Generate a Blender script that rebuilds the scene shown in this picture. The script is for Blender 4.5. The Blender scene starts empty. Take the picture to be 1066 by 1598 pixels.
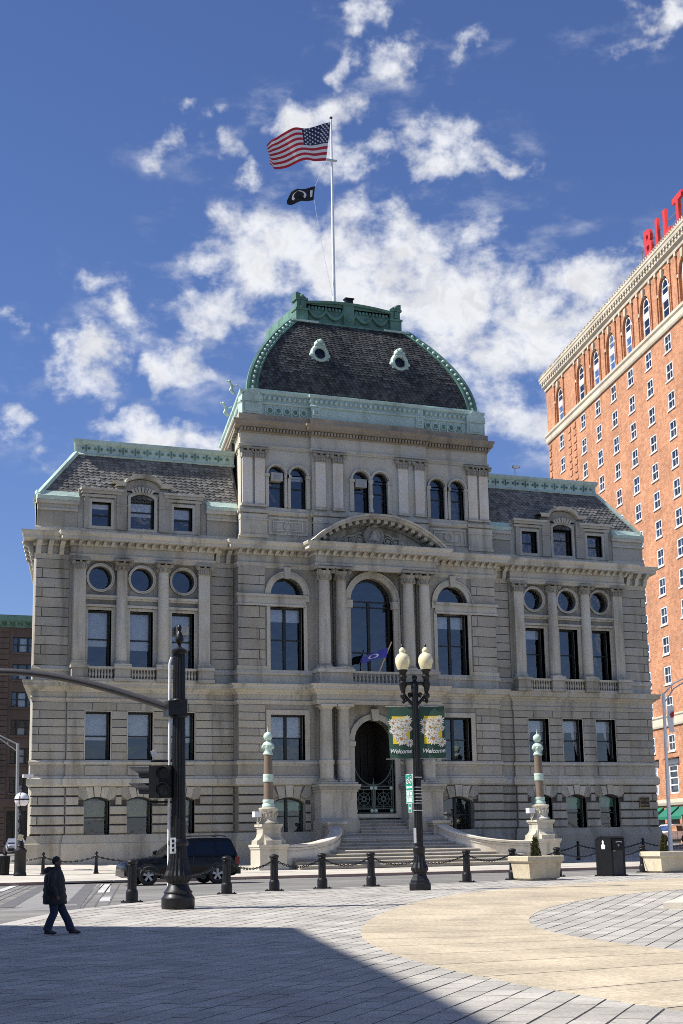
import bpy, bmesh, math, random
from mathutils import Vector, Matrix
random.seed(11)
R = math.radians
sc = bpy.context.scene
COL = sc.collection
# ------------------------------------------------------------------ camera
CAM = Vector((-34.282, -78.0, 1.75))
YAW, PITCH, ROLL = 0.39936, 0.210695, -0.017467
FPX = 2400.0
_f = Vector((math.sin(YAW)*math.cos(PITCH), math.cos(YAW)*math.cos(PITCH), math.sin(PITCH)))
_r = Vector((math.cos(YAW), -math.sin(YAW), 0))
_u = _r.cross(_f)
_r2 = _r*math.cos(ROLL)+_u*math.sin(ROLL)
_u2 = -_r*math.sin(ROLL)+_u*math.cos(ROLL)
cd = bpy.data.cameras.new('camera'); cam = bpy.data.objects.new('camera', cd); COL.objects.link(cam)
cam.matrix_world = Matrix(((_r2.x, _u2.x, -_f.x, CAM.x), (_r2.y, _u2.y, -_f.y, CAM.y), (_r2.z, _u2.z, -_f.z, CAM.z), (0, 0, 0, 1)))
cd.sensor_fit = 'VERTICAL'; cd.sensor_height = 24.0; cd.lens = 24.0*FPX/1598.0
cd.clip_start = 0.1; cd.clip_end = 4000
sc.camera = cam
# ------------------------------------------------------------------ sun and sky
SUN_EL = R(50); SUN_AZ = R(-76.4)          # azimuth from +Y towards +X
sunv = Vector((math.sin(SUN_AZ)*math.cos(SUN_EL), math.cos(SUN_AZ)*math.cos(SUN_EL), math.sin(SUN_EL)))
sd = bpy.data.lights.new('sun', 'SUN'); sd.energy = 5.0; sd.angle = R(0.5); sd.color = (1.0, 0.968, 0.915)
sun = bpy.data.objects.new('sun', sd); COL.objects.link(sun)
sun.rotation_euler = (-sunv).to_track_quat('-Z', 'Y').to_euler(); sun.location = (-60, 0, 80)
world = bpy.data.worlds.new('World'); sc.world = world; world.use_nodes = True
SKY_STRENGTH = 0.066
sc.view_settings.view_transform = 'Standard'
sc.view_settings.look = 'None'
sc.view_settings.exposure = 0.42
sc.view_settings.gamma = 1.0
sc.view_settings.use_curve_mapping = False
sc.cycles.max_bounces = 8; sc.cycles.diffuse_bounces = 1; sc.cycles.glossy_bounces = 3
sc.cycles.transmission_bounces = 4; sc.cycles.transparent_max_bounces = 8
sc.cycles.use_denoising = False; sc.cycles.pixel_filter_type = 'BLACKMAN_HARRIS'; sc.cycles.filter_width = 0.95

def build_world():
    nt = world.node_tree; N = nt.nodes; L = nt.links; N.clear()
    out = N.new('ShaderNodeOutputWorld'); bg = N.new('ShaderNodeBackground'); L.new(bg.outputs[0], out.inputs[0])
    sky = N.new('ShaderNodeTexSky'); sky.sky_type = 'NISHITA'; sky.sun_disc = False
    sky.sun_elevation = SUN_EL; sky.sun_rotation = SUN_AZ; sky.altitude = 0; sky.air_density = 1.0; sky.dust_density = 0.15; sky.ozone_density = 3.0
    tc = N.new('ShaderNodeTexCoord')
    sep = N.new('ShaderNodeSeparateXYZ'); L.new(tc.outputs['Generated'], sep.inputs[0])
    def math_(op, a, b=None, c=None):
        n = N.new('ShaderNodeMath'); n.operation = op
        for i, v in enumerate((a, b, c)):
            if v is None: continue
            if isinstance(v, (int, float)): n.inputs[i].default_value = v
            else: L.new(v, n.inputs[i])
        return n.outputs[0]
    az = math_('MULTIPLY', math_('ARCTAN2', sep.outputs[0], sep.outputs[1]), 180/math.pi)
    el = math_('MULTIPLY', math_('ARCSINE', sep.outputs[2]), 180/math.pi)
    # warp the cloud plan so that the outlines are ragged
    comb = N.new('ShaderNodeCombineXYZ'); L.new(az, comb.inputs[0]); L.new(el, comb.inputs[1])
    wn = N.new('ShaderNodeTexNoise'); wn.inputs['Scale'].default_value = 0.55; wn.inputs['Detail'].default_value = 5
    L.new(comb.outputs[0], wn.inputs['Vector'])
    ws = N.new('ShaderNodeVectorMath'); ws.operation = 'SUBTRACT'; L.new(wn.outputs['Color'], ws.inputs[0]); ws.inputs[1].default_value = (.5, .5, .5)
    wm = N.new('ShaderNodeVectorMath'); wm.operation = 'MULTIPLY'; L.new(ws.outputs[0], wm.inputs[0]); wm.inputs[1].default_value = (4.2, 3.2, 0)
    wa = N.new('ShaderNodeVectorMath'); wa.operation = 'ADD'; L.new(comb.outputs[0], wa.inputs[0]); L.new(wm.outputs[0], wa.inputs[1])
    blobs = CLOUDS
    acc = None; wide = None
    for a, e, ra, re, s in blobs:
        sb = N.new('ShaderNodeVectorMath'); sb.operation = 'SUBTRACT'; L.new(wa.outputs[0], sb.inputs[0]); sb.inputs[1].default_value = (a, e, 0)
        ml = N.new('ShaderNodeVectorMath'); ml.operation = 'MULTIPLY'; L.new(sb.outputs[0], ml.inputs[0]); ml.inputs[1].default_value = (1/ra, 1/re, 0)
        ln = N.new('ShaderNodeVectorMath'); ln.operation = 'LENGTH'; L.new(ml.outputs[0], ln.inputs[0])
        mr = N.new('ShaderNodeMapRange'); mr.interpolation_type = 'SMOOTHSTEP'
        L.new(ln.outputs['Value'], mr.inputs[0]); mr.inputs[1].default_value = 1.35; mr.inputs[2].default_value = 0.1
        mr.inputs[3].default_value = 0; mr.inputs[4].default_value = s
        acc = mr.outputs[0] if acc is None else math_('MAXIMUM', acc, mr.outputs[0])
        m2 = N.new('ShaderNodeMapRange'); L.new(ln.outputs['Value'], m2.inputs[0]); m2.inputs[1].default_value = 1.9; m2.inputs[2].default_value = .7; m2.inputs[4].default_value = s
        wide = m2.outputs[0] if wide is None else math_('MAXIMUM', wide, m2.outputs[0])
    # the same kind of broken cloud goes on round the rest of the sky
    lo = N.new('ShaderNodeTexNoise'); lo.inputs['Scale'].default_value = 0.085; lo.inputs['Detail'].default_value = 3
    L.new(wa.outputs[0], lo.inputs['Vector'])
    lom = N.new('ShaderNodeMapRange'); L.new(lo.outputs[0], lom.inputs[0]); lom.inputs[1].default_value = .50; lom.inputs[2].default_value = .68; lom.inputs[3].default_value = 0; lom.inputs[4].default_value = .9
    dv = N.new('ShaderNodeVectorMath'); dv.operation = 'SUBTRACT'; L.new(comb.outputs[0], dv.inputs[0]); dv.inputs[1].default_value = (22.9, 20, 0)
    dm = N.new('ShaderNodeVectorMath'); dm.operation = 'MULTIPLY'; L.new(dv.outputs[0], dm.inputs[0]); dm.inputs[1].default_value = (1/19., 1/15., 0)
    dl = N.new('ShaderNodeVectorMath'); dl.operation = 'LENGTH'; L.new(dm.outputs[0], dl.inputs[0])
    far = N.new('ShaderNodeMapRange'); L.new(dl.outputs['Value'], far.inputs[0]); far.inputs[1].default_value = .95; far.inputs[2].default_value = 1.25
    acc = math_('MAXIMUM', acc, math_('MULTIPLY', lom.outputs[0], far.outputs[0]))
    # fine structure
    n1 = N.new('ShaderNodeTexNoise'); n1.inputs['Scale'].default_value = 0.42; n1.inputs['Detail'].default_value = 12; n1.inputs['Roughness'].default_value = 0.62; n1.inputs['Distortion'].default_value = 0.12
    st = N.new('ShaderNodeVectorMath'); st.operation = 'MULTIPLY'; L.new(comb.outputs[0], st.inputs[0]); st.inputs[1].default_value = (1.0, 1.25, 1)
    L.new(st.outputs[0], n1.inputs['Vector'])
    dens = math_('ADD', math_('MULTIPLY', acc, 0.57), math_('MULTIPLY', math_('SUBTRACT', n1.outputs[0], 0.5), 2.0))
    cov = N.new('ShaderNodeMapRange'); cov.interpolation_type = 'SMOOTHSTEP'; L.new(dens, cov.inputs[0])
    cov.inputs[1].default_value = 0.06; cov.inputs[2].default_value = 0.66; cov.inputs[3].default_value = 0; cov.inputs[4].default_value = 0.95
    gm_ = N.new('ShaderNodeMapRange'); L.new(acc, gm_.inputs[0]); gm_.inputs[1].default_value = 0.0; gm_.inputs[2].default_value = 0.22; gate = gm_.outputs[0]
    fac = math_('MULTIPLY', cov.outputs[0], gate)
    n2 = N.new('ShaderNodeTexNoise'); n2.inputs['Scale'].default_value = 0.5; n2.inputs['Detail'].default_value = 11; n2.inputs['Roughness'].default_value = 0.6; n2.inputs['Distortion'].default_value = 0.0
    st2 = N.new('ShaderNodeVectorMath'); st2.operation = 'MULTIPLY'; L.new(comb.outputs[0], st2.inputs[0]); st2.inputs[1].default_value = (.75, 1.5, 1); L.new(st2.outputs[0], n2.inputs['Vector'])
    w2 = N.new('ShaderNodeMapRange'); w2.interpolation_type = 'SMOOTHSTEP'; L.new(n2.outputs[0], w2.inputs[0]); w2.inputs[1].default_value = .48; w2.inputs[2].default_value = .82; w2.inputs[4].default_value = .80
    wisp = math_('MULTIPLY', w2.outputs[0], wide)
    fac = math_('SUBTRACT', math_('ADD', fac, wisp), math_('MULTIPLY', fac, wisp))
    # cloud body: slightly greyer where thick
    shade = N.new('ShaderNodeMapRange'); L.new(dens, shade.inputs[0]); shade.inputs[1].default_value = .35; shade.inputs[2].default_value = .95; shade.inputs[3].default_value = 1.0; shade.inputs[4].default_value = .90
    n3 = N.new('ShaderNodeTexNoise'); n3.inputs['Scale'].default_value = 0.75; n3.inputs['Detail'].default_value = 8; n3.inputs['Roughness'].default_value = .6; L.new(wa.outputs[0], n3.inputs['Vector'])
    s3 = N.new('ShaderNodeMapRange'); s3.interpolation_type = 'SMOOTHSTEP'; L.new(n3.outputs[0], s3.inputs[0]); s3.inputs[1].default_value = .36; s3.inputs[2].default_value = .58; s3.inputs[3].default_value = .90; s3.inputs[4].default_value = 1.06
    shade_ = math_('MULTIPLY', shade.outputs[0], s3.outputs[0])
    cc = N.new('ShaderNodeVectorMath'); cc.operation = 'SCALE'; cc.inputs[0].default_value = (0.68, 0.69, 0.71); L.new(shade_, cc.inputs['Scale'])
    sk = N.new('ShaderNodeVectorMath'); sk.operation = 'MULTIPLY'; L.new(sky.outputs[0], sk.inputs[0]); sk.inputs[1].default_value = (SKY_STRENGTH*.86, SKY_STRENGTH*.95, SKY_STRENGTH*1.32)
    mix = N.new('ShaderNodeMix'); mix.data_type = 'VECTOR'
    L.new(fac, mix.inputs[0]); L.new(sk.outputs[0], mix.inputs[4]); L.new(cc.outputs[0], mix.inputs[5])
    L.new(mix.outputs[1], bg.inputs[0]); bg.inputs[1].default_value = 1.0
CLOUDS = [(25.21, 19.83, 6.34, 2.63, 1), (19.95, 21.53, 2.82, 2.27, 1), (29.64, 18.24, 4.78, 2.63, 1), (32.95, 20.36, 2.8, 1.31, 0.7), (23.73, 21.03, 3.58, 2.15, 1), (30.01, 15.39, 2.72, 1.43, 0.9), (27.02, 21.39, 4.1, 1.43, 0.6), (22.05, 26.43, 2.27, 0.95, 0.9), (24.6, 25.26, 3.7, 1.0, 0.9), (27.4, 24.71, 2.89, 0.79, 0.75), (25.2, 28.3, 2.03, 0.91, 0.8), (24.16, 29.99, 1.24, 0.72, 0.65), (28.73, 28.93, 0.87, 0.48, 0.5), (34.58, 28.25, 1.63, 0.6, 0.6), (36.15, 29.15, 1.64, 0.72, 0.6), (29.67, 24.36, 1.05, 0.48, 0.6), (23.38, 28.08, 0.81, 0.72, 0.5), (14.21, 19.58, 1.27, 1.07, 0.85), (13.27, 17.68, 1.55, 1.43, 0.9), (16.58, 17.48, 1.55, 1.07, 0.9), (10.34, 15.13, 1.36, 0.76, 0.8), (15.37, 15.2, 2.72, 0.84, 0.9), (17.45, 14.7, 1.48, 0.84, 0.8), (10.7, 18.86, 0.88, 0.53, 0.5), (16.02, 25.25, 1.11, 0.76, 0.5), (17.16, 26.78, 0.75, 0.48, 0.5), (18.49, 25.37, 0.85, 0.62, 0.5), (13.7, 20.72, 1.02, 0.48, 0.4), (24.66, 22.86, 2.07, 1.07, 0.75), (26.39, 23.45, 0.65, 0.67, 0.5), (19.33, 24.7, 1.0, 0.6, 0.6), (17.68, 19.89, 2.16, 1.31, 0.75), (11.43, 13.88, 0.98, 0.48, 0.4)]
build_world()

# ------------------------------------------------------------------ materials
MATS = {}
class NT:
    def __init__(s, name):
        s.m = bpy.data.materials.new(name); s.m.use_nodes = True; s.nt = s.m.node_tree; s.N = s.nt.nodes; s.L = s.nt.links
        s.b = s.N['Principled BSDF']; s.out = s.N['Material Output']; MATS[name] = s.m
        g = s.N.new('ShaderNodeNewGeometry'); s.geo = g; s.pos = g.outputs['Position']; s.isl = g.outputs['Random Per Island']
    def n(s, t, **k):
        x = s.N.new(t)
        for a, v in k.items(): setattr(x, a, v)
        return x
    def noise(s, scale, detail=4, rough=.55, vec=None, stretch=None):
        x = s.n('ShaderNodeTexNoise'); x.inputs['Scale'].default_value = scale; x.inputs['Detail'].default_value = detail; x.inputs['Roughness'].default_value = rough
        v = vec or s.pos
        if stretch:
            m = s.n('ShaderNodeVectorMath', operation='MULTIPLY'); s.L.new(v, m.inputs[0]); m.inputs[1].default_value = stretch; v = m.outputs[0]
        s.L.new(v, x.inputs['Vector']); return x.outputs[0]
    def ramp(s, v, a, b, lo, hi):
        x = s.n('ShaderNodeMapRange'); s.L.new(v, x.inputs[0])
        for i, q in enumerate((a, b, lo, hi)): x.inputs[i+1].default_value = q
        return x.outputs[0]
    def math(s, op, a, b):
        x = s.n('ShaderNodeMath', operation=op)
        for i, v in enumerate((a, b)):
            if isinstance(v, (int, float)): x.inputs[i].default_value = v
            else: s.L.new(v, x.inputs[i])
        return x.outputs[0]
    def scale(s, col, f):
        x = s.n('ShaderNodeVectorMath', operation='SCALE')
        if isinstance(col, tuple): x.inputs[0].default_value = col
        else: s.L.new(col, x.inputs[0])
        if isinstance(f, (int, float)): x.inputs['Scale'].default_value = f
        else: s.L.new(f, x.inputs['Scale'])
        return x.outputs[0]
    def mix(s, f, a, b):
        x = s.n('ShaderNodeMix', data_type='VECTOR')
        if isinstance(f, (int, float)): x.inputs[0].default_value = f
        else: s.L.new(f, x.inputs[0])
        for i, v in ((4, a), (5, b)):
            if isinstance(v, tuple): x.inputs[i].default_value = v
            else: s.L.new(v, x.inputs[i])
        return x.outputs[1]
    def col(s, c):
        if isinstance(c, tuple): s.b.inputs['Base Color'].default_value = (*c, 1)
        else: s.L.new(c, s.b.inputs['Base Color'])
    def rough(s, v):
        if isinstance(v, (int, float)): s.b.inputs['Roughness'].default_value = v
        else: s.L.new(v, s.b.inputs['Roughness'])
    def bump(s, h, strength=.3, dist=.02):
        x = s.n('ShaderNodeBump'); x.inputs['Strength'].default_value = strength; x.inputs['Distance'].default_value = dist
        s.L.new(h, x.inputs['Height']); s.L.new(x.outputs[0], s.b.inputs['Normal'])
    def objrand(s):
        return s.n('ShaderNodeObjectInfo').outputs['Random']

def m_stone(name, base, var=.20, stain=.55, speck=.10, warm=(1.0, .93, .80)):
    t = NT(name)
    f1 = t.ramp(t.isl, 0, 1, 1-var, 1+var*.7)
    f2 = t.ramp(t.objrand(), 0, 1, 1-var*.5, 1+var*.4)
    f3 = t.ramp(t.noise(7, 6, .7), .3, .7, 1-speck, 1+speck)
    f4 = t.ramp(t.noise(.55, 6, .6, stretch=(2.2, 2.2, .28)), .30, .48, 1-stain*.6, 1.04)
    f5 = t.ramp(t.noise(.16, 4, .6), .35, .65, .84, 1.10)
    k = t.math('MULTIPLY', t.math('MULTIPLY', f1, f2), t.math('MULTIPLY', t.math('MULTIPLY', f3, f4), f5))
    hue = t.mix(t.ramp(t.noise(.9, 3), .3, .7, 0, 1), base, tuple(b*w for b, w in zip(base, warm)))
    t.col(t.scale(hue, k)); t.rough(.85); t.bump(t.noise(22, 6, .7), .25, .02)
    return t.m
m_stone('granite', (.445, .425, .362), var=.30, stain=.75)
m_stone('granite_stained', (.37, .32, .245), var=.25, stain=.6)
m_stone('granite_dark', (.38, .355, .29), var=.2, stain=.7)  # darker granite tone used only for the carved capitals
m_stone('granite_trim', (.575, .55, .468), var=.14, stain=.75)
m_stone('granite_pale', (.74, .70, .62), var=.08, stain=.35)
m_stone('granite_brown', (.20, .155, .12), var=.1, stain=.3)
m_stone('brownstone', (.125, .10, .085), var=.1, stain=.4)
m_stone('limestone', (.62, .56, .45), var=.08, stain=.3)
m_stone('planter_stone', (.56, .50, .38), var=.06, stain=.35, speck=.18)
m_stone('office_stone', (.45, .42, .38), var=.06, stain=.3)
m_stone('step_stone', (.47, .435, .375), var=.12, stain=.4)
m_stone('joint_dark', (.085, .075, .065), var=.1, stain=.3)

def m_copper(name, base, dark, lo=.42, hi=.66):
    t = NT(name)
    st = t.noise(1.6, 6, .65, stretch=(1, 1, .45))
    c = t.mix(t.ramp(st, lo, hi, 0, 1), base, dark)
    c = t.mix(t.ramp(t.noise(.35, 4), .42, .62, 0, .55), c, tuple(x*.62 for x in base))
    k = t.math('MULTIPLY', t.ramp(t.noise(9, 4, .6), .3, .7, .85, 1.12), t.ramp(t.isl, 0, 1, .92, 1.06))
    t.col(t.scale(c, k)); t.rough(.75); t.bump(t.noise(14, 4), .2, .02)
m_copper('copper_pale', (.56, .71, .61), (.25, .30, .21), .52, .80)
m_copper('copper_green', (.16, .32, .245), (.055, .10, .075), .46, .72)

def m_slate():
    t = NT('slate')
    k = t.math('MULTIPLY', t.ramp(t.isl, 0, 1, .35, 1.45), t.ramp(t.noise(.5, 5, .65, stretch=(1, 1, .6)), .35, .65, .75, 1.25))
    c = t.mix(t.ramp(t.noise(.7, 4), .45, .65, 0, 1), (.058, .060, .058), (.078, .075, .068))
    t.col(t.scale(c, k)); t.rough(.62)
m_slate()
def m_slate_light():
    t = NT('slate_weathered')
    k = t.math('MULTIPLY', t.ramp(t.isl, 0, 1, .55, 1.3), t.ramp(t.noise(.6, 5, .65), .35, .65, .75, 1.25))
    t.col(t.scale((.205, .195, .172), k)); t.rough(.6)
m_slate_light()

def m_plain(name, c, rough=.5, metal=0, spec=None, coat=0, var=.12, vs=3.0, bump=0):
    t = NT(name)
    t.col(t.scale(c, t.ramp(t.noise(vs, 5, .6), .3, .7, 1-var, 1+var)))
    t.rough(t.ramp(t.noise(vs*2.3, 3), .3, .7, max(0.02, rough-.08), min(1, rough+.08)))
    t.b.inputs['Metallic'].default_value = metal
    if spec is not None: t.b.inputs['Specular IOR Level'].default_value = spec
    if coat: t.b.inputs['Coat Weight'].default_value = coat; t.b.inputs['Coat Roughness'].default_value = .04
    if bump: t.bump(t.noise(vs*6, 4), bump, .01)
    return t
m_plain('window_timber', (.018, .024, .022), .45)
m_plain('window_timber_green', (.030, .045, .038), .5)
m_plain('blind', (.84, .85, .84), .8, var=.06)
m_plain('blind_yellow', (.34, .33, .20), .8, var=.1)
m_plain('blind_green', (.20, .45, .30), .8, var=.1)
m_plain('interior', (.05, .045, .04), .9)
m_plain('door_dark', (.02, .017, .014), .5)
m_plain('gate_iron', (.10, .14, .12), .55)
m_plain('iron_black', (.011, .011, .012), .42, spec=.35, var=.35, vs=5, bump=.1)
m_plain('iron_chain', (.02, .02, .02), .35, metal=.3, var=.4, vs=30)
m_plain('steel_silver', (.60, .60, .60), .35, metal=.6)
m_plain('steel_grey', (.34, .35, .34), .5, metal=.3)
m_plain('pole_white', (.80, .80, .78), .35)
m_plain('arm_metal', (.13, .12, .11), .30, metal=.5)
m_plain('white_paint', (.80, .80, .78), .5, var=.05)
m_plain('sign_white', (.78, .78, .76), .4, var=.05)
m_plain('red_sign', (.62, .045, .035), .45, var=.12)
m_plain('awning_green', (.012, .16, .095), .75)
m_plain('banner_green', (.030, .085, .055), .75, var=.15)
m_plain('banner_yellow', (.85, .62, .04), .7, var=.06)
m_plain('petal_white', (.80, .78, .70), .7, var=.06)
m_plain('daisy_eye', (.48, .22, .05), .7)
m_plain('sign_green', (.0, .28, .17), .4, var=.08)
m_plain('flag_red', (.50, .02, .035), .8, var=.06)
m_plain('flag_white', (.78, .77, .74), .8, var=.05)
m_plain('flag_navy', (.020, .025, .085), .8, var=.06)
m_plain('flag_black', (.012, .013, .018), .8)
m_plain('flag_blue', (.06, .065, .35), .8)
m_plain('pole_wood', (.62, .48, .28), .55)
m_plain('tyre', (.015, .015, .015), .75)
m_plain('rim', (.40, .41, .42), .3, metal=.7, var=.05)
m_plain('car_black', (.004, .004, .0045), .16, spec=.35, var=.05)
m_plain('car_trim', (.018, .018, .018), .5)
m_plain('car_silver', (.52, .53, .55), .22, metal=.6, coat=.8, var=.04)
m_plain('car_white', (.78, .78, .78), .25, coat=.8, var=.03)
m_plain('lamp_red', (.22, .015, .015), .25)
m_plain('lamp_amber', (.75, .25, .02), .25)
m_plain('lamp_clear', (.75, .77, .80), .12, metal=.3)
m_plain('plate', (.7, .7, .68), .4)
m_plain('skin', (.15, .08, .052), .55)
m_plain('hair', (.008, .007, .006), .6)
m_plain('jacket_black', (.016, .016, .018), .7, var=.5, vs=9, bump=.9)
m_plain('jeans', (.022, .032, .062), .85, var=.3, vs=10)
m_plain('shoe', (.02, .02, .02), .4)
m_plain('shoe_sole', (.55, .55, .52), .6)
m_plain('bark', (.10, .07, .045), .9)
m_plain('soil', (.07, .05, .035), .95)
m_plain('bin_black', (.008, .008, .009), .45, spec=.25)
m_plain('bin_grey', (.045, .045, .046), .5, spec=.25)
m_plain('bronze', (.05, .038, .03), .45, metal=.5)
m_plain('brass', (.35, .27, .12), .4, metal=.6)
m_plain('signal_black', (.012, .012, .012), .5)
m_plain('lens_dark', (.03, .032, .03), .15)
m_plain('ac_unit', (.50, .48, .40), .6)
m_plain('mortar', (.035, .033, .03), .95)

def m_globe():
    t = NT('globe_glass'); t.col((.86, .78, .50)); t.rough(.16)
    t.b.inputs['Subsurface Weight'].default_value = .6; t.b.inputs['Subsurface Radius'].default_value = (.12, .1, .06)
    t.b.inputs['Coat Weight'].default_value = .6
m_globe()
def m_globe2():
    t = NT('globe_white'); t.col((.85, .85, .84)); t.rough(.2); t.b.inputs['Subsurface Weight'].default_value = .4
m_globe2()
def m_glass(name, tint, refl):
    t = NT(name); t.N.remove(t.b)
    tr = t.n('ShaderNodeBsdfTransparent'); tr.inputs[0].default_value = (*tint, 1)
    gl = t.n('ShaderNodeBsdfGlossy'); gl.inputs['Color'].default_value = (.93, .95, 1, 1); gl.inputs['Roughness'].default_value = .015
    fr = t.n('ShaderNodeFresnel'); fr.inputs[0].default_value = 1.5
    bp = t.n('ShaderNodeBump'); bp.inputs['Strength'].default_value = .22; bp.inputs['Distance'].default_value = .05
    t.L.new(t.noise(1.3, 2), bp.inputs['Height']); t.L.new(bp.outputs[0], gl.inputs['Normal'])
    f = t.math('ADD', t.math('MULTIPLY', fr.outputs[0], 1-refl), refl)
    mx = t.n('ShaderNodeMixShader'); t.L.new(f, mx.inputs[0]); t.L.new(tr.outputs[0], mx.inputs[1]); t.L.new(gl.outputs[0], mx.inputs[2])
    t.L.new(mx.outputs[0], t.out.inputs[0])
m_glass('glass', (.86, .88, .88), .085)
m_glass('glass_dark', (.10, .11, .12), .04)
m_glass('car_glass', (.06, .065, .065), .015)

def m_brick():
    t = NT('brick_orange')
    # u along the wall, v up
    dp = t.n('ShaderNodeVectorMath', operation='DOT_PRODUCT'); t.L.new(t.pos, dp.inputs[0]); dp.inputs[1].default_value = (math.sin(R(14.9)), math.cos(R(14.9)), 0)
    sp = t.n('ShaderNodeSeparateXYZ'); t.L.new(t.pos, sp.inputs[0])
    cb = t.n('ShaderNodeCombineXYZ'); t.L.new(dp.outputs['Value'], cb.inputs[0]); t.L.new(sp.outputs[2], cb.inputs[1])
    br = t.n('ShaderNodeTexBrick'); t.L.new(cb.outputs[0], br.inputs['Vector']); br.inputs['Scale'].default_value = 1
    br.inputs['Brick Width'].default_value = .62; br.inputs['Row Height'].default_value = .19; br.inputs['Mortar Size'].default_value = .018
    br.inputs['Color1'].default_value = (.61, .275, .135, 1); br.inputs['Color2'].default_value = (.46, .18, .082, 1); br.inputs['Mortar'].default_value = (.49, .335, .215, 1)
    k = t.math('MULTIPLY', t.ramp(t.noise(.25, 5, .6), .3, .7, .80, 1.15), t.ramp(t.noise(1.8, 5, .8), .3, .7, .68, 1.30))
    t.col(t.scale(br.outputs['Color'], k)); t.rough(.9); t.bump(br.outputs['Fac'], -.3, .02)
m_brick()

def m_asphalt():
    t = NT('asphalt')
    k = t.math('MULTIPLY', t.ramp(t.noise(.22, 5, .6), .3, .7, .75, 1.25), t.ramp(t.noise(6, 5, .75), .3, .7, .8, 1.2))
    tr = t.ramp(t.noise(.8, 3, .5, stretch=(.06, 1, 1)), .4, .65, .85, 1.15)
    t.col(t.scale((.20, .19, .172), t.math('MULTIPLY', k, tr))); t.rough(.9); t.bump(t.noise(40, 3), .2, .01)
m_asphalt()
def m_ground(name, c, v1=.15, sc1=.3, sc2=8, isl=.1, spk=.2, bump=.2):
    t = NT(name)
    k = t.math('MULTIPLY', t.ramp(t.noise(sc1, 5, .6), .3, .7, 1-v1, 1+v1), t.ramp(t.noise(sc2, 6, .8), .3, .7, 1-spk, 1+spk))
    k = t.math('MULTIPLY', k, t.math('MULTIPLY', t.ramp(t.isl, 0, 1, 1-isl, 1+isl), t.ramp(t.objrand(), 0, 1, 1-isl, 1+isl)))
    vo = t.n('ShaderNodeTexVoronoi'); vo.inputs['Scale'].default_value = 2.6; t.L.new(t.pos, vo.inputs['Vector'])          # old gum and drips
    sp_ = t.ramp(vo.outputs['Distance'], .05, .10, .62, 1.0)
    k = t.math('MULTIPLY', k, t.math('MAXIMUM', sp_, t.ramp(t.noise(1.1, 2), .48, .52, 1.0, .62)))
    k = t.math('MULTIPLY', k, t.ramp(t.noise(.45, 7, .7, stretch=(1, 2.2, 1)), .30, .46, .80, 1.0))
    t.col(t.scale(c, k)); t.rough(.85); t.bump(t.noise(sc2*5, 4, .7), bump, .01)
m_ground('paver_granite', (.450, .420, .365), .20, .7, 22, .12, .34)
m_ground('concrete_walk', (.56, .51, .43), .14, .4, 7, .07, .14)
m_ground('aggregate_tan', (.475, .40, .282), .22, .6, 11, .08, .42, .35)
m_ground('granite_kerb', (.34, .24, .20), .15, .5, 9, .08, .2)
m_ground('granite_band', (.46, .43, .38), .10, .4, 16, .06, .2)
m_ground('road_paint', (.52, .51, .48), .22, 1.5, 9, .05, .25)
m_ground('road_band', (.13, .125, .125), .12, .6, 9, .05, .2)
m_ground('crosswalk_paving', (.26, .25, .235), .12, .5, 8, .06, .2)
def m_leaf():
    t = NT('conifer_needles')
    c = t.mix(t.isl, (.05, .075, .025), (.16, .13, .045))
    t.col(t.scale(c, t.ramp(t.noise(6, 3), .3, .7, .7, 1.3))); t.rough(.7)
m_leaf()

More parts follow.
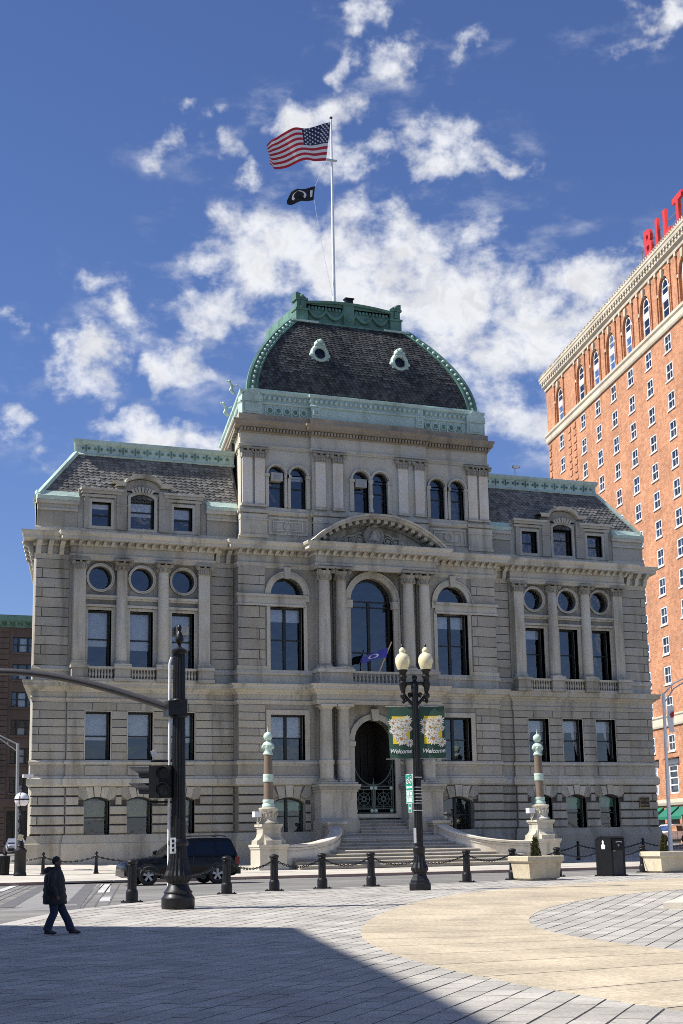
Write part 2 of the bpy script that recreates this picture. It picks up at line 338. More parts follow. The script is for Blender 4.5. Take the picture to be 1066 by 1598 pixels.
# ------------------------------------------------------------------ helpers
WM = {}
def place(o, parent=None, mw=None):
    mw = mw or Matrix.Identity(4)
    COL.objects.link(o)
    if parent is not None:
        o.parent = parent; o.matrix_parent_inverse = WM[parent].inverted()
    o.matrix_basis = mw; WM[o] = mw
    return o
def TR(x, y, z, rz=0): return Matrix.Translation((x, y, z)) @ Matrix.Rotation(rz, 4, 'Z')
def thing(name, label, cat, loc=(0, 0, 0), group=None, rz=0):
    o = bpy.data.objects.new(name, None); o.empty_display_size = .2
    place(o, None, TR(*loc, rz)); return tag(o, label, cat, group)
def tag(o, label, cat, group=None):
    o['label'] = label; o['category'] = cat
    if group: o['group'] = group
    return o
def struct(o):
    o['kind'] = 'structure'; return o
def stuff(o):
    o['kind'] = 'stuff'; return o
class MB:
    def __init__(s): s.v = []; s.f = []; s.sm = []
    def add(s, vs, fs, smooth=False):
        k = len(s.v); s.v += [tuple(v) for v in vs]; s.f += [tuple(i+k for i in f) for f in fs]; s.sm += [smooth]*len(fs); return s
    def box(s, x0, x1, y0, y1, z0, z1):
        if x0 > x1: x0, x1 = x1, x0
        if y0 > y1: y0, y1 = y1, y0
        return s.add([(x0, y0, z0), (x1, y0, z0), (x1, y1, z0), (x0, y1, z0), (x0, y0, z1), (x1, y0, z1), (x1, y1, z1), (x0, y1, z1)],
                     [(0, 3, 2, 1), (4, 5, 6, 7), (0, 1, 5, 4), (1, 2, 6, 5), (2, 3, 7, 6), (3, 0, 4, 7)])
    def taper(s, x0, x1, y0, y1, z0, z1, ix, iy):
        return s.add([(x0, y0, z0), (x1, y0, z0), (x1, y1, z0), (x0, y1, z0), (x0+ix, y0+iy, z1), (x1-ix, y0+iy, z1), (x1-ix, y1-iy, z1), (x0+ix, y1-iy, z1)],
                     [(0, 3, 2, 1), (4, 5, 6, 7), (0, 1, 5, 4), (1, 2, 6, 5), (2, 3, 7, 6), (3, 0, 4, 7)])
    def stone(s, x0, x1, yf, yb, z0, z1, c):
        return s.add([(x0, yb, z0), (x1, yb, z0), (x1, yb, z1), (x0, yb, z1), (x0, yf+c, z0), (x1, yf+c, z0), (x1, yf+c, z1), (x0, yf+c, z1),
                      (x0+c, yf, z0+c), (x1-c, yf, z0+c), (x1-c, yf, z1-c), (x0+c, yf, z1-c)],
                     [(0, 1, 5, 4), (1, 2, 6, 5), (2, 3, 7, 6), (3, 0, 4, 7), (4, 5, 9, 8), (5, 6, 10, 9), (6, 7, 11, 10), (7, 4, 8, 11), (8, 9, 10, 11)])
    def prism(s, pts, a0, a1, ax='y', smooth=False):
        n = len(pts)
        if ax == 'y': lo = [(p[0], a0, p[1]) for p in pts]; hi = [(p[0], a1, p[1]) for p in pts]
        elif ax == 'x': lo = [(a0, p[0], p[1]) for p in pts]; hi = [(a1, p[0], p[1]) for p in pts]
        else: lo = [(p[0], p[1], a0) for p in pts]; hi = [(p[0], p[1], a1) for p in pts]
        k = len(s.v)
        s.add(lo+hi, [tuple(range(n-1, -1, -1)), tuple(range(n, 2*n))])
        s.f += [(k+i, k+(i+1) % n, k+n+(i+1) % n, k+n+i) for i in range(n)]; s.sm += [smooth]*n
        return s
    def ring(s, a, b, y0, y1):
        n = len(a); k = len(s.v)
        s.v += [(p[0], y0, p[1]) for p in a]+[(p[0], y0, p[1]) for p in b]+[(p[0], y1, p[1]) for p in a]+[(p[0], y1, p[1]) for p in b]
        for i in range(n):
            j = (i+1) % n
            s.f += [(k+i, k+j, k+n+j, k+n+i), (k+2*n+i, k+3*n+i, k+3*n+j, k+2*n+j), (k+i, k+2*n+i, k+2*n+j, k+j), (k+n+i, k+n+j, k+3*n+j, k+3*n+i)]
            s.sm += [False]*4
        return s
    def lathe(s, prof, cx=0, cy=0, seg=16, a0=0, a1=2*math.pi, smooth=True, cz=0, caps=True):
        full = abs(a1-a0-2*math.pi) < 1e-6; m = seg if full else seg+1; k = len(s.v)
        for r, z in prof:
            for i in range(m):
                a = a0+(a1-a0)*i/seg; s.v.append((cx+r*math.cos(a), cy+r*math.sin(a), cz+z))
        for j in range(len(prof)-1):
            for i in range(seg):
                i2 = (i+1) % m
                s.f.append((k+j*m+i, k+j*m+i2, k+(j+1)*m+i2, k+(j+1)*m+i)); s.sm.append(smooth)
        if full and caps:
            if prof[0][0] > 1e-4: s.f.append(tuple(k+i for i in range(m-1, -1, -1))); s.sm.append(False)
            if prof[-1][0] > 1e-4: s.f.append(tuple(k+(len(prof)-1)*m+i for i in range(m))); s.sm.append(False)
        return s
    def tube(s, pts, r, seg=8, smooth=True, caps=True, closed=False):
        pts = [Vector(p) for p in pts]; n = len(pts); k = len(s.v)
        rs = r if isinstance(r, (list, tuple)) else [r]*n
        prev = None
        for i, p in enumerate(pts):
            if closed: d = pts[(i+1) % n]-pts[i-1]
            else: d = pts[min(i+1, n-1)]-pts[max(i-1, 0)]
            d = d.normalized() if d.length > 1e-9 else Vector((0, 0, 1))
            if prev is None:
                a = d.cross(Vector((0, 0, 1)))
                if a.length < .2: a = d.cross(Vector((1, 0, 0)))
                a.normalize()
            else:
                a = (prev-d*prev.dot(d)).normalized()
            prev = a; b = d.cross(a)
            for q in range(seg):
                t = 2*math.pi*q/seg; s.v.append(tuple(p+(a*math.cos(t)+b*math.sin(t))*rs[i]))
        for i in range(n if closed else n-1):
            i2 = (i+1) % n
            for q in range(seg):
                s.f.append((k+i*seg+q, k+i*seg+(q+1) % seg, k+i2*seg+(q+1) % seg, k+i2*seg+q)); s.sm.append(smooth)
        if caps and not closed:
            s.f.append(tuple(k+q for q in range(seg-1, -1, -1))); s.f.append(tuple(k+(n-1)*seg+q for q in range(seg))); s.sm += [False, False]
        return s
    def ball(s, c, r, seg=12, rings=8, sz=1):
        prof = [(r*math.sin(math.pi*i/rings), -r*sz*math.cos(math.pi*i/rings)) for i in range(rings+1)]
        prof[0] = (0.00001, prof[0][1]); prof[-1] = (0.00001, prof[-1][1])
        return s.lathe(prof, c[0], c[1], seg, cz=c[2])
    def sweep(s, prof, path, smooth=False):
        # prof: closed list of (out, z); path: list of (x, y), outward is to the right-hand side looking along the path (front = -Y when going +X)
        n = len(path); m = len(prof); k = len(s.v); nor = []
        for i in range(n-1):
            d = Vector((path[i+1][0]-path[i][0], path[i+1][1]-path[i][1])).normalized(); nor.append(Vector((d.y, -d.x)))
        for i, p in enumerate(path):
            if i == 0: o = nor[0]
            elif i == n-1: o = nor[-1]
            else:
                o = nor[i-1]+nor[i]; o = o/(o.length_squared/2) if o.length > .1 else nor[i]
            for a, z in prof: s.v.append((p[0]+o.x*a, p[1]+o.y*a, z))
        for i in range(n-1):
            for j in range(m):
                s.f.append((k+i*m+j, k+(i+1)*m+j, k+(i+1)*m+(j+1) % m, k+i*m+(j+1) % m)); s.sm.append(smooth)
        s.f.append(tuple(k+j for j in range(m))); s.f.append(tuple(k+(n-1)*m+j for j in range(m-1, -1, -1))); s.sm += [False, False]
        return s
    def xform(s, M, k0=0):
        s.v = s.v[:k0]+[tuple(M @ Vector(v)) for v in s.v[k0:]]; return s
    def mesh(s, name, mat):
        me = bpy.data.meshes.new(name); me.from_pydata(s.v, [], s.f)
        if any(s.sm):
            me.polygons.foreach_set('use_smooth', s.sm)
            me.update(); me.set_sharp_from_angle(angle=R(40))
        bm = bmesh.new(); bm.from_mesh(me); bmesh.ops.recalc_face_normals(bm, faces=bm.faces); bm.to_mesh(me); bm.free()
        me.materials.append(MATS[mat]); me.update(); return me
    def build(s, name, mat, parent=None, mw=None):
        return place(bpy.data.objects.new(name, s.mesh(name, mat)), parent, mw)
def inst(me, name, parent, mw): return place(bpy.data.objects.new(name, me), parent, mw)
def copy_tree(o, mw, parent=None, root=None):
    root = root or o; base = WM[root]
    c = o.copy(); 
    w = mw @ base.inverted() @ WM[o]
    COL.objects.link(c); c.parent = parent
    if parent is not None: c.matrix_parent_inverse = WM[parent].inverted()
    c.matrix_basis = w; WM[c] = w
    for ch in list(o.children): copy_tree(ch, mw, c, root)
    return c
def project(p):
    d = Vector(p)-CAM; z = d.dot(_f)
    if z < .1: return None
    return 533+FPX*d.dot(_r2)/z, 799-FPX*d.dot(_u2)/z, z
def arch(xc, hw, z0, z1, rise=0, t=0, n=14):
    """outline of an opening, inset by t: bottom left, bottom right, then over the top; rise 0 = flat, rise == hw = semicircle"""
    if rise <= 0: return [(xc-hw+t, z0+t), (xc+hw-t, z0+t), (xc+hw-t, z1-t), (xc-hw+t, z1-t)]
    rad = (hw*hw+rise*rise)/(2*rise); zc = z1-rad; rr = rad-t; h = hw-t
    a = math.asin(min(1, h/rr))
    pts = [(xc-h, z0+t), (xc+h, z0+t)]
    for i in range(n+1):
        b = a-2*a*i/n; pts.append((xc+rr*math.sin(b), zc+rr*math.cos(b)))
    return pts
def text_mesh(txt, size, depth, mat, name, shear=0, bold=0):
    cu = bpy.data.curves.new(name, 'FONT'); cu.body = txt; cu.size = size; cu.extrude = depth; cu.align_x = 'CENTER'; cu.shear = shear; cu.offset = bold
    o = bpy.data.objects.new(name, cu); COL.objects.link(o); bpy.context.view_layer.update()
    me = bpy.data.meshes.new_from_object(o.evaluated_get(bpy.context.evaluated_depsgraph_get()))
    bpy.data.objects.remove(o); bpy.data.curves.remove(cu); me.name = name; me.materials.clear(); me.materials.append(MATS[mat]); return me
def sm(a, b, x):
    t = min(1, max(0, (x-a)/(b-a))); return t*t*(3-2*t)
# ------------------------------------------------------------------ ground
def gz(y): return .25*sm(-50, -36, y)
def walk_z(y):
    if y < -5: return .31+(y+14)/9*.11
    return .42+(y+5)/5*.46
def strip_sheet(name, prof, x0, x1, mat, nx=1):
    mb = MB(); k = 0
    for y, z in prof:
        for i in range(nx+1): mb.v.append((x0+(x1-x0)*i/nx, y, z))
    for j in range(len(prof)-1):
        for i in range(nx):
            a = j*(nx+1)+i; mb.f.append((a, a+1, a+nx+2, a+nx+1)); mb.sm.append(False)
    return mb.build(name, mat)
road = struct(strip_sheet('road', [(-900, -.06), (-52, -.06), (-46, .0), (-40, .13), (-36, .19), (-34, .2), (-14, .2), (-4, .25), (2, .75), (8, .98), (60, 1.0), (3000, 1.0)], -1500, 1500, 'asphalt', 6))
EDGE = [(-70, -120), (-40, -68), (-33, -54), (-29.5, -46.8), (-27.9, -43.6), (-25.7, -40), (-23.1, -37.3), (-20.6, -34.3), (-18.2, -32.1), (-15.2, -30.6), (-12.06, -29.5), (-8.6, -28.3), (-5.2, -27.0), (-.9, -24.3), (4, -21.4), (10, -19.6), (20, -18.6), (60, -18.4)]
def edge_y(x):
    for (a, b), (c, d) in zip(EDGE, EDGE[1:]):
        if a <= x <= c: return b+(d-b)*(x-a)/(c-a)
    return -200
OC, OR_, IC, IR = Vector((9.26, -63.04)), 34.07, Vector((-.72, -57.51)), 19.21
def in_tan(x, y): return (Vector((x, y))-OC).length < OR_ and (Vector((x, y))-IC).length > IR
def build_plaza():
    mb = MB()
    xs = [-44+2*i for i in range(53)]
    for x in xs:
        e = edge_y(x)
        ys = [-100, -60]+[-50+.5*q for q in range(29)]+[-34, -30, -20]
        ys = [min(y, e) for y in ys]
        mb.v += [(x, y, gz(y)-.0055) for y in ys]
    n = 34
    for i in range(len(xs)-1):
        for j in range(n-1):
            mb.f.append((i*n+j, (i+1)*n+j, (i+1)*n+j+1, i*n+j+1)); mb.sm.append(False)
    pl = struct(mb.build('plaza', 'mortar'))
    h = R(41.5); A = Vector((math.sin(h), math.cos(h))); B = Vector((math.cos(h), -math.sin(h)))
    W, LN, g = .37, .62, .0145
    o = Vector((-28, -60)); rnd = random.Random(3); slabs = []
    for j in range(-105, 175):
        off = (j % 2)*LN*.5+rnd.uniform(-.12, .12)
        for i in range(-60, 108):
            c = o+A*(i*LN+off)+B*(j*W)
            if c.y > edge_y(c.x)-.15: continue
            p = project((c.x, c.y, gz(c.y)))
            if not p or p[2] < 7 or not (-160 < p[0] < 1230 and p[1] < 1800): continue
            cs = [c+A*a*(LN/2-g)+B*b*(W/2-g) for a, b in ((-1, -1), (1, -1), (1, 1), (-1, 1))]
            if all(in_tan(q.x, q.y) for q in cs): continue
            vis = 0 < p[0] < 1066 and p[1] < 1598
            slabs.append((p[2]+(0 if vis else 500), cs, rnd.uniform(-.0025, .0025), rnd.uniform(-.002, .002)))
    slabs.sort(key=lambda s: s[0])
    def geo(m, s):
        cs, dz, tl = s[1], s[2], s[3]
        t = [(q.x, q.y, gz(q.y)+dz+(tl if i < 2 else -tl)) for i, q in enumerate(cs)]
        cen = sum(cs, Vector((0, 0)))/4
        bt = [(q.x+(q.x-cen.x)*.012, q.y+(q.y-cen.y)*.012, gz(q.y)-.03) for q in cs]
        m.add(bt+t, [(4, 5, 6, 7), (0, 1, 5, 4), (1, 2, 6, 5), (2, 3, 7, 6), (3, 0, 4, 7)])
    for s in slabs[:300]:
        m = MB(); geo(m, s); m.build('paver', 'paver_granite', pl)
    m = MB()
    for s in slabs[300:]: geo(m, s)
    stuff(m.build('paver_field', 'paver_granite', pl))
    # tan exposed-aggregate crescent, in panels
    step = 5.0
    for k in range(0, 72):
        a0, a1 = R(60+k*step)+.0010, R(60+(k+1)*step)-.0010
        def ray(a):
            d = Vector((math.cos(a), math.sin(a))); w = IC-OC; b = w.dot(d); cc = w.length_squared-OR_**2
            return d, -b+math.sqrt(max(0, b*b-cc))
        m = MB(); nn = 10; ok = False
        for i in range(nn+1):
            for q in range(5):
                a = a0+(a1-a0)*q/4; d, ro = ray(a)
                p = IC+d*(IR+(ro-IR)*i/nn)
                if p.y > edge_y(p.x): p.y = edge_y(p.x)-.2
                pr = project((p.x, p.y, gz(p.y)))
                if pr and -200 < pr[0] < 1300 and pr[1] < 1750: ok = True
                m.v.append((p.x, p.y, gz(p.y)+.006))
        for i in range(nn):
            for q in range(4):
                b = i*5+q; m.f.append((b, b+1, b+6, b+5)); m.sm.append(False)
        if not ok: continue
        # closed edges
        k0 = len(m.v); m.v += [(x, y, z-.03) for x, y, z in m.v[:k0]]
        loop = list(range(5))+[i*5+4 for i in range(1, nn+1)]+[nn*5+q for q in (3, 2, 1, 0)]+[i*5 for i in range(nn-1, 0, -1)]
        for a, b in zip(loop, loop[1:]+loop[:1]): m.f.append((a, b, b+k0, a+k0)); m.sm.append(False)
        m.build('aggregate_panel', 'aggregate_tan', pl)
    # pale band along the road edge
    pts = []
    for (a, b), (c, d) in zip(EDGE[1:-1], EDGE[2:]):
        nseg = max(1, int(math.hypot(c-a, d-b)/1.6))
        pts += [(a+(c-a)*i/nseg, b+(d-b)*i/nseg) for i in range(nseg)]
    for (a, b), (c, d) in zip(pts, pts[1:]):
        if c < -36 or a > 28: continue
        v = Vector((c-a, d-b)); L = v.length; v /= L; nrm = Vector((-v.y, v.x))
        q = [Vector((a, b))+v*.008, Vector((c, d))-v*.008]
        cs = [q[0]-nrm*.42, q[1]-nrm*.42, q[1]+nrm*.06, q[0]+nrm*.06]
        m = MB(); m.add([(p.x, p.y, gz(p.y)-.1) for p in cs]+[(p.x, p.y, gz(p.y)+.007) for p in cs], [(4, 5, 6, 7), (0, 1, 5, 4), (1, 2, 6, 5), (2, 3, 7, 6), (3, 0, 4, 7)])
        m.build('edge_stone', 'granite_band', pl)
    return pl
plaza = build_plaza()
def build_walk():
    m = MB()
    ys = [-13.9, -5, 0.6]
    for y in ys: m.v += [(-22.5, y, walk_z(y)-.05), (27, y, walk_z(y)-.05)]
    m.f = [(0, 1, 3, 2), (2, 3, 5, 4)]; m.sm = [False]*2
    w = struct(m.build('sidewalk', 'mortar'))
    rnd = random.Random(5)
    rows = [(-13.55, -11.1), (-11.1, -8.5), (-8.5, -5.0), (-5.0, -2.2), (-2.2, .5)]
    x = -22.4; i = 0
    while x < 26.5:
        dx = rnd.uniform(2.2, 2.7)
        for (a, b) in rows:
            if -6.3 < x and x+dx < 6.3 and a > -6: continue
            g = .012; dz = rnd.uniform(-.004, .004)
            c = [(x+g, a+g), (x+dx-g, a+g), (x+dx-g, b-g), (x+g, b-g)]
            p = MB(); p.add([(u, v, walk_z(v)-.06) for u, v in c]+[(u, v, walk_z(v)+dz) for u, v in c], [(4, 5, 6, 7), (0, 1, 5, 4), (1, 2, 6, 5), (2, 3, 7, 6), (3, 0, 4, 7)])
            p.build('paving_slab', 'concrete_walk', w)
        x += dx
    x = -26.0
    while x < 27:
        L = 2.0
        top = .325
        if -21.0 < x < -17.2: top = .215
        y0 = -13.9
        p = MB(); p.box(x+.01, x+L-.01, y0-.02, y0+.32, .1, top); p.build('kerb_stone', 'granite_kerb', w)
        x += L
    m = MB(); m.box(-27, -22.52, -13.5, -9.5, .1, .3); m.build('corner_slab', 'concrete_walk', w)
    return w
walk = build_walk()
def quad_strip(name, p0, p1, w, z, mat, parent):
    a, b = Vector(p0), Vector(p1); d = (b-a).normalized(); n = Vector((-d.y, d.x))*w/2
    m = MB(); k = 10
    for i in range(k+1):
        c = a+(b-a)*i/k
        zz = max(.2, .2) if c.y > -34 else (.19+(c.y+36)/2*.01 if c.y > -36 else .13+(c.y+40)/4*.06)
        m.v += [(c.x-n.x, c.y-n.y, zz+z), (c.x+n.x, c.y+n.y, zz+z)]
    for i in range(k): m.f.append((2*i, 2*i+1, 2*i+3, 2*i+2)); m.sm.append(False)
    return m.build(name, mat, parent)
quad_strip('crosswalk', (-26.0, -38.0), (-19.4, -14.2), 1.9, .004, 'crosswalk_paving', road)
quad_strip('dark_band', (-26.4, -36.2), (-20.6, -14.2), .45, .008, 'road_band', road)
quad_strip('dark_band', (-25.4, -39.2), (-18.8, -14.3), .45, .008, 'road_band', road)
for dx in (.55, .85, 1.2):
    quad_strip('joint_line', (-25.4+dx, -38.2), (-18.8+dx, -14.3), .05, .008, 'road_band', road)
    quad_strip('joint_line', (-26.4-dx, -36), (-20.6-dx, -14.3), .05, .008, 'road_band', road)
quad_strip('stop_line', (-23.9, -21.5), (-21.6, -13.0), .32, .008, 'road_paint', road)
quad_strip('stop_line', (-21.3, -26.3), (-18.5, -15.6), .40, .008, 'road_paint', road)
quad_strip('stop_line', (-23.3, -34.4), (-22.3, -30.6), .30, .008, 'road_paint', road)
quad_strip('lane_line', (-16.5, -21.2), (26, -21.2), .12, .006, 'road_paint', road)
# ------------------------------------------------------------------ city hall
SK = .24
CH = thing('city_hall', 'grey granite city hall with slate mansard roofs and verdigris copper trim', 'building', (0, 0, .4))
def front_path(bay=-.12, por=None, half=None, ends=True, side=True):
    """outline of the front from far left to far right; half=-1/+1 gives only one side up to |x|=1.45"""
    L = []
    if side: L.append((-18.5+26*SK, 26))
    L += [(-18.5, 0), (-16.75, 0), (-16.75, bay), (-9.05, bay), (-9.05, 0), (-7.78, 0), (-7.78, -.75)]
    if half is None:
        if por is not None: L += [(-3.62, -.75), (-3.62, por), (3.62, por), (3.62, -.75)]
        Rr = [(7.78, -.75), (7.78, 0), (9.05, 0), (9.05, bay), (16.75, bay), (16.75, 0), (18.5, 0)]
        if side: Rr.append((18.5+26*SK, 26))
        return L+Rr
    if half < 0: return L+[(-1.5, -.75)]
    Rr = [(1.5, -.75), (7.78, -.75), (7.78, 0), (9.05, 0), (9.05, bay), (16.75, bay), (16.75, 0), (18.5, 0)]
    if side: Rr.append((18.5+26*SK, 26))
    return Rr
WX = (10.66, 12.92, 15.15)
# ---- wall core with openings --------------------------------------------------
core = MB()
def wall_cells(mb, x0, x1, z0, z1, y, ops, th=.55):
    """ops: (xc, hw, za, zb, rise) ; rise None = circle"""
    xs = sorted({x0, x1}|{v for o in ops for v in (o[0]-o[1], o[0]+o[1]) if x0 < v < x1})
    for a, b in zip(xs, xs[1:]):
        mid = (a+b)/2
        cuts = sorted((o[2], o[3]) for o in ops if o[0]-o[1] < mid < o[0]+o[1])
        z = z0
        for c, d in cuts:
            if c > z+1e-4: mb.box(a, b, y, y+th, z, c)
            z = max(z, d)
        if z < z1-1e-4: mb.box(a, b, y, y+th, z, z1)
    for xc, hw, za, zb, rise in ops:
        if rise is None:
            n = 12; zc = (za+zb)/2
            for s in (-1, 1):
                arc = [(xc+s*hw*math.cos(math.pi/2-math.pi*i/n), zc+hw*math.sin(math.pi/2-math.pi*i/n)) for i in range(n+1)]
                mb.prism([(xc+s*hw, zb)]+[(xc, zb)]*0+arc+[(xc+s*hw, za)], y, y+th)
        elif rise > 0:
            pts = arch(xc, hw, za, zb, rise)[2:]
            h = len(pts)//2
            mb.prism([(xc+hw, zb)]+[p for p in reversed(pts[:h+1])], y, y+th)
            mb.prism([(xc-hw, zb)]+[p for p in pts[h:]], y, y+th)
def mir(ops, s): return [(s*o[0],)+tuple(o[1:]) for o in ops]
BAY_OPS = [(x, .66, 2.15, 4.15, .2) for x in WX]+[(x, .66, 5.99, 8.45, 0) for x in WX]+[(x, .62, 10.72, 13.7, 0) for x in WX]+[(x, .62, 14.78, 16.02, None) for x in WX]
CB_OPS = [(5.0, .94, 2.08, 4.05, .28), (5.0, .97, 5.95, 8.38, 0), (5.0, .97, 10.67, 14.18, 0), (5.0, .95, 14.85, 15.80, .95)]
PO_OPS = [(0, 1.2, 3.15, 8.2, 1.2), (0, 1.3, 10.72, 16.0, 1.3)]
for s in (-1, 1):
    def seg(a, b, z0, z1, y, ops): wall_cells(core, *sorted((s*a, s*b)), z0, z1, y, mir(ops, s))
    seg(16.75, 18.5, .2, 17.6, 0, [])
    seg(9.05, 16.75, .2, 17.6, -.12, BAY_OPS)
    seg(7.78, 9.05, .2, 17.6, 0, [])
    seg(1.5, 7.78, .2, 17.9, -.75, CB_OPS)
    # returns
    core.box(s*7.23, s*7.775, -.2, 6, .2, 17.7)
wall_cells(core, -1.5, 1.5, .2, 17.9, -.75, PO_OPS)
for s in (-1, 1):      # side walls, skewed like the street block
    x = s*18.5; d = -s*.55
    core.prism([(x, .0), (x+26*SK, 26), (x+26*SK+d, 26), (x+d, .0)], .2, 19.4, 'z')
core.prism([(-18.5+26*SK, 25.5), (18.5+26*SK, 25.5), (18.5+26*SK, 26), (-18.5+26*SK, 26)], .2, 22.5, 'z')
wall = core.build('wall', 'granite', CH)
# floors so that one storey does not shine into the next
fl = MB()
for z in (4.5, 9.2, 17.3): fl.prism([(-18.2, .5), (18.2, .5), (18.2+25*SK, 25.5), (-18.2+25*SK, 25.5)], z, z+.3, 'z')
fl.prism([(-18.2+3*SK, 5), (18.2+3*SK, 5), (18.2+3*SK, 5.2), (-18.2+3*SK, 5.2)], .5, 17.2, 'z')
fl.build('floor_slab', 'interior', CH)
# ---- ashlar ---------------------------------------------------------------------
STONES = []
BEDS = []
def courses(x0, x1, zs, y, ops=(), proud=.045, gap=.036, ch=.014, gapx=.03, lens=(1.3, 1.9), quoin=None):
    rnd = random.Random(int((x0*31+y*7+zs[0]*13)*10))
    x0, x1 = min(x0, x1), max(x0, x1)
    BEDS.append((x0+.02, x1-.02, zs[0]+.02, zs[-1]-.02, y-.006, [(o[0], o[1]+.01, o[2], o[3], 0) for o in ops]))
    for k, (a, b) in enumerate(zip(zs, zs[1:])):
        spans = [(x0, x1)]
        for o in ops:
            if o[2] < b-.06 and o[3] > a+.06:
                sp = []
                for p, q in spans:
                    l, r = o[0]-o[1], o[0]+o[1]
                    if r <= p or l >= q: sp.append((p, q)); continue
                    if l > p: sp.append((p, l))
                    if r < q: sp.append((r, q))
                spans = sp
        for p, q in spans:
            L = q-p
            if L < .12: continue
            if L < 2.4:
                cuts = []
                if quoin is not None and L > 1.0:
                    w = .34 if k % 2 else None
                    if w: cuts = [p+w if quoin < 0 else q-w]
            else:
                n = max(1, round(L/rnd.uniform(*lens))); d = L/n; cuts = [p+d*(i+(.5 if k % 2 else 0)) for i in range(n+1)]
            cuts = [c for c in cuts if p+.15 < c < q-.15]
            e = [p]+cuts+[q]
            for u, v in zip(e, e[1:]):
                STONES.append((u+(gapx/2 if u > p+1e-6 else 0), v-(gapx/2 if v < q-1e-6 else 0), y-proud, y+.01, a+gap/2, b-gap/2, ch))
Z0 = [2.30, 2.76, 3.24, 3.72, 4.19, 4.66]
Z1 = [6.0, 6.41, 6.83, 7.25, 7.66, 8.07, 8.50, 8.92]
Z2 = [10.78, 11.33, 11.82, 12.29, 12.78, 13.27, 13.75, 14.28, 14.78, 15.28, 15.79, 16.28]
ARCH0 = .30
for s in (-1, 1):
    rust = dict(proud=.12, gap=.078, ch=.03)
    b0 = mir([(x, .66, 2.0, 4.0, 0) for x in WX]+[(x, .96, 4.0, 4.7, 0) for x in WX], s)
    c0 = mir([(5.0, .94, 1.9, 3.9, 0), (5.0, 1.22, 3.9, 4.7, 0)], s)
    courses(s*16.78, s*18.5, Z0, 0, **rust, quoin=s)
    courses(s*9.05, s*16.75, Z0, -.12, b0, **rust)
    courses(s*7.84, s*9.05, Z0, 0, **rust)
    courses(s*3.75, s*7.80, Z0, -.75, c0, **rust)
    b1 = mir([(x, .72, 5.9, 8.55, 0) for x in WX], s)
    c1 = mir([(5.0, 1.3, 5.8, 9, 0)], s)
    courses(s*16.78, s*18.5, Z1, 0, quoin=s); courses(s*9.05, s*16.75, Z1, -.12, b1, lens=(1.2, 1.6)); courses(s*7.80, s*9.05, Z1, 0)
    courses(s*3.75, s*7.78, Z1, -.75, c1, quoin=-s)
    courses(s*16.66, s*18.5, Z2, 0, quoin=s); courses(s*7.80, s*9.05, Z2, 0)
    courses(s*6.25, s*7.78, [10.78, 11.33, 11.82, 12.4, 12.98, 13.55, 14.18], -.75, quoin=-s); courses(s*6.25, s*7.78, [14.85, 15.35, 15.85, 16.4], -.75, quoin=-s)
def area_px(t):
    p = project(((t[0]+t[1])/2, t[2], (t[4]+t[5])/2)); return (t[1]-t[0])*(t[5]-t[4])/p[2]**2
STONES.sort(key=area_px, reverse=True)
for t in STONES[:300]: MB().stone(*t).build('stone', 'granite', wall)
m = MB()
for t in STONES[300:]: m.stone(*t)
for bd_ in BEDS:
    q_ = MB(); wall_cells(q_, *bd_, th=.004); stuff(q_.build('joint_bed', 'joint_dark', wall))
if STONES[300:]: stuff(m.build('stone_courses', 'granite', wall))
# voussoirs over the ground-floor windows
def voussoirs(xc, hw, z, zt, y, spread, n=3):
    for i in range(n):
        a0, a1 = -1+2*i/n, -1+2*(i+1)/n
        k = .94
        key = .05 if i == n//2 else 0
        pts = [(xc+hw*a0*k+.02, z(a0)), (xc+hw*a1*k-.02, z(a1)), (xc+(hw+spread)*a1*k-.02, zt+key), (xc+(hw+spread)*a0*k+.02, zt+key)]
        MB().prism(pts, y-.13-key, y+.02).build('voussoir', 'granite_trim', wall)
for s in (-1, 1):
    for x in WX: voussoirs(s*x, .5, lambda a: 4.16-.10*a*a, 4.62, -.12, .18)
    voussoirs(s*5.0, .62, lambda a: 4.06-.10*a*a, 4.62, -.75, .18)
    for x, hw, y in [(x, .66, -.12) for x in WX]+[(5.0, .94, -.75)]:
        for q in (-1, 1):   # shoulder stones that follow the arch
            xc = s*x; zt = 4.64
            pts = [(xc+q*(hw+.0), 3.98), (xc+q*(hw+.30), 4.17), (xc+q*(hw+.30), zt), (xc+q*(hw-.02), zt), (xc+q*(hw*.66), 4.1)]
            MB().prism(pts, y-.10, y+.02).build('shoulder_stone', 'granite', wall)
# ---- mouldings, bands and cornices ---------------------------------------------
def band(name, prof, mat='granite_trim', **k):
    return MB().sweep(prof, front_path(**k)).build(name, mat, CH)
def halves(name, prof, mat='granite_trim'):
    for h in (-1, 1): MB().sweep(prof, front_path(half=h)).build(name, mat, CH)
halves('plinth', [(-.3, .1), (.24, .1), (.24, 1.84), (.20, 1.88), (.10, 2.26), (-.3, 2.26)], 'granite')
halves('belt_course', [(-.2, 4.66), (.10, 4.66), (.22, 4.74), (.22, 5.04), (.15, 5.07), (.12, 5.17), (-.2, 5.17)])
halves('dado', [(-.2, 5.17), (.035, 5.17), (.035, 5.76), (-.2, 5.76)], 'granite')
halves('sill_course', [(-.2, 5.76), (.05, 5.76), (.14, 5.80), (.14, 5.90), (.08, 5.98), (-.2, 5.98)])
P1 = dict(por=-1.66)
band('architrave', [(-.2, 8.92), (.05, 8.92), (.05, 9.02), (.10, 9.06), (.10, 9.13), (.04, 9.15), (.04, 9.44), (-.2, 9.44)], **P1)
band('cornice', [(-.2, 9.44), (.08, 9.44), (.12, 9.52), (.22, 9.56), (.30, 9.66), (.46, 9.70), (.46, 9.84), (.52, 9.90), (.52, 9.97), (-.2, 10.02)], **P1)
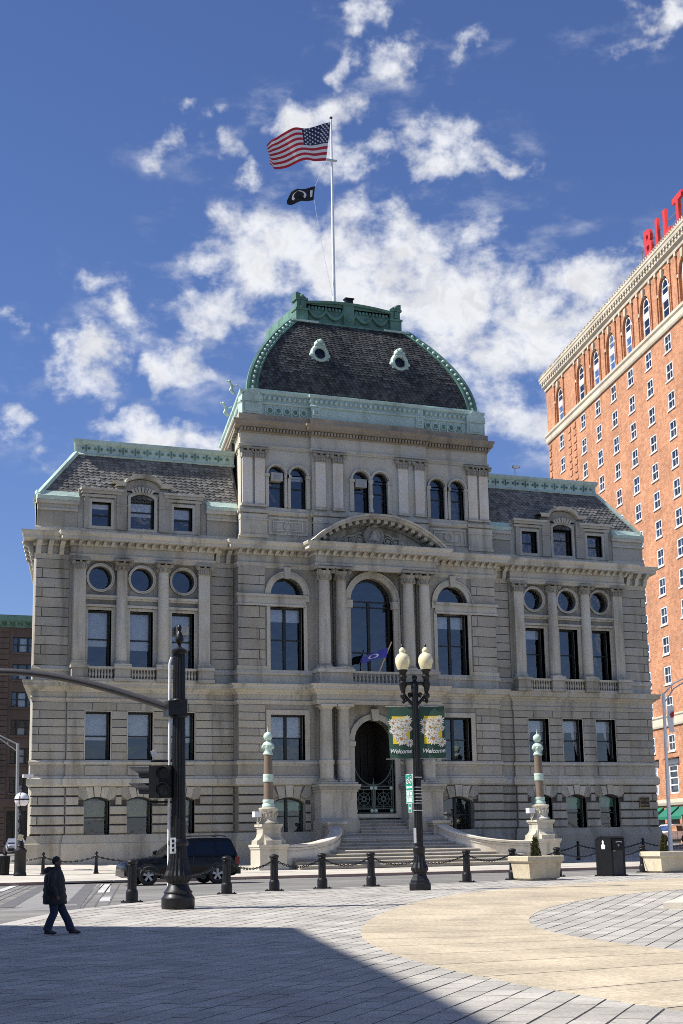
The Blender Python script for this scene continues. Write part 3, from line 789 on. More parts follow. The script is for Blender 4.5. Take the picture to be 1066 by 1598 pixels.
band('blocking_course', [(-.2, 9.99), (.03, 9.99), (.03, 10.46), (.10, 10.50), (.13, 10.58), (.09, 10.66), (.05, 10.76), (-.2, 10.76)], bay=-.05, por=None)
BY = -.42
P2 = dict(bay=BY, por=-1.66)
band('architrave', [(-.3, 16.28), (.04, 16.28), (.04, 16.42), (.09, 16.45), (.09, 16.56), (.03, 16.58), (.03, 16.98), (-.3, 16.98)], **P2)
band('cornice', [(-.3, 16.98), (.10, 16.98), (.14, 17.06), (.14, 17.22), (.62, 17.24), (.62, 17.40), (.70, 17.47), (.74, 17.58), (.74, 17.64), (-.3, 17.72)], **P2)
# transom band of the centre block between window and lunette
for s in (-1, 1):
    MB().box(s*3.9, s*7.82, -.86, -.7, 14.20, 14.82).box(s*3.9, s*7.9, -.94, -.7, 14.70, 14.84).box(s*3.9, s*7.86, -.90, -.7, 14.2, 14.30).build('impost_band', 'granite_trim', CH)
    MB().box(s*6.16, s*7.86, -.82, -.7, 10.76, 10.96).build('pier_base', 'granite_trim', CH)
# modillions and console brackets
modm = MB().prism([(0, 0), (-.34, 0), (-.34, -.10), (-.20, -.16), (-.06, -.26), (0, -.28)], -.085, .085, 'x').mesh('modillion', 'granite_trim')
conm = MB().prism([(0, 0), (-.52, 0), (-.54, -.12), (-.42, -.22), (-.22, -.34), (-.16, -.62), (-.06, -.74), (0, -.74)], -.12, .12, 'x').mesh('console_bracket', 'granite_trim')
def row(me, name, x0, x1, step, y, z):
    n = max(1, round(abs(x1-x0)/step))
    for i in range(n+1): inst(me, name, CH, TR(x0+(x1-x0)*i/n, y, z))
for s in (-1, 1):
    row(modm, 'modillion', s*9.0, s*16.8, .44, BY-.12, 17.24)
    for x in (18.42, 17.82, 17.22): inst(conm, 'console_bracket', CH, TR(s*x, -.08, 17.24))
    for x in (8.75, 8.15): inst(conm, 'console_bracket', CH, TR(s*x, -.08, 17.24))
    row(modm, 'modillion', s*3.95, s*7.75, .42, -.87, 17.24)
    for i in range(5): inst(conm, 'console_bracket', CH, TR(s*18.58+i*1.2*SK, .5+i*1.2, 17.24, s*R(90)))
row(modm, 'modillion', -3.5, 3.5, .44, -1.78, 17.24)
# ---- windows ----------------------------------------------------------------------
def window(xc, hw, y, z0, z1, rise=0, mull=True, rails=(.5,), blind=.4, bmat='blind', frame=.09, ac=False, parent=CH, mat='window_timber', swag=False, circle=False):
    o = arch(xc, hw, z0, z1, rise) if not circle else [(xc+hw*math.cos(2*math.pi*i/20), (z0+z1)/2+hw*math.sin(2*math.pi*i/20)) for i in range(20)]
    i_ = arch(xc, hw, z0, z1, rise, frame) if not circle else [(xc+(hw-frame)*math.cos(2*math.pi*i/20), (z0+z1)/2+(hw-frame)*math.sin(2*math.pi*i/20)) for i in range(20)]
    f = MB().ring(o, i_, y-.04, y+.10)
    if not circle:
        for r in rails: f.box(xc-hw+frame*.5, xc+hw-frame*.5, y-.02, y+.07, z0+(z1-z0)*r-.035, z0+(z1-z0)*r+.035)
        if mull:
            zt = z1-(rise if rise >= hw*.9 and mull != 'full' else frame*.5)
            f.box(xc-.075, xc+.075, y-.05, y+.08, z0+frame*.5, zt)
    w = f.build('window', mat, parent)
    p = MB(); n = len(i_); p.v = [(a, y+.03, b) for a, b in i_]; p.f = [tuple(range(n))]; p.sm = [False]; p.build('pane', 'glass', w)
    if blind:
        zb = z1-(z1-z0)*blind
        MB().box(xc-hw+.05, xc+hw-.05, y+.055, y+.07, zb, z1-.02 if not rise else z1-rise*.9).build('blind', bmat, w)
        if swag:
            for q in (-1, 1):
                MB().prism([(xc+q*(hw-.04), z1-.1), (xc+q*.10, z1-.1), (xc+q*.25, zb-.2), (xc+q*(hw-.25), zb-.7), (xc+q*(hw-.06), z0+.3)], y+.13, y+.15).build('curtain', 'blind', w)
    if ac:
        zc = z0+(z1-z0)*.60 if ac == 1 else ac
        MB().box(xc-.34, xc+.34, y-.42, y+.1, zc, zc+.46).box(xc-.30, xc+.30, y-.44, y-.41, zc+.06, zc+.40).build('air_conditioner', 'ac_unit', w)
        MB().box(xc-.22, xc+.22, y-.455, y-.438, zc+.1, zc+.36).build('air_conditioner_grille', 'steel_grey', w)
    return w
def surround(xc, hw, z0, z1, rise, y, w=.2, d=.07, back=.3, mat='granite_trim', parent=CH):
    return MB().ring(arch(xc, hw, z0, z1, rise, -w), arch(xc, hw, z0, z1, rise, 0), y-d, y+back).build('window_surround', mat, parent)
rb = random.Random(21)
def jb(v): return v+rb.uniform(-.09, .09)
for s in (-1, 1):
    for k, x in enumerate(WX):
        i = (2-k) if s < 0 else k       # 0 = leftmost of the wing seen in the picture for the left wing
        lw = s < 0
        window(s*x, .66, .33, 2.15, 4.15, .2, mull=False, rails=(.48,), blind=jb(.52) if lw else (0 if k == 0 else jb(.45)), bmat='blind_yellow' if lw else 'blind_green', mat='window_timber_green')
        window(s*x, .66, .33, 5.99, 8.45, 0, mull=False, rails=(.5,), blind=jb(.58) if lw else .30, swag=not lw)
        window(s*x, .62, .33, 10.72, 13.7, 0, mull=False, rails=(.5,), blind=jb(.62) if lw else (0 if k else .2), ac=(12.55 if (lw and k == 0) else False))
        window(s*x, .63, .24, 14.77, 16.03, circle=True, blind=0, frame=.06)
        surround(s*x, .66, 2.15, 4.15, .2, -.12, .03, -.02, .35, 'granite')
        surround(s*x, .66, 5.99, 8.45, 0, -.12, .05, .035, .35)
        surround(s*x, .62, 10.72, 13.7, 0, -.12, .14, .06, .35)
        MB().box(s*x-.86, s*x+.86, -.30, .1, 13.86, 13.98).box(s*x-.95, s*x+.95, -.36, .1, 14.34, 14.46).box(s*x-.9, s*x+.9, -.24, .1, 14.24, 14.34).build('window_entablature', 'granite_trim', CH)
        ring = lambda r: [(s*x+r*math.cos(2*math.pi*q/24), 15.4+r*math.sin(2*math.pi*q/24)) for q in range(24)]
        MB().ring(ring(.76), ring(.62), -.19, .2).ring(ring(.76), ring(.71), -.24, -.1).build('round_surround', 'granite_trim', CH)
        MB().box(s*x-.66, s*x+.66, -.21, -.1, 5.24, 5.70).build('apron_panel', 'granite', CH)
    window(s*5, .94, -.33, 2.08, 4.05, .28, rails=(.5,), blind=.35 if s < 0 else 0, bmat='blind_green', mat='window_timber_green')
    window(s*5, .97, -.33, 5.95, 8.38, 0, rails=(.5,), blind=.5 if s < 0 else 0)
    window(s*5, .97, -.33, 10.67, 14.18, 0, rails=(.5,), blind=.22)
    window(s*5, .95, -.33, 14.85, 15.80, .95, mull=False, rails=(), blind=0)
    surround(s*5, .97, 5.95, 8.38, 0, -.75, .26, .06)
    surround(s*5, .97, 10.67, 14.18, 0, -.75, .20, .06)
    surround(s*5, .95, 14.85, 15.80, .95, -.75, .34, .10)
    MB().ring(arch(s*5, 1.29, 14.85, 16.14, 1.29, 0), arch(s*5, 1.22, 14.85, 16.07, 1.22, 0), -.90, -.8).build('archivolt_edge', 'granite_trim', CH)
    MB().prism([(s*5-.14, 15.74), (s*5+.14, 15.74), (s*5+.2, 16.34), (s*5-.2, 16.34)], -.98, -.7).build('keystone', 'granite_trim', CH)
# centre first-floor window and door
window(0, 1.3, -.35, 10.72, 16.0, 1.3, mull=True, rails=(.76, .70, .22), blind=0, frame=.13)
surround(0, 1.3, 10.0, 16.0, 1.3, -.75, .36, .16, .45)
MB().ring(arch(0, 1.66, 10, 16.36, 1.66, 0), arch(0, 1.56, 10, 16.26, 1.56, 0), -.98, -.85).build('archivolt_edge', 'granite_trim', CH)
surround(0, 1.2, 3.15, 8.2, 1.2, -.75, .30, .12, .6)
for s in (-1, 1): MB().box(s*1.2, s*1.6, -1.0, -.7, 14.3, 14.72).build('impost', 'granite_trim', CH); MB().box(s*1.16, s*1.55, -.96, -.7, 6.75, 7.0).build('impost', 'granite_trim', CH)
MB().prism([(-.16, 8.12), (.16, 8.12), (.24, 8.74), (-.24, 8.74)], -1.02, -.7).build('keystone', 'granite_trim', CH)
vest = MB().box(-1.6, -1.25, -.2, 3.0, 3.0, 9).box(1.25, 1.6, -.2, 3.0, 3.0, 9).box(-1.6, 1.6, 2.9, 3.1, 3, 9).box(-1.6, 1.6, -.2, 3.1, 8.3, 8.5).box(-1.6, 1.6, -.2, 3.1, 2.9, 3.14)
vest.build('vestibule', 'interior', CH)
dr = MB().box(-1.2, 1.2, 2.0, 2.12, 3.14, 8.2).build('door', 'door_dark', CH)
for i in range(5): MB().box(-1.0+i*.45, -.9+i*.45, 1.92, 2.0, 3.3, 7.6).build('door_panel', 'bronze', dr)
# wrought iron gate
def gate():
    g = thing('x', 'x', 'x') if False else None
    m = MB(); y = -.55
    for x in (-1.16, 0.0, 1.16): m.box(x-.045, x+.045, y-.03, y+.03, 3.16, 4.75 if x == 0 else 6.2)
    for z in (3.2, 3.42, 4.45, 4.62): m.box(-1.16, 1.16, y-.02, y+.02, z-.025, z+.025)
    G = m.build('gate', 'gate_iron', CH)
    for s in (-1, 1):
        c = (s*.58, 3.94); t = MB()
        for rr, w in ((.34, .025), (.12, .05)):
            t.tube([(c[0]+rr*math.cos(2*math.pi*q/16), y, c[1]+rr*math.sin(2*math.pi*q/16)) for q in range(16)], w, 5, closed=True)
        for q in range(8):
            a = q*math.pi/4; t.tube([(c[0]+.12*math.cos(a), y, c[1]+.12*math.sin(a)), (c[0]+.5*math.cos(a), y, c[1]+.5*math.sin(a))], .022, 5)
        t.box(c[0]-.52, c[0]+.52, y-.02, y+.02, 3.5, 3.54).box(c[0]-.5, c[0]-.46, y-.02, y+.02, 3.45, 4.45).box(c[0]+.46, c[0]+.5, y-.02, y+.02, 3.45, 4.45)
        t.build('rosette_panel', 'gate_iron', G)
        for xx in (.12, 1.05):
            for z in (3.31, 4.53): MB().lathe([(.001, -.05), (.09, -.03), (.10, 0), (.06, .03), (.001, .05)], 0, 0, 10).xform(Matrix.Translation((s*xx, y-.03, z)) @ Matrix.Rotation(R(90), 4, 'X')).build('boss', 'copper_pale', G)
        arc = [(s*(1.16*math.sin(a)), y, 6.1-1.42*math.cos(a)) for a in [R(90)*q/12 for q in range(13)]]
        MB().tube(arc, .035, 6).build('curved_rail', 'gate_iron', G)
        MB().tube([(s*1.0, y, 4.7), (s*.86, y, 4.86), (s*.98, y, 4.98), (s*1.08, y, 4.86), (s*1.0, y, 4.8)], .02, 5).build('scroll', 'gate_iron', G)
    MB().lathe([(.03, 4.7), (.05, 4.8), (.015, 5.0), (.001, 5.1)], 0, y, 8).build('finial', 'gate_iron', G)
gate()
# ---- columns ----------------------------------------------------------------------
def shaft_mesh(name, r0, r1, h, seg=20):
    prof = []
    for i in range(9):
        t = i/8; prof.append(((r0+(r1-r0)*t)+.012*math.sin(math.pi*min(1, t*1.3))*r0*2, h*t))
    return MB().lathe(prof, 0, 0, seg).mesh(name, 'granite_trim')
def base_mesh(r, h):
    m = MB().box(-r*1.42, r*1.42, -r*1.42, r*1.42, 0, h*.35)
    m.lathe([(r*1.36, h*.35), (r*1.42, h*.48), (r*1.36, h*.60), (r*1.15, h*.66), (r*1.12, h*.74), (r*1.22, h*.84), (r*1.1, h*.95), (r*1.02, h)], 0, 0, 18)
    return m.mesh('column_base', 'granite_trim')
def cap_mesh(r, h, square=False):
    m = MB()
    if square: m.box(-r, r, -r*.5, r*.5, 0, h*.7)
    else: m.lathe([(r*.98, 0), (r*1.06, h*.05), (r*.98, h*.1), (r*.98, h*.2), (r*1.18, h*.55), (r*1.3, h*.7)], 0, 0, 16)
    n = 10 if not square else 7
    for i in range(n):               # leaf ring
        if square:
            px = -r+2*r*(i+.5)/n; m.prism([(px-.1*r, h*.08), (px+.1*r, h*.08), (px+.12*r, h*.34), (px, h*.46), (px-.12*r, h*.34)], -r*.62, -r*.45)
        else:
            a = 2*math.pi*i/n; k0 = len(m.v)
            m.prism([(-.2*r, h*.06), (.2*r, h*.06), (.22*r, h*.34), (0, h*.46), (-.22*r, h*.34)], -r*1.16, -r*.98)
            m.xform(Matrix.Rotation(a, 4, 'Z'), k0)
    for sx in (-1, 1):               # volutes
        for sy in ((-1, 1) if not square else (-1,)):
            k0 = len(m.v)
            pts = [(sx*r*(1.10+.36*(1-q/14)*math.cos(q*.9)*.9), 0, h*.66+.36*r*(1-q/14)*math.sin(q*.9)) for q in range(13)]
            m.tube(pts, r*.13, 6)
            m.lathe([(r*.20, -.2*r), (r*.20, .2*r)], 0, 0, 8)
            k1 = len(m.v)-16
            m.v = m.v[:k1]+[(v[0]+sx*r*1.10, v[2], v[1]+h*.66) for v in m.v[k1:]]
            m.xform(Matrix.Translation((0, sy*r*(1.0 if not square else .62), 0)), k0)
    a = r*1.5; yb = r*1.5 if not square else r*.8
    m.box(-a, a, -yb, yb if not square else r*.5, h*.86, h)
    m.box(-r*.16, r*.16, -yb-.04*r, -yb+.3*r, h*.66, h*.98)
    return m.mesh('capital', 'granite_dark')
def column(parent, x, y, z0, z1, meshes, name='column'):
    """meshes: base (h), shaft, capital"""
    (bm, bh), (smh, sh), (cm, chh) = meshes
    c = inst(smh, name, parent, TR(x, y, z0+bh)); inst(bm, 'base', c, TR(x, y, z0)); inst(cm, 'capital', c, TR(x, y, z1-chh)); return c
R1 = .31
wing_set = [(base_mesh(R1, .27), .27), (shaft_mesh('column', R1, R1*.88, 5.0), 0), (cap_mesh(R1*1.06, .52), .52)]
pil_shaft = MB().box(-.31, .31, -.12, .2, 0, 4.98).mesh('pilaster', 'granite_trim')
pil_base = MB().box(-.42, .42, -.22, .2, 0, .10).box(-.38, .38, -.19, .2, .10, .18).box(-.345, .345, -.155, .2, .18, .27).mesh('pilaster_base', 'granite_trim')
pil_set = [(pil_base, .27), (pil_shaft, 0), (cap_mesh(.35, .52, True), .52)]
balm = MB().lathe([(.055, 0), (.055, .05), (.035, .08), (.075, .22), (.06, .30), (.032, .42), (.05, .47), (.055, .5)], 0, 0, 7).mesh('baluster', 'granite_trim')
CX = (9.55, 11.80, 14.04, 16.28)
for s in (-1, 1):
    for x in CX:
        y = -.36
        MB().box(s*x-.46, s*x+.46, -.80, -.05, 9.98, 10.14).box(s*x-.41, s*x+.41, -.74, -.05, 10.14, 10.62).box(s*x-.47, s*x+.47, -.82, -.05, 10.62, 10.76).build('pedestal', 'granite', CH)
        if x in (9.55, 16.28): column(CH, s*x, -.30, 10.76, 16.30, pil_set, 'pilaster')
        else: column(CH, s*x, y, 10.76, 16.30, wing_set)
    for a, b in zip(CX, CX[1:]):
        a += .47; b -= .47
        bl = MB().box(s*a, s*b, -.66, -.42, 10.60, 10.72).box(s*a, s*b, -.64, -.44, 9.98, 10.10).build('balustrade', 'granite_trim', CH)
        n = 8
        for i in range(n): inst(balm, 'baluster', bl, TR(s*(a+(b-a)*(i+.5)/n), -.54, 10.10))
    for a, b in zip(CX, CX[1:]):   # jamb strips beside the windows
        xm = (a+b)/2
        for q in (-1, 1): MB().box(s*xm+q*.78-.08, s*xm+q*.78+.08, -.2, 0, 10.76, 13.86).build('jamb', 'granite_trim', CH)
# portico
PX = (2.03, 3.02); PYC = -1.30; R2 = .335
bx2 = base_mesh(R2, .28)
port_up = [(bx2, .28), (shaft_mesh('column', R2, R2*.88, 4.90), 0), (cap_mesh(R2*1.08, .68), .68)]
lowshaft = MB().lathe([(R2*1.12, 0), (R2*1.12, .72), (R2*1.24, .76), (R2*1.24, .94), (R2*1.05, 1.0), (R2*1.03, 2.0), (R2*.95, 3.62), (R2*1.03, 3.66), (R2*1.03, 3.7), (R2*.95, 3.72)], 0, 0, 20).mesh('column', 'granite_trim')
tusc = MB().lathe([(R2*.95, 0), (R2*.95, .1), (R2*1.1, .14), (R2*1.3, .24)], 0, 0, 18).box(-R2*1.4, R2*1.4, -R2*1.4, R2*1.4, .24, .36).mesh('capital', 'granite_trim')
tbase = MB().box(-R2*1.35, R2*1.35, -R2*1.35, R2*1.35, 0, .1).lathe([(R2*1.3, .1), (R2*1.34, .16), (R2*1.15, .22)], 0, 0, 18).mesh('column_base', 'granite_trim')
port_lo = [(tbase, .22), (lowshaft, 0), (tusc, .36)]
for s in (-1, 1):
    m = MB().box(s*1.42, s*3.66, -1.92, -.7, .2, 2.74)
    m.taper(min(s*1.42, s*3.66), max(s*1.42, s*3.66), -1.92, -.7, 2.74, 2.92, .08, .08)
    m.box(s*1.52, s*3.56, -1.80, -.7, 2.92, 4.30)
    m.box(s*1.46, s*3.62, -1.87, -.7, 4.30, 4.42).box(s*1.38, s*3.70, -1.96, -.7, 4.42, 4.58).box(s*1.34, s*3.74, -2.0, -.7, 4.58, 4.68).box(s*1.45, s*3.6, -1.85, -.7, 4.68, 4.80)
    m.build('portico_pedestal', 'granite', CH)
    m = MB().box(s*1.52, s*3.58, -1.80, -.7, 10.0, 10.14).box(s*1.58, s*3.52, -1.74, -.7, 10.14, 10.62).box(s*1.48, s*3.62, -1.84, -.7, 10.62, 10.80)
    m.build('column_pedestal', 'granite', CH)
    for x in PX:
        column(CH, s*x, PYC, 4.80, 8.92, port_lo)
        column(CH, s*x, PYC, 10.80, 16.36, port_up)
        MB().box(s*x-.30, s*x+.30, -.95, -.7, 10.8, 16.3).build('pilaster', 'granite', CH)
        MB().box(s*x-.32, s*x+.32, -.92, -.7, 4.8, 8.92).build('pilaster', 'granite', CH)
    MB().box(s*1.60, s*3.58, -1.63, -.72, 8.92, 9.44).build('entablature_block', 'granite', CH)
    MB().box(s*1.60, s*3.58, -1.64, -.72, 16.36, 17.0).build('entablature_block', 'granite', CH)
MB().box(-1.6, 1.6, -1.60, -.72, 8.96, 9.44).build('entablature_beam', 'granite', CH)
MB().box(-1.6, 1.6, -1.56, -.72, 16.52, 17.0).box(-1.6, 1.6, -1.66, -1.4, 16.72, 16.84).build('entablature_beam', 'granite', CH)
bl = MB().box(-1.48, 1.48, -1.72, -1.46, 10.60, 10.72).box(-1.48, 1.48, -1.70, -1.48, 10.0, 10.10).build('balustrade', 'granite_trim', CH)
for i in range(13): inst(balm, 'baluster', bl, TR(-1.48+2.96*(i+.5)/13, -1.59, 10.10))
MB().box(-3.6, 3.6, -1.6, -.7, 9.5, 9.99).build('balcony_floor', 'granite', CH)
# segmental pediment
def pediment():
    hw, z0, zt = 4.02, 17.72, 19.36; rise = zt-z0; yb = -.75
    rad = (hw*hw+rise*rise)/(2*rise); zc = zt-rad; a = math.asin(hw/rad); n = 28
    def arcpts(r): return [(r*math.sin(-a+2*a*i/n), zc+r*math.cos(-a+2*a*i/n)) for i in range(n+1)]
    def arcband(r0, r1, y0): 
        p = arcpts(r0)+list(reversed(arcpts(r1))); m = MB()
        for i in range(n):
            q0, q1 = arcpts(r0)[i], arcpts(r0)[i+1]; q2, q3 = arcpts(r1)[i+1], arcpts(r1)[i]
            m.add([(q0[0], y0, q0[1]), (q1[0], y0, q1[1]), (q2[0], y0, q2[1]), (q3[0], y0, q3[1]), (q0[0], yb, q0[1]), (q1[0], yb, q1[1]), (q2[0], yb, q2[1]), (q3[0], yb, q3[1])],
                  [(0, 1, 2, 3), (0, 4, 5, 1), (2, 6, 7, 3), (4, 5, 6, 7)])
        return m
    T = MB()
    for i in range(n):
        q0, q1 = arcpts(rad-.2)[i], arcpts(rad-.2)[i+1]; zb = 17.66
        T.add([(q0[0], -1.15, zb), (q1[0], -1.15, zb), (q1[0], -1.15, max(zb, q1[1])), (q0[0], -1.15, max(zb, q0[1]))], [(0, 1, 2, 3)])
    ped = T.build('pediment', 'granite', CH)
    arcband(rad, rad-.10, -2.36).build('raking_cornice', 'granite_trim', ped)
    arcband(rad-.10, rad-.24, -2.28).build('raking_corona', 'granite_trim', ped)
    arcband(rad-.24, rad-.50, -1.34).build('raking_bed', 'granite', ped)
    for i in range(19):
        b = -a*.93+2*a*.93*i/18; k0 = 0
        mm = MB().box(-.11, .11, -2.05, -1.3, -.20, 0)
        mm.xform(Matrix.Translation(((rad-.24)*math.sin(b), 0, zc+(rad-.24)*math.cos(b))) @ Matrix.Rotation(b, 4, 'Y'))
        mm.build('modillion', 'granite_trim', ped)
    c = (0, 18.30)
    med = MB().lathe([(.001, .04), (.46, .05), (.50, .14), (.60, .16), (.64, .10), (.64, -.05)], 0, 0, 28)
    med.xform(Matrix.Translation((c[0], -1.2, c[1])) @ Matrix.Rotation(R(90), 4, 'X'))
    med.build('medallion', 'granite_trim', ped)
    beads = MB()
    for q in range(26): beads.ball((.57*math.cos(2*math.pi*q/26), -1.36, c[1]+.57*math.sin(2*math.pi*q/26)), .045, 6, 4)
    stuff(beads.build('medallion_beads', 'granite_trim', ped))
    fig = MB().ball((0, -1.26, 18.24), .22, 10, 8, 1.15).ball((0, -1.32, 18.50), .13, 8, 6).tube([(-.3, -1.27, 18.05), (-.1, -1.38, 18.2), (.22, -1.38, 18.05)], .08, 6).lathe([(.24, 18.78), (.2, 18.86), (.12, 18.97), (.05, 19.02)], 0, -1.4, 10)
    fig.build('medallion_figure', 'granite_pale', ped)
    for s in (-1, 1):
        sc_ = MB()
        for k in range(5):
            cx = s*(.86+.44*k); zz = 17.96+.08*(3-k)*.4; rr = .26-.035*k
            sc_.tube([(cx+s*rr*(1-q/16)*math.cos(q*.75+k), -1.22, zz+rr*(1-q/16)*math.sin(q*.75+k)) for q in range(14)], .05, 5)
            sc_.ball((cx, -1.24, zz), .11, 7, 5)
        sc_.tube([(s*(.7+.22*q), -1.22, 18.46-.055*q-.0035*q*q+.05*math.sin(q*2)) for q in range(11)], .06, 5)
        sc_.tube([(s*(.7+.22*q), -1.22, 17.84+.03*math.sin(q*2.2)) for q in range(11)], .05, 5)
        sc_.build('foliage_scroll', 'granite_trim', ped)
pediment()
# ---- attic storey and mansard roofs -------------------------------------------------
ATT = [(10.64, .52, 18.17, 19.47, 0), (12.90, .65, 18.14, 20.03, .22), (15.12, .52, 18.17, 19.47, 0)]
for s in (-1, 1):
    am = MB()
    wall_cells(am, *sorted((s*9.33, s*16.35)), 17.6, 20.1, .02, mir(ATT, s), .5)
    am.box(s*16.35, s*18.5, .05, .5, 17.6, 19.42); am.box(s*7.5, s*9.33, .05, .5, 17.6, 19.42)
    am.prism([(s*18.5, .05), (s*18.5+24*SK, 24), (s*18.0+24*SK, 24), (s*18.0, .05)], 17.6, 19.42, 'z')
    am.build('attic_wall', 'granite', CH)
for s in (-1, 1):
    a, b = s*7.6, s*18.5
    p = [(-18.5+20*SK, 20), (-18.5, .02), (-7.6, .02)] if s < 0 else [(7.6, .02), (18.5, .02), (18.5+20*SK, 20)]
    MB().sweep([(-.2, 17.66), (.10, 17.66), (.10, 17.92), (.05, 18.02), (-.2, 18.02)], p).build('attic_base', 'granite_trim', CH)
    for u, v in ((16.38, 18.5), (7.6, 9.3)):
        pp = sorted((s*u, s*v))
        MB().box(pp[0], pp[1], -.02, .4, 18.02, 18.86).build('parapet_panel', 'granite', CH)
        MB().box(pp[0], pp[1], -.10, .4, 18.86, 18.98).box(pp[0], pp[1], -.05, .4, 18.98, 19.22).box(pp[0]-.06, pp[1]+.06, -.16, .4, 19.22, 19.42).build('parapet_cap', 'granite_trim', CH)
        MB().prism([(-.20, 19.42), (-.24, 19.62), (-.12, 19.66), (.05, 19.92), (.5, 19.92), (.5, 19.42)], pp[0]-.05, pp[1]+.05, 'x').build('copper_gutter', 'copper_pale', CH)
    MB().sweep([(-.4, 19.42), (.20, 19.42), (.24, 19.62), (.12, 19.66), (-.08, 19.92), (-.4, 19.92)], [(-18.5+20*SK, 20), (-18.5, .1)] if s < 0 else [(18.5, .1), (18.5+20*SK, 20)]).build('copper_gutter', 'copper_pale', CH)
    for k, (x, hw, z0, z1, rise) in enumerate(ATT):
        lw = s < 0
        window(s*x, hw, .28, z0, z1, rise, mull=False, rails=(.5, .78) if rise else (.48,), blind=((.25 if k == 2 else .45) if not rise else .62) if lw else 0, frame=.07)
        surround(s*x, hw, z0, z1, rise, .02, .16, .10, .3)
    for x in (10.64, 15.12):
        xx = s*x
        for q in (-1, 1): MB().box(xx+q*.80-.13, xx+q*.80+.13, -.10, .1, 18.02, 19.72).build('dormer_pilaster', 'granite', CH)
        MB().box(xx-1.02, xx+1.02, -.12, .9, 19.72, 19.86).box(xx-1.08, xx+1.08, -.20, .95, 19.90, 20.06).box(xx-1.14, xx+1.14, -.28, 1.0, 20.06, 20.17).build('dormer_cornice', 'granite_trim', CH)
    xx = s*12.90
    for q in (-1, 1):
        MB().box(xx+q*1.16-.27, xx+q*1.16+.27, -.16, .1, 18.02, 20.22).box(xx+q*1.16-.30, xx+q*1.16+.30, -.19, .1, 19.28, 19.38).build('dormer_pilaster', 'granite', CH)
    # curved head with shoulders
    def head(t, z):
        pts = [(xx-1.52-t, z), (xx-.98-t*.2, z)]
        n = 12
        for i in range(n+1):
            a = math.pi*(1-i/n); pts.append((xx+(.98+t*.2)*math.cos(a), z+(.52)*math.sin(a)*.92))
        pts += [(xx+.98+t*.2, z), (xx+1.52+t, z)]
        return pts
    lo = [(xx-1.43, 20.2), (xx+1.43, 20.2)]
    MB().prism([lo[0]]+head(-.09, 20.36)+[lo[1]], -.02, 1.1).build('dormer_head', 'granite', CH)
    hp = head(0, 20.40); hq = head(.12, 20.60)
    m = MB()
    for i in range(len(hp)-1):
        a, b, c, d = hp[i], hp[i+1], hq[i+1], hq[i]
        m.add([(a[0], -.30, a[1]), (b[0], -.30, b[1]), (c[0], -.36, c[1]), (d[0], -.36, d[1]), (a[0], 1.2, a[1]), (b[0], 1.2, b[1]), (c[0], 1.2, c[1]), (d[0], 1.2, d[1])],
              [(0, 1, 2, 3), (0, 4, 5, 1), (3, 2, 6, 7), (4, 7, 6, 5)])
    m.build('dormer_cornice', 'granite_trim', CH)
    for q in range(-3, 4):
        a = q*R(11); MB().prism([(xx+.72*math.sin(a-.07)*1.1, 19.62+.50*math.cos(a-.07)), (xx+.72*math.sin(a+.07)*1.1, 19.62+.50*math.cos(a+.07)), (xx+1.0*math.sin(a+.07)*1.1, 19.62+.80*math.cos(a+.07)), (xx+1.0*math.sin(a-.07)*1.1, 19.62+.80*math.cos(a-.07))], -.13-(.05 if q == 0 else 0), .0).build('voussoir', 'granite_trim', CH)
    for q in (-1, 1):     # copper scrolls behind the dormer shoulders
        MB().lathe([(.22, -.35), (.26, 0), (.22, .35)], 0, 0, 12).xform(Matrix.Translation((xx+q*1.72, .55, 20.28)) @ Matrix.Rotation(R(90), 4, 'Y')).build('copper_scroll', 'copper_pale', CH)
# slates
def slates(pt, nrm, rows, name, mat, w=.27, parent=CH, jit=4):
    """rows: list of (v, vnext2, xa, xb); pt(x, v) -> point, nrm(v) -> normal"""
    m = MB(); rnd = random.Random(jit)
    for j, (v, vt, xa, xb) in enumerate(rows):
        n = int((xb-xa)/w); off = (w/2 if j % 2 else 0)
        for i in range(n+1):
            x0 = xa+i*w+off; x1 = min(x0+w-.006, xb); 
            if x1-x0 < .1: continue
            xm = (x0+x1)/2; N = nrm(v); o = .062+rnd.uniform(-.010, .012); dv = (vt-v)
            L = v+dv*.24
            P = [pt(x0, vt)+N*.004, pt(x1, vt)+N*.004, pt(x1, L)+N*(o*.85), pt(xm, v)+N*o, pt(x0, L)+N*(o*.85)]
            Q = [p-N*.022 for p in P[2:]]
            m.add(P+Q, [(0, 1, 2, 3, 4), (2, 5, 6, 3), (3, 6, 7, 4)])
    return stuff(m.build(name, mat, parent))
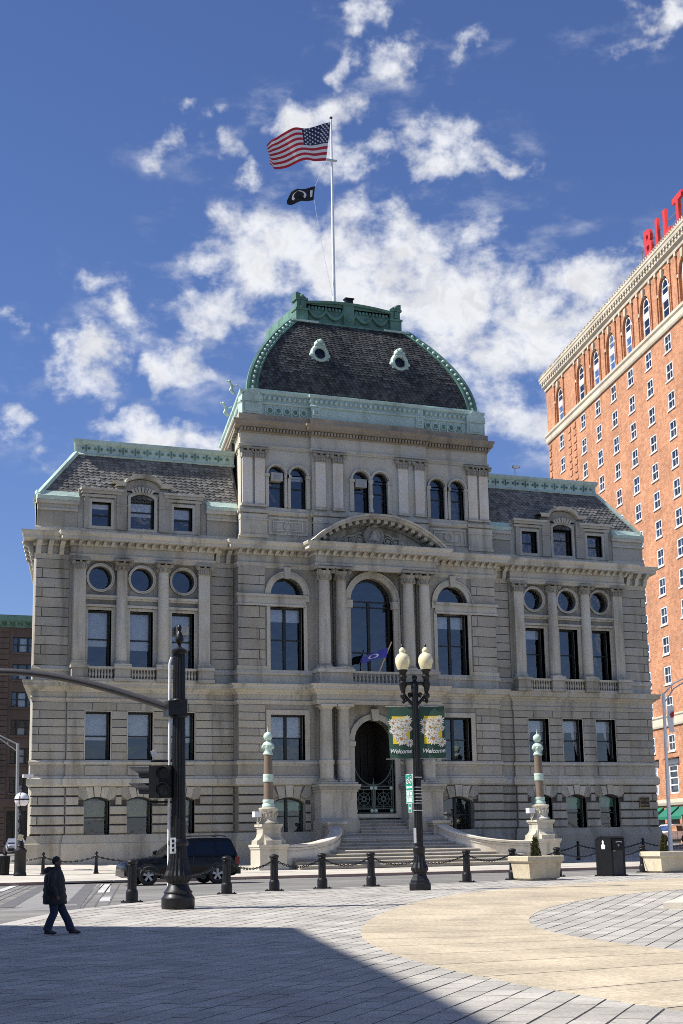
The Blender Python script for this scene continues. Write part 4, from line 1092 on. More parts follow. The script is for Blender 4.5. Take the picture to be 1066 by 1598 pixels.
def wing_roof(s):
    y0, z0, y1, z1 = .42, 19.9, 1.30, 22.35
    y0, z0 = .03, 19.70
    X0, X1 = 18.42, 16.2
    u = MB()
    u.add([(s*7.4, y0, z0), (s*X0, y0, z0), (s*X1, y1, z1), (s*7.4, y1, z1)], [(0, 1, 2, 3)])
    u.add([(s*X0, y0, z0), (s*X0+24*SK, 24.3, z0), (s*X1+22*SK, 23.3, z1), (s*X1, y1, z1)], [(0, 1, 2, 3)])
    rf = u.build('roof', 'slate', CH)
    d = Vector((0, y1-y0, z1-z0)); L = d.length; N = Vector((0, -d.z, d.y)).normalized(); n = int(L/.18)
    pt = lambda x, v: Vector((x, y0, z0))+d*v
    rows = []
    for j in range(n):
        v = j/n; xo = X0+(X1-X0)*v-.12
        rows.append((v, min(1, v+2.1/n), *sorted((s*7.5, s*xo))))
    slates(pt, lambda v: N, rows, 'slate_course', 'slate_weathered', .30, rf)
    mb = MB(); mb.tube([(s*X0, y0-.05, z0), (s*X1, y1-.05, z1)], .13, 8); mb.tube([(s*(X0+.12), y0-.02, z0), (s*(X1+.12), y1-.02, z1)], .07, 6); mb.build('hip_roll', 'copper_pale', rf)
    path = [(-X1+20*SK, 21.3), (-X1, y1), (-7.3, y1)] if s < 0 else [(7.3, y1), (X1, y1), (X1+20*SK, 21.3)]
    cr = MB().sweep([(-.5, 22.25), (.10, 22.25), (.16, 22.32), (.05, 22.42), (.03, 22.50), (.03, 22.84), (.10, 22.90), (.17, 23.02), (.17, 23.14), (-.5, 23.2)], path).build('roof_crest', 'copper_pale', CH)
    st = MB()
    k = 0; x = 7.7
    while x < X1:
        st.ball((s*x, y1-.06, 22.67), .075, 7, 4); st.box(s*x-.17-.03, s*x-.17+.03, y1-.10, y1, 22.5, 22.84) if k % 2 else None
        x += .34; k += 1
    stuff(st.build('crest_rosettes', 'copper_green', cr))
    MB().prism([(s*7.3, 1.4), (s*(X1-.1), 1.4), (s*(X1-.1)+21*SK, 23.3), (s*7.3+21*SK, 23.3)], 22.9, 23.1, 'z').build('flat_roof', 'steel_grey', CH)
wing_roof(-1); wing_roof(1)
# ---- tower ---------------------------------------------------------------------------
TD = 11.5
def tower_path(x=7.6, y=-.75, cx=3.5, cy=-.98, d=TD):
    return [(-x+d*SK, d), (-x, y), (-cx, y), (-cx, cy), (cx, cy), (cx, y), (x, y), (x+d*SK, d)]
TW = [(4.27, .48, 19.66, 21.99, .48), (5.55, .48, 19.66, 21.99, .48)]
tm = MB()
for s in (-1, 1):
    wall_cells(tm, *sorted((s*3.5, s*7.6)), 17.6, 24.1, -.75, mir(TW, s), .5)
    x = s*7.6; tm.prism([(x, -.75), (x+TD*SK, TD), (x-s*.5+TD*SK, TD), (x-s*.5, -.75)], 17.6, 24.1, 'z')
wall_cells(tm, -3.5, 3.5, 17.6, 24.1, -.98, [(-.6, .48, 19.66, 22.02, .48), (.6, .48, 19.66, 22.02, .48)], .6)
tm.prism([(-7.6+TD*SK, TD-.4), (7.6+TD*SK, TD-.4), (7.6+TD*SK, TD), (-7.6+TD*SK, TD)], 17.6, 24.1, 'z')
tower = tm.build('tower_wall', 'granite_trim', CH)
MB().prism([(-7.3, -.4), (7.3, -.4), (7.3+10*SK, 11), (-7.3+10*SK, 11)], 23.9, 24.05, 'z').prism([(-7.2, 2.0), (7.2, 2.0), (7.2, 2.2), (-7.2, 2.2)], 17.7, 23.9, 'z').build('floor_slab', 'interior', CH)
for s in (-1, 1): MB().box(s*8, s*15.5, 2.2, 2.4, 17.7, 21.0).build('partition', 'interior', CH)
def tband(name, prof, mat='granite_trim', path=None): return MB().sweep(prof, path or tower_path()).build(name, mat, CH)
tband('tower_base', [(-.2, 17.66), (.16, 17.66), (.16, 17.98), (.08, 18.06), (-.2, 18.06)])
tband('tower_sill', [(-.2, 19.22), (.08, 19.22), (.16, 19.30), (.16, 19.44), (.10, 19.50), (.06, 19.64), (-.2, 19.64)])
tband('tower_architrave', [(-.2, 22.92), (.05, 22.92), (.05, 23.0), (.12, 23.04), (.12, 23.12), (.03, 23.14), (.03, 23.78), (-.2, 23.78)])
tband('tower_cornice', [(-.2, 23.78), (.06, 23.78), (.10, 23.84), (.10, 24.04), (.16, 24.06), (.34, 24.12), (.34, 24.24), (.42, 24.34), (.44, 24.46), (-.2, 24.50)], 'granite_stained')
tband('tower_blocking', [(-.3, 24.48), (.10, 24.48), (.10, 24.86), (-.3, 24.86)], 'granite_stained')
dent = MB().box(-.055, .055, -.20, 0, -.16, 0).mesh('dentil', 'granite_stained')
for s in (-1, 1): row(dent, 'dentil', s*3.62, s*7.62, .19, -.82, 24.04)
row(dent, 'dentil', -3.52, 3.52, .19, -1.05, 24.04)
for i in range(14): inst(dent, 'dentil', CH, TR(-7.68+i*.3*SK, -.5+i*.3, 24.04, -R(90)))
tpil = MB().box(-.29, .29, -.13, .1, 0, 2.62).mesh('pilaster', 'granite_pale')
tpb = MB().box(-.37, .37, -.21, .1, 0, .08).box(-.33, .33, -.17, .1, .08, .16).mesh('pilaster_base', 'granite_trim')
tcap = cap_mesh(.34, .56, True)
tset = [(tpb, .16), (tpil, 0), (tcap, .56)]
for s in (-1, 1):
    for x, y in ((2.0, -.98), (3.04, -.98), (6.54, -.75), (7.26, -.75)):
        column(CH, s*x, y, 19.64, 22.92, tset, 'pilaster')
    for a, b, y in ((1.62, 3.50, -.98), (6.14, 7.68, -.75)):
        p = sorted((s*a, s*b))
        MB().box(p[0], p[1], y-.18, y+.1, 18.06, 18.9).box(p[0]-.04, p[1]+.04, y-.24, y+.1, 17.9, 18.08).box(p[0]-.02, p[1]+.02, y-.22, y+.1, 18.88, 18.96).box(p[0], p[1], y-.19, y+.1, 18.96, 19.22).box(p[0]-.06, p[1]+.06, y-.27, y+.1, 19.28, 19.46).build('pilaster_pedestal', 'granite_trim', CH)
    # recessed panel with a roundel below the side windows
    p = sorted((s*3.72, s*6.04)); c = (p[0]+p[1])/2
    pm = MB().ring([(p[0], 18.16), (p[1], 18.16), (p[1], 19.12), (p[0], 19.12)], [(p[0]+.1, 18.26), (p[1]-.1, 18.26), (p[1]-.1, 19.02), (p[0]+.1, 19.02)], -.81, -.7)
    pm.ring([(p[0]+.28, 18.36), (p[1]-.28, 18.36), (p[1]-.28, 18.92), (p[0]+.28, 18.92)], [(p[0]+.34, 18.42), (p[1]-.34, 18.42), (p[1]-.34, 18.86), (p[0]+.34, 18.86)], -.80, -.7)
    pm.lathe([(.26, 0), (.26, .1), (.20, .1), (.18, .03)], 0, 0, 16, smooth=False); k0 = len(pm.v)-64
    M = Matrix.Translation((c, -.74, 18.64)) @ Matrix.Rotation(R(90), 4, 'X'); pm.xform(M, k0)
    pm.build('wall_panel', 'granite_trim', CH)
    for k, (x, hw, z0, z1, r) in enumerate(TW):
        left = s < 0
        window(s*x, hw, -.48, z0, z1, r, mull=False, rails=(.5,), blind=.30 if (left and k == 0) else 0, frame=.07, ac=(21.15 if (left and k == 1) else False))
        surround(s*x, hw, z0, z1, r, -.75, .10, .06, .3)
        MB().ring(arch(s*x, hw+.14, 21.5, z1+.14, r+.14), arch(s*x, hw+.04, 21.5, z1+.04, r+.04), -.90, -.7).build('archivolt', 'granite_trim', CH)
        for q in (-1, 1): MB().box(s*x+q*.56-.10, s*x+q*.56+.10, -.86, -.7, 19.7, 21.36).box(s*x+q*.56-.13, s*x+q*.56+.13, -.92, -.7, 21.36, 21.54).build('jamb_pier', 'granite_trim', CH)
for s in (-1, 1):
    x = s*.6
    window(x, .48, -.68, 19.66, 22.02, .48, mull=False, rails=(.5,), blind=0, frame=.07, ac=(21.1 if s < 0 else False))
    surround(x, .48, 19.66, 22.02, .48, -.98, .10, .06, .3)
    MB().ring(arch(x, .62, 21.5, 22.16, .62), arch(x, .52, 21.5, 22.06, .52), -1.13, -.9).build('archivolt', 'granite_trim', CH)
    MB().box(s*1.16-.12, s*1.16+.12, -1.10, -.9, 19.7, 21.36).box(s*1.16-.15, s*1.16+.15, -1.16, -.9, 21.36, 21.54).build('jamb_pier', 'granite_trim', CH)
MB().lathe([(.14, 19.7), (.14, 19.86), (.10, 19.92), (.10, 20.5), (.15, 20.56), (.15, 20.66), (.09, 20.72), (.09, 21.28), (.16, 21.42), (.16, 21.56)], 0, -1.06, 12).build('colonnette', 'granite_trim', CH)
# copper gutter storey under the dome
cp = tower_path(7.47, -.64, 3.45, -.86, TD)
MB().sweep([(-.8, 24.86), (.02, 24.86), (.02, 25.50), (.09, 25.54), (.12, 25.62), (.05, 25.68), (.03, 25.74), (.03, 26.06), (.12, 26.12), (.14, 26.26), (-.8, 26.34)], cp).build('copper_frieze', 'copper_pale', CH)
eggs = MB()
for i in range(42):
    x = -6.2+12.4*i/41; y = (-.86 if abs(x) < 3.45 else -.64)-.04
    k0 = len(eggs.v); eggs.ball((0, 0, 0), .12, 8, 5, 1.2); eggs.xform(Matrix.Translation((x, y, 25.90)), k0)
    eggs.box(x-.165, x-.135, y-.02, y+.05, 25.76, 26.06)
stuff(eggs.build('egg_moulding', 'copper_pale', CH))
rdm = MB().lathe([(.20, 0), (.20, .07), (.15, .09), (.13, .02)], 0, 0, 16).mesh('roundel', 'copper_pale')
rdc = MB().lathe([(.135, 0), (.135, .025), (.001, .03)], 0, 0, 14).mesh('roundel_eye', 'copper_green')
RX = Matrix.Rotation(R(90), 4, 'X')
for s in (-1, 1):
    for i in range(5):
        x = s*(3.86+.5*i); r_ = inst(rdm, 'roundel', CH, Matrix.Translation((x, -.66, 25.18)) @ RX); inst(rdc, 'roundel_eye', r_, Matrix.Translation((x, -.66, 25.18)) @ RX)
        MB().box(x+s*.25-.04, x+s*.25+.04, -.72, -.6, 24.9, 25.48).build('frieze_bar', 'copper_pale', CH)
    p = sorted((s*6.36, s*7.52))
    MB().box(p[0], p[1], -.80, -.1, 24.9, 25.66).box(p[0]-.03, p[1]+.03, -.85, -.1, 25.6, 25.72).box(p[0]+.14, p[1]-.14, -.83, -.7, 25.02, 25.50).prism([(p[0]-.02, 25.72), (p[1]+.02, 25.72), (p[1]+.02, 25.92), ((p[0]+p[1])/2+.2, 26.28), ((p[0]+p[1])/2-.2, 26.28), (p[0]-.02, 25.92)], -.86, -.2).build('corner_box', 'copper_pale', CH)
    MB().box(s*2.98, s*3.46, -.98, -.7, 24.9, 25.52).ring([(s*3.22-.18, 25.04), (s*3.22+.18, 25.04), (s*3.22+.18, 25.4), (s*3.22-.18, 25.4)], [(s*3.22-.1, 25.12), (s*3.22+.1, 25.12), (s*3.22+.1, 25.32), (s*3.22-.1, 25.32)], -1.03, -.9).build('frieze_block', 'copper_pale', CH)
std = MB()
for i in range(9): std.ball((-2.4+.6*i, -.90, 25.2), .06, 7, 4)
stuff(std.build('frieze_studs', 'white_paint', CH))
# dome
def dome(t): k = t**1.8; return 7.09-3.36*k, -.47+1.93*k, 26.28+5.17*t
NR = 34
dm = MB(); prev = None; vv = []
for j in range(NR+1):
    X, Y, Z = dome(j/NR); k = (j/NR)**1.8; yb = 9.2-2.2*k
    dm.v += [(-X, Y, Z), (X, Y, Z), (X+yb*SK, yb, Z), (-X+yb*SK+.3, yb, Z)]
for j in range(NR):
    for q in range(4): dm.f.append((4*j+q, 4*j+(q+1) % 4, 4*j+4+(q+1) % 4, 4*j+4+q)); dm.sm.append(False)
dm.f.append((4*NR, 4*NR+1, 4*NR+2, 4*NR+3)); dm.sm.append(False)
domeo = dm.build('dome_roof', 'slate', CH)
arc = [0]; 
for i in range(400):
    a, b = dome(i/400), dome((i+1)/400); arc.append(arc[-1]+math.hypot(b[1]-a[1], b[2]-a[2]))
def t_at(sv):
    for i in range(400):
        if arc[i+1] >= sv: return (i+(sv-arc[i])/(arc[i+1]-arc[i]))/400
    return 1
nrow = int(arc[-1]/.16); rows = []
for j in range(nrow):
    t0 = t_at(arc[-1]*j/nrow); t1 = t_at(min(arc[-1], arc[-1]*(j+2.1)/nrow)); X = dome(t0)[0]; rows.append((t0, t1, -X+.32, X-.32))
def dn(t):
    a, b = dome(max(0, t-.01)), dome(min(1, t+.01)); d = Vector((0, b[1]-a[1], b[2]-a[2])); return Vector((0, -d.z, d.y)).normalized()
slates(lambda x, t: Vector((x, dome(t)[1], dome(t)[2])), dn, rows, 'slate_course', 'slate', .27, domeo)
for s in (-1, 1):          # hip ribs with rosettes, front
    m = MB(); st = MB(); W = .56
    for j in range(NR+1):
        X, Y, Z = dome(j/NR); N = dn(j/NR)
        for dx, off in ((-.10, -.05), (-.10, .12), (.04, .15), (.08, .08), (W-.14, .08), (W-.10, .15), (W, .13), (W, -.02)):
            m.v.append((s*(X-dx), Y+N.y*off, Z+N.z*off))
    for j in range(NR):
        for q in range(7): m.f.append((8*j+q, 8*j+q+1, 8*j+9+q, 8*j+8+q)); m.sm.append(False)
    rb_ = m.build('hip_rib', 'copper_green', domeo)
    sv = .2
    while sv < arc[-1]-.1:
        t = t_at(sv); X, Y, Z = dome(t); N = dn(t); st.ball((s*(X-.24), Y+N.y*.10, Z+N.z*.10), .10, 8, 5); sv += .31
    stuff(st.build('rib_rosettes', 'copper_pale', rb_))
MB().box(-7.0, 7.0, -.62, .2, 26.26, 26.40).build('dome_flashing', 'copper_pale', domeo)
# oeil-de-boeuf dormers
for s in (-1, 1):
    x, z, y = s*2.52, 29.05, .12
    fr = MB().lathe([(.56, -.55), (.56, .10), (.50, .20), (.42, .22), (.36, .14), (.33, .14), (.33, -.2)], 0, 0, 22)
    fr.xform(Matrix.Translation((x, y, z)) @ Matrix.Rotation(R(86), 4, 'X'))
    fo = fr.build('round_dormer', 'copper_pale', domeo)
    MB().lathe([(.001, 0), (.34, 0)], 0, 0, 18).xform(Matrix.Translation((x, y-.02, z)) @ Matrix.Rotation(R(86), 4, 'X')).build('pane', 'glass_dark', fo)
    MB().prism([(x-.36, z+.34), (x+.36, z+.34), (x+.33, z+.48), (x+.22, z+.58), (x+.20, z+.72), (x+.14, z+.84), (x, z+.88), (x-.14, z+.84), (x-.20, z+.72), (x-.22, z+.58), (x-.33, z+.48)], y-.16, y+.5).ball((x, y-.2, z+.74), .13, 8, 6).ball((x-.2, y-.18, z+.56), .1, 8, 5).ball((x+.2, y-.18, z+.56), .1, 8, 5).build('palmette', 'copper_pale', fo)
    for q in (-1, 1): MB().ball((x+q*.52, y-.06, z-.1), .14, 8, 6).ball((x+q*.46, y-.06, z-.34), .11, 8, 6).build('scroll_ear', 'copper_pale', fo)
# crown of the dome
cr = MB().box(-2.7, 2.7, 1.72, 2.0, 31.40, 32.62).box(-3.2, -2.95, 1.8, 7.2, 31.4, 32.6).box(2.95, 3.2, 1.8, 7.2, 31.4, 32.6).box(-3.1, 3.1, 7.0, 7.2, 31.4, 32.6).box(-3.0, 3.0, 1.9, 7.1, 31.4, 32.2)
crown = cr.build('dome_crown', 'copper_green', CH)
m = MB()
for i in range(20):
    x0, x1 = -2.72+5.44*i/20, -2.72+5.44*(i+1)/20
    f = lambda x: 32.60+.20*(1-(x/2.7)**2)
    m.add([(x0, 1.56, f(x0)), (x1, 1.56, f(x1)), (x1, 1.50, f(x1)+.14), (x0, 1.50, f(x0)+.14), (x0, 2.1, f(x0)), (x1, 2.1, f(x1)), (x1, 2.1, f(x1)+.16), (x0, 2.1, f(x0)+.16)], [(0, 1, 2, 3), (3, 2, 6, 7), (0, 4, 5, 1)])
    m.add([(x0, 1.72, 32.4), (x1, 1.72, 32.4), (x1, 1.72, f(x1)), (x0, 1.72, f(x0))], [(0, 1, 2, 3)])
m.build('crown_cornice', 'copper_green', crown)
g = MB()
for i in range(24): g.ball((-2.5+5.0*i/23, 1.70, 32.42), .10, 7, 5, 1.3)
stuff(g.build('gadroons', 'copper_green', crown))
for a, b in ((-2.55, -1.45), (-1.45, -.35), (-.35, .45), (.45, 1.55), (1.55, 2.55)):
    pts = []; 
    for q in range(11):
        t = q/10; pts.append((a+(b-a)*t, 1.62, 32.26-.42*math.sin(math.pi*t)))
    MB().tube(pts, [.05+.07*math.sin(math.pi*q/10)+(.02 if q % 2 else 0) for q in range(11)], 7).ball((a, 1.62, 32.26), .10, 7, 5).build('garland', 'copper_green', crown)
for s in (-1, 1):
    p = sorted((s*2.66, s*3.38)); c = (p[0]+p[1])/2
    m = MB().box(p[0], p[1], 1.48, 2.2, 31.36, 32.2).box(p[0]-.05, p[1]+.05, 1.42, 2.26, 32.14, 32.26).box(p[0]+.06, p[1]-.06, 1.54, 2.14, 32.26, 32.80).box(p[0]-.03, p[1]+.03, 1.46, 2.22, 32.76, 32.88)
    o = s
    arcp = [(c+o*.36, 32.88)]+[(c+o*(.36-.72*i/8), 32.88+.34*math.cos(math.pi/2*i/8)) for i in range(9)]
    m.prism(arcp, 1.52, 2.16)
    m.build('crown_pier', 'copper_green', crown)
    MB().box(c-.08, c+.08, 1.40, 1.5, 32.3, 32.7).ball((c, 1.45, 32.98), .12, 8, 5).build('crown_ornament', 'copper_green', crown)
    MB().box(s*2.1, s*3.75, 1.18, 1.6, 31.32, 31.44).build('crown_flashing', 'copper_pale', crown)
MB().box(-2.1, 2.1, 1.30, 1.7, 31.33, 31.43).build('crown_flashing', 'copper_green', crown)
MB().box(-.34, .34, 1.58, 2.0, 31.5, 32.86).build('crown_pier', 'copper_green', crown)
MB().box(-.10, .34, 1.7, 2.0, 32.92, 33.24).box(-.16, .40, 1.64, 2.06, 33.24, 33.32).build('vent', 'iron_black', crown)
# copper beasts on the left gutter
def beast(x, y, z, h):
    m = MB().tube([(x+.15, y, z), (x-.05, y, z+.25*h), (x+.02, y, z+.55*h), (x-.12, y, z+.85*h), (x-.34, y, z+.92*h)], [.10, .13, .09, .07, .04], 8)
    m.tube([(x+.05, y, z+.5*h), (x+.35, y, z+.72*h), (x+.45, y, z+.55*h)], [.05, .04, .02], 6); m.ball((x-.14, y, z+.92*h), .09, 8, 6)
    m.build('gutter_beast', 'copper_pale', CH)
beast(-7.0, 3.6, 25.9, .8); beast(-6.3, 4.6, 27.6, .8)
# ---- entrance stair -----------------------------------------------------------------
stair = MB().box(-1.42, 1.42, -2.0, -.5, .2, 2.05).box(-3.0, 3.0, -3.0, -1.9, .2, 1.9).build('entrance_stair', 'step_stone', CH)
def cheek_xy(t): return 3.10+3.75*(1-math.cos(t*math.pi/2)), -2.15-2.95*math.sin(t*math.pi/2)
def cheek_in(y):
    if y > -2.15: return 2.85
    if y < -5.1: return 6.55
    t = math.asin((-2.15-y)/2.95)/(math.pi/2); return cheek_xy(t)[0]-.26
ris = (3.14-.45)/16
z = 3.14; y = -.58
for k in range(16):
    top = 3.14-ris*k
    if k < 6: yf = -.62-.30*k; hw = 1.42; yb = yf+.36 if k else -.2
    else: yf = -2.12-.45*(k-6)-.2; hw = cheek_in(yf+.1); yb = yf+.62
    if k == 6: yb = -1.9
    m = MB().prism([(yf+.05, top-ris-.03), (yf+.05, top-.065), (yf-.015, top-.06), (yf-.015, top-.045), (yf+.045, top), (max(yb, yf+.3), top), (max(yb, yf+.3), top-ris-.03)], -hw, hw, 'x')
    m.build('step', 'step_stone', stair)
    if k < 6: pass
for s in (-1, 1):
    n = 22; m = MB(); cap = MB(); T = .24
    rows_ = []
    for i in range(n+1):
        t = i/n; x, y = cheek_xy(t); dx, dy = math.sin(t*math.pi/2)*3.75, -math.cos(t*math.pi/2)*2.95; L = math.hypot(dx, dy); nx, ny = -dy/L, dx/L
        zt = 2.70-1.08*(1-(1-min(1, t*1.08))**1.7)
        rows_.append((x, y, nx, ny, zt))
    def loft(mb, prof):
        k0 = len(mb.v); q = len(prof)
        for (x, y, nx, ny, zt) in rows_:
            for o, dz in prof:
                zz = zt+dz if dz > -5 else .2
                mb.v.append((s*(x+nx*o), y+ny*o, zz))
        for i in range(n):
            for j in range(q):
                mb.f.append((k0+i*q+j, k0+(i+1)*q+j, k0+(i+1)*q+(j+1) % q, k0+i*q+(j+1) % q)); mb.sm.append(j != 99)
        mb.f.append(tuple(k0+j for j in range(q))); mb.f.append(tuple(k0+n*q+j for j in range(q))); mb.sm += [False, False]
    loft(m, [(-T, -9), (T, -9), (T, -.16), (-T, -.16)]); 
    w = m.build('cheek_wall', 'granite_pale', stair)
    loft(cap, [(-T-.09, -.14), (-T-.09, -.04), (-T-.04, 0), (T+.04, 0), (T+.09, -.04), (T+.09, -.14)])
    cap.build('cheek_coping', 'granite_pale', w)
    m2 = MB(); loft(m2, [(-T-.03, -.34), (-T-.03, -.28), (T+.03, -.28), (T+.03, -.34)]); m2.build('cheek_string', 'granite_trim', w)
    MB().box(s*2.62, s*3.42, -2.5, -1.9, .3, 2.50).box(s*2.54, s*3.50, -2.58, -1.9, 2.50, 2.60).box(s*2.48, s*3.56, -2.64, -1.9, 2.60, 2.74).build('stair_pier', 'granite', stair)
# plaque, corner floodlight
MB().box(17.2, 17.9, -.16, -.09, 3.34, 3.98).build('plaque', 'bronze', CH)
pq = CH.children[-1]
MB().ring([(17.2, 3.34), (17.9, 3.34), (17.9, 3.98), (17.2, 3.98)], [(17.24, 3.38), (17.86, 3.38), (17.86, 3.94), (17.24, 3.94)], -.18, -.15).build('plaque_rim', 'brass', pq)
tx = text_mesh('CITY HALL', .13, .004, 'brass', 'lettering')
inst(tx, 'lettering', pq, Matrix.Translation((17.55, -.165, 3.74)) @ RX)
MB().box(17.30, 17.48, -.168, -.16, 3.49, 3.54).box(17.52, 17.60, -.168, -.16, 3.49, 3.54).box(17.64, 17.80, -.168, -.16, 3.49, 3.54).build('lettering_line', 'brass', pq)
fx = MB().box(-18.95, -18.45, -.42, -.18, 5.10, 5.26).box(-18.62, -18.56, -.3, -.1, 4.95, 5.12)
fx.xform(Matrix.Identity(4)); fx.build('corner_floodlight', 'white_paint', CH)
# ---- obelisk lamp standards by the steps -------------------------------------------
def standard():
    t = thing('column_standard', 'pale stone pedestal with bronze-banded granite column and ball finial left of the entrance steps', 'lamp standard', (0, 0, .35), 'column standards flanking the entrance steps')
    p = MB().box(-.76, .76, -.76, .76, .30, .62).box(-.70, .70, -.70, .70, .62, 1.40).box(-.74, .74, -.74, .74, 1.40, 1.50).box(-.78, .78, -.78, .78, 1.50, 1.62)
    for a in range(4):
        k0 = len(p.v)
        p.prism([(-.10, 1.62), (-.10, 2.40), (.46, 2.40), (.47, 2.15), (.54, 1.96), (.66, 1.84), (.74, 1.82), (.76, 1.62)], -.40, .40, 'y'); p.xform(Matrix.Rotation(a*math.pi/2, 4, 'Z'), k0)
    p.box(-.46, .46, -.46, .46, 1.62, 2.40).box(-.50, .50, -.50, .50, 2.40, 2.48).box(-.55, .55, -.55, .55, 2.48, 2.60)
    ped = p.build('pedestal', 'granite_trim', t)
    c = MB().lathe([(.50, 2.60), (.52, 2.68), (.42, 2.76), (.38, 2.95), (.42, 3.2), (.50, 3.34), (.46, 3.40), (.30, 3.42)], 0, 0, 18)
    for a in range(8):
        k0 = len(c.v); c.tube([(.40+.03*math.cos(q), .0+.09*math.sin(q), 3.05+.12*math.cos(q*1.0)) for q in [i*.8 for i in range(8)]], .045, 5); c.xform(Matrix.Rotation(a*math.pi/4, 4, 'Z'), k0)
    c.build('carved_drum', 'granite_trim', t)
    MB().lathe([(.30, 3.40), (.33, 3.46), (.30, 3.56), (.26, 3.62), (.29, 3.70), (.27, 3.80)], 0, 0, 18).build('bronze_base', 'copper_pale', t)
    MB().lathe([(.235, 3.78), (.225, 4.8), (.205, 6.05)], 0, 0, 18).build('shaft', 'granite_brown', t)
    MB().lathe([(.25, 4.66), (.265, 4.70), (.25, 4.78), (.255, 4.92), (.265, 5.0), (.25, 5.04)], 0, 0, 18).build('bronze_band', 'copper_pale', t)
    k = MB().lathe([(.22, 5.98), (.25, 6.04), (.20, 6.14), (.22, 6.32), (.30, 6.46), (.22, 6.58), (.10, 6.66), (.06, 6.70)], 0, 0, 16)
    for a in range(6): k.ball((.26*math.cos(a*math.pi/3), .26*math.sin(a*math.pi/3), 6.36), .085, 7, 5)
    k.build('bronze_capital', 'copper_pale', t)
    MB().ball((0, 0, 6.90), .225, 16, 10).lathe([(.05, 7.1), (.03, 7.2), (.001, 7.42)], 0, 0, 8).build('ball_finial', 'copper_pale', t)
    f = MB().tube([(-.62, -.1, 2.62), (-.62, -.1, 2.95), (-.58, -.1, 3.02)], .03, 6).box(-.82, -.46, -.28, .10, 2.95, 3.22)
    f.build('floodlight', 'white_paint', t)
    return t
st0 = standard()
base = WM[st0].copy()
def move_tree(o, mw):
    r = WM[o]; 
    def rec(q):
        w = mw @ r0.inverted() @ WM[q]; return w
    r0 = r.copy(); allo = []
    def coll(q):
        allo.append(q)
        for c in q.children: coll(c)
    coll(o); new = {q: mw @ r0.inverted() @ WM[q] for q in allo}
    for q in allo:
        WM[q] = new[q]
    for q in allo:
        if q.parent is not None: q.matrix_parent_inverse = WM[q.parent].inverted()
        q.matrix_basis = WM[q]
st1 = copy_tree(st0, TR(7.7, -5.05, .42))
st1['label'] = 'pale stone pedestal with bronze-banded granite column and ball finial right of the entrance steps'
move_tree(st0, TR(-7.7, -5.05, .37))
# ------------------------------------------------------------------ flags on the roof
fp = MB().lathe([(.12, 31.9), (.11, 33), (.095, 38), (.07, 43), (.05, 45.9)], .08, 4.0, 12).build('flagpole', 'pole_white')
tag(fp, 'tall white flagpole rising from the slate dome', 'flagpole')
MB().ball((.08, 4.0, 45.98), .10, 10, 6).build('truck', 'bronze', fp)
MB().box(-.30, .40, 3.9, 4.1, 43.08, 43.16).build('spreader', 'steel_silver', fp)
def lerp_list(L, u):
    n = len(L)-1; i = min(n-1, int(u*n)); f = u*n-i
    return [a+(b-a)*f for a, b in zip(L[i], L[i+1])]
def flag_fn(top, bot, y0, amp, k, ph=0):
    def F(u, v):
        a, b = lerp_list(top, u), lerp_list(bot, u)
        w = amp*(u**.7)*math.sin(k*u+ph+v*1.1)+.25*amp*u*math.sin(2.3*k*u+v*2)
        return Vector((a[0]+(b[0]-a[0])*v, y0+w, a[1]+(b[1]-a[1])*v+.10*amp*math.sin(k*u*1.6+v)))
    return F
def flag_patch(F, u0, u1, v0, v1, nu, nv, off=0):
    m = MB()
    for j in range(nv+1):
        for i in range(nu+1):
            p = F(u0+(u1-u0)*i/nu, v0+(v1-v0)*j/nv); m.v.append((p.x, p.y+off, p.z))
    for j in range(nv):
        for i in range(nu):
            a = j*(nu+1)+i; m.f.append((a, a+1, a+nu+2, a+nu+1)); m.sm.append(True)
    return m
T_ = [(0, 45.62), (-.55, 45.42), (-1.63, 44.98), (-2.52, 44.66), (-3.30, 44.30), (-3.80, 43.95), (-4.27, 43.3)]
B_ = [(-.34, 42.95), (-.80, 42.92), (-1.50, 42.78), (-2.30, 42.46), (-3.0, 42.2), (-3.66, 41.95), (-4.21, 41.92)]
FU = flag_fn(T_, B_, 3.9, .42, 9.5)
us = thing('american_flag', 'red white and blue striped flag with stars flying from top of the flagpole', 'flag', (.05, 4.0, 43.0))
for i in range(13):
    a, b = i/13, (i+1)/13
    flag_patch(FU, 0.40 if i < 7 else 0, 1, a, b, 40, 2).build('stripe', 'flag_red' if i % 2 == 0 else 'flag_white', us)
can = flag_patch(FU, 0, .40, 0, 7/13, 18, 10).build('canton', 'flag_navy', us)
st = MB()
for r_ in range(9):
    for c_ in range(6 if r_ % 2 == 0 else 5):
        u = .40*(c_+(.5 if r_ % 2 == 0 else 1.0))/6; v = (7/13)*(r_+.6)/9.4; p = FU(u, v)
        for off in (-.02, .02):
            pts = [(p.x+(.085 if q % 2 == 0 else .035)*math.sin(math.pi*q/5), p.y+off, p.z+(.085 if q % 2 == 0 else .035)*math.cos(math.pi*q/5)) for q in range(10)]
            st.add(pts, [tuple(range(10))])
stuff(st.build('stars', 'flag_white', can))
bk = thing('black_flag', 'small black flag with white roundel emblem flying under the striped flag', 'flag', (-1.2, 4.0, 40.2))
T2 = [(-1.10, 41.18), (-1.6, 40.98), (-2.2, 40.78), (-2.65, 40.6), (-2.92, 40.0)]; B2 = [(-1.22, 40.22), (-1.6, 40.12), (-2.1, 39.98), (-2.6, 39.80), (-2.94, 39.70)]
FB = flag_fn(T2, B2, 3.9, .22, 8, .5)
flag_patch(FB, 0, 1, 0, 1, 24, 8).build('cloth', 'flag_black', bk)
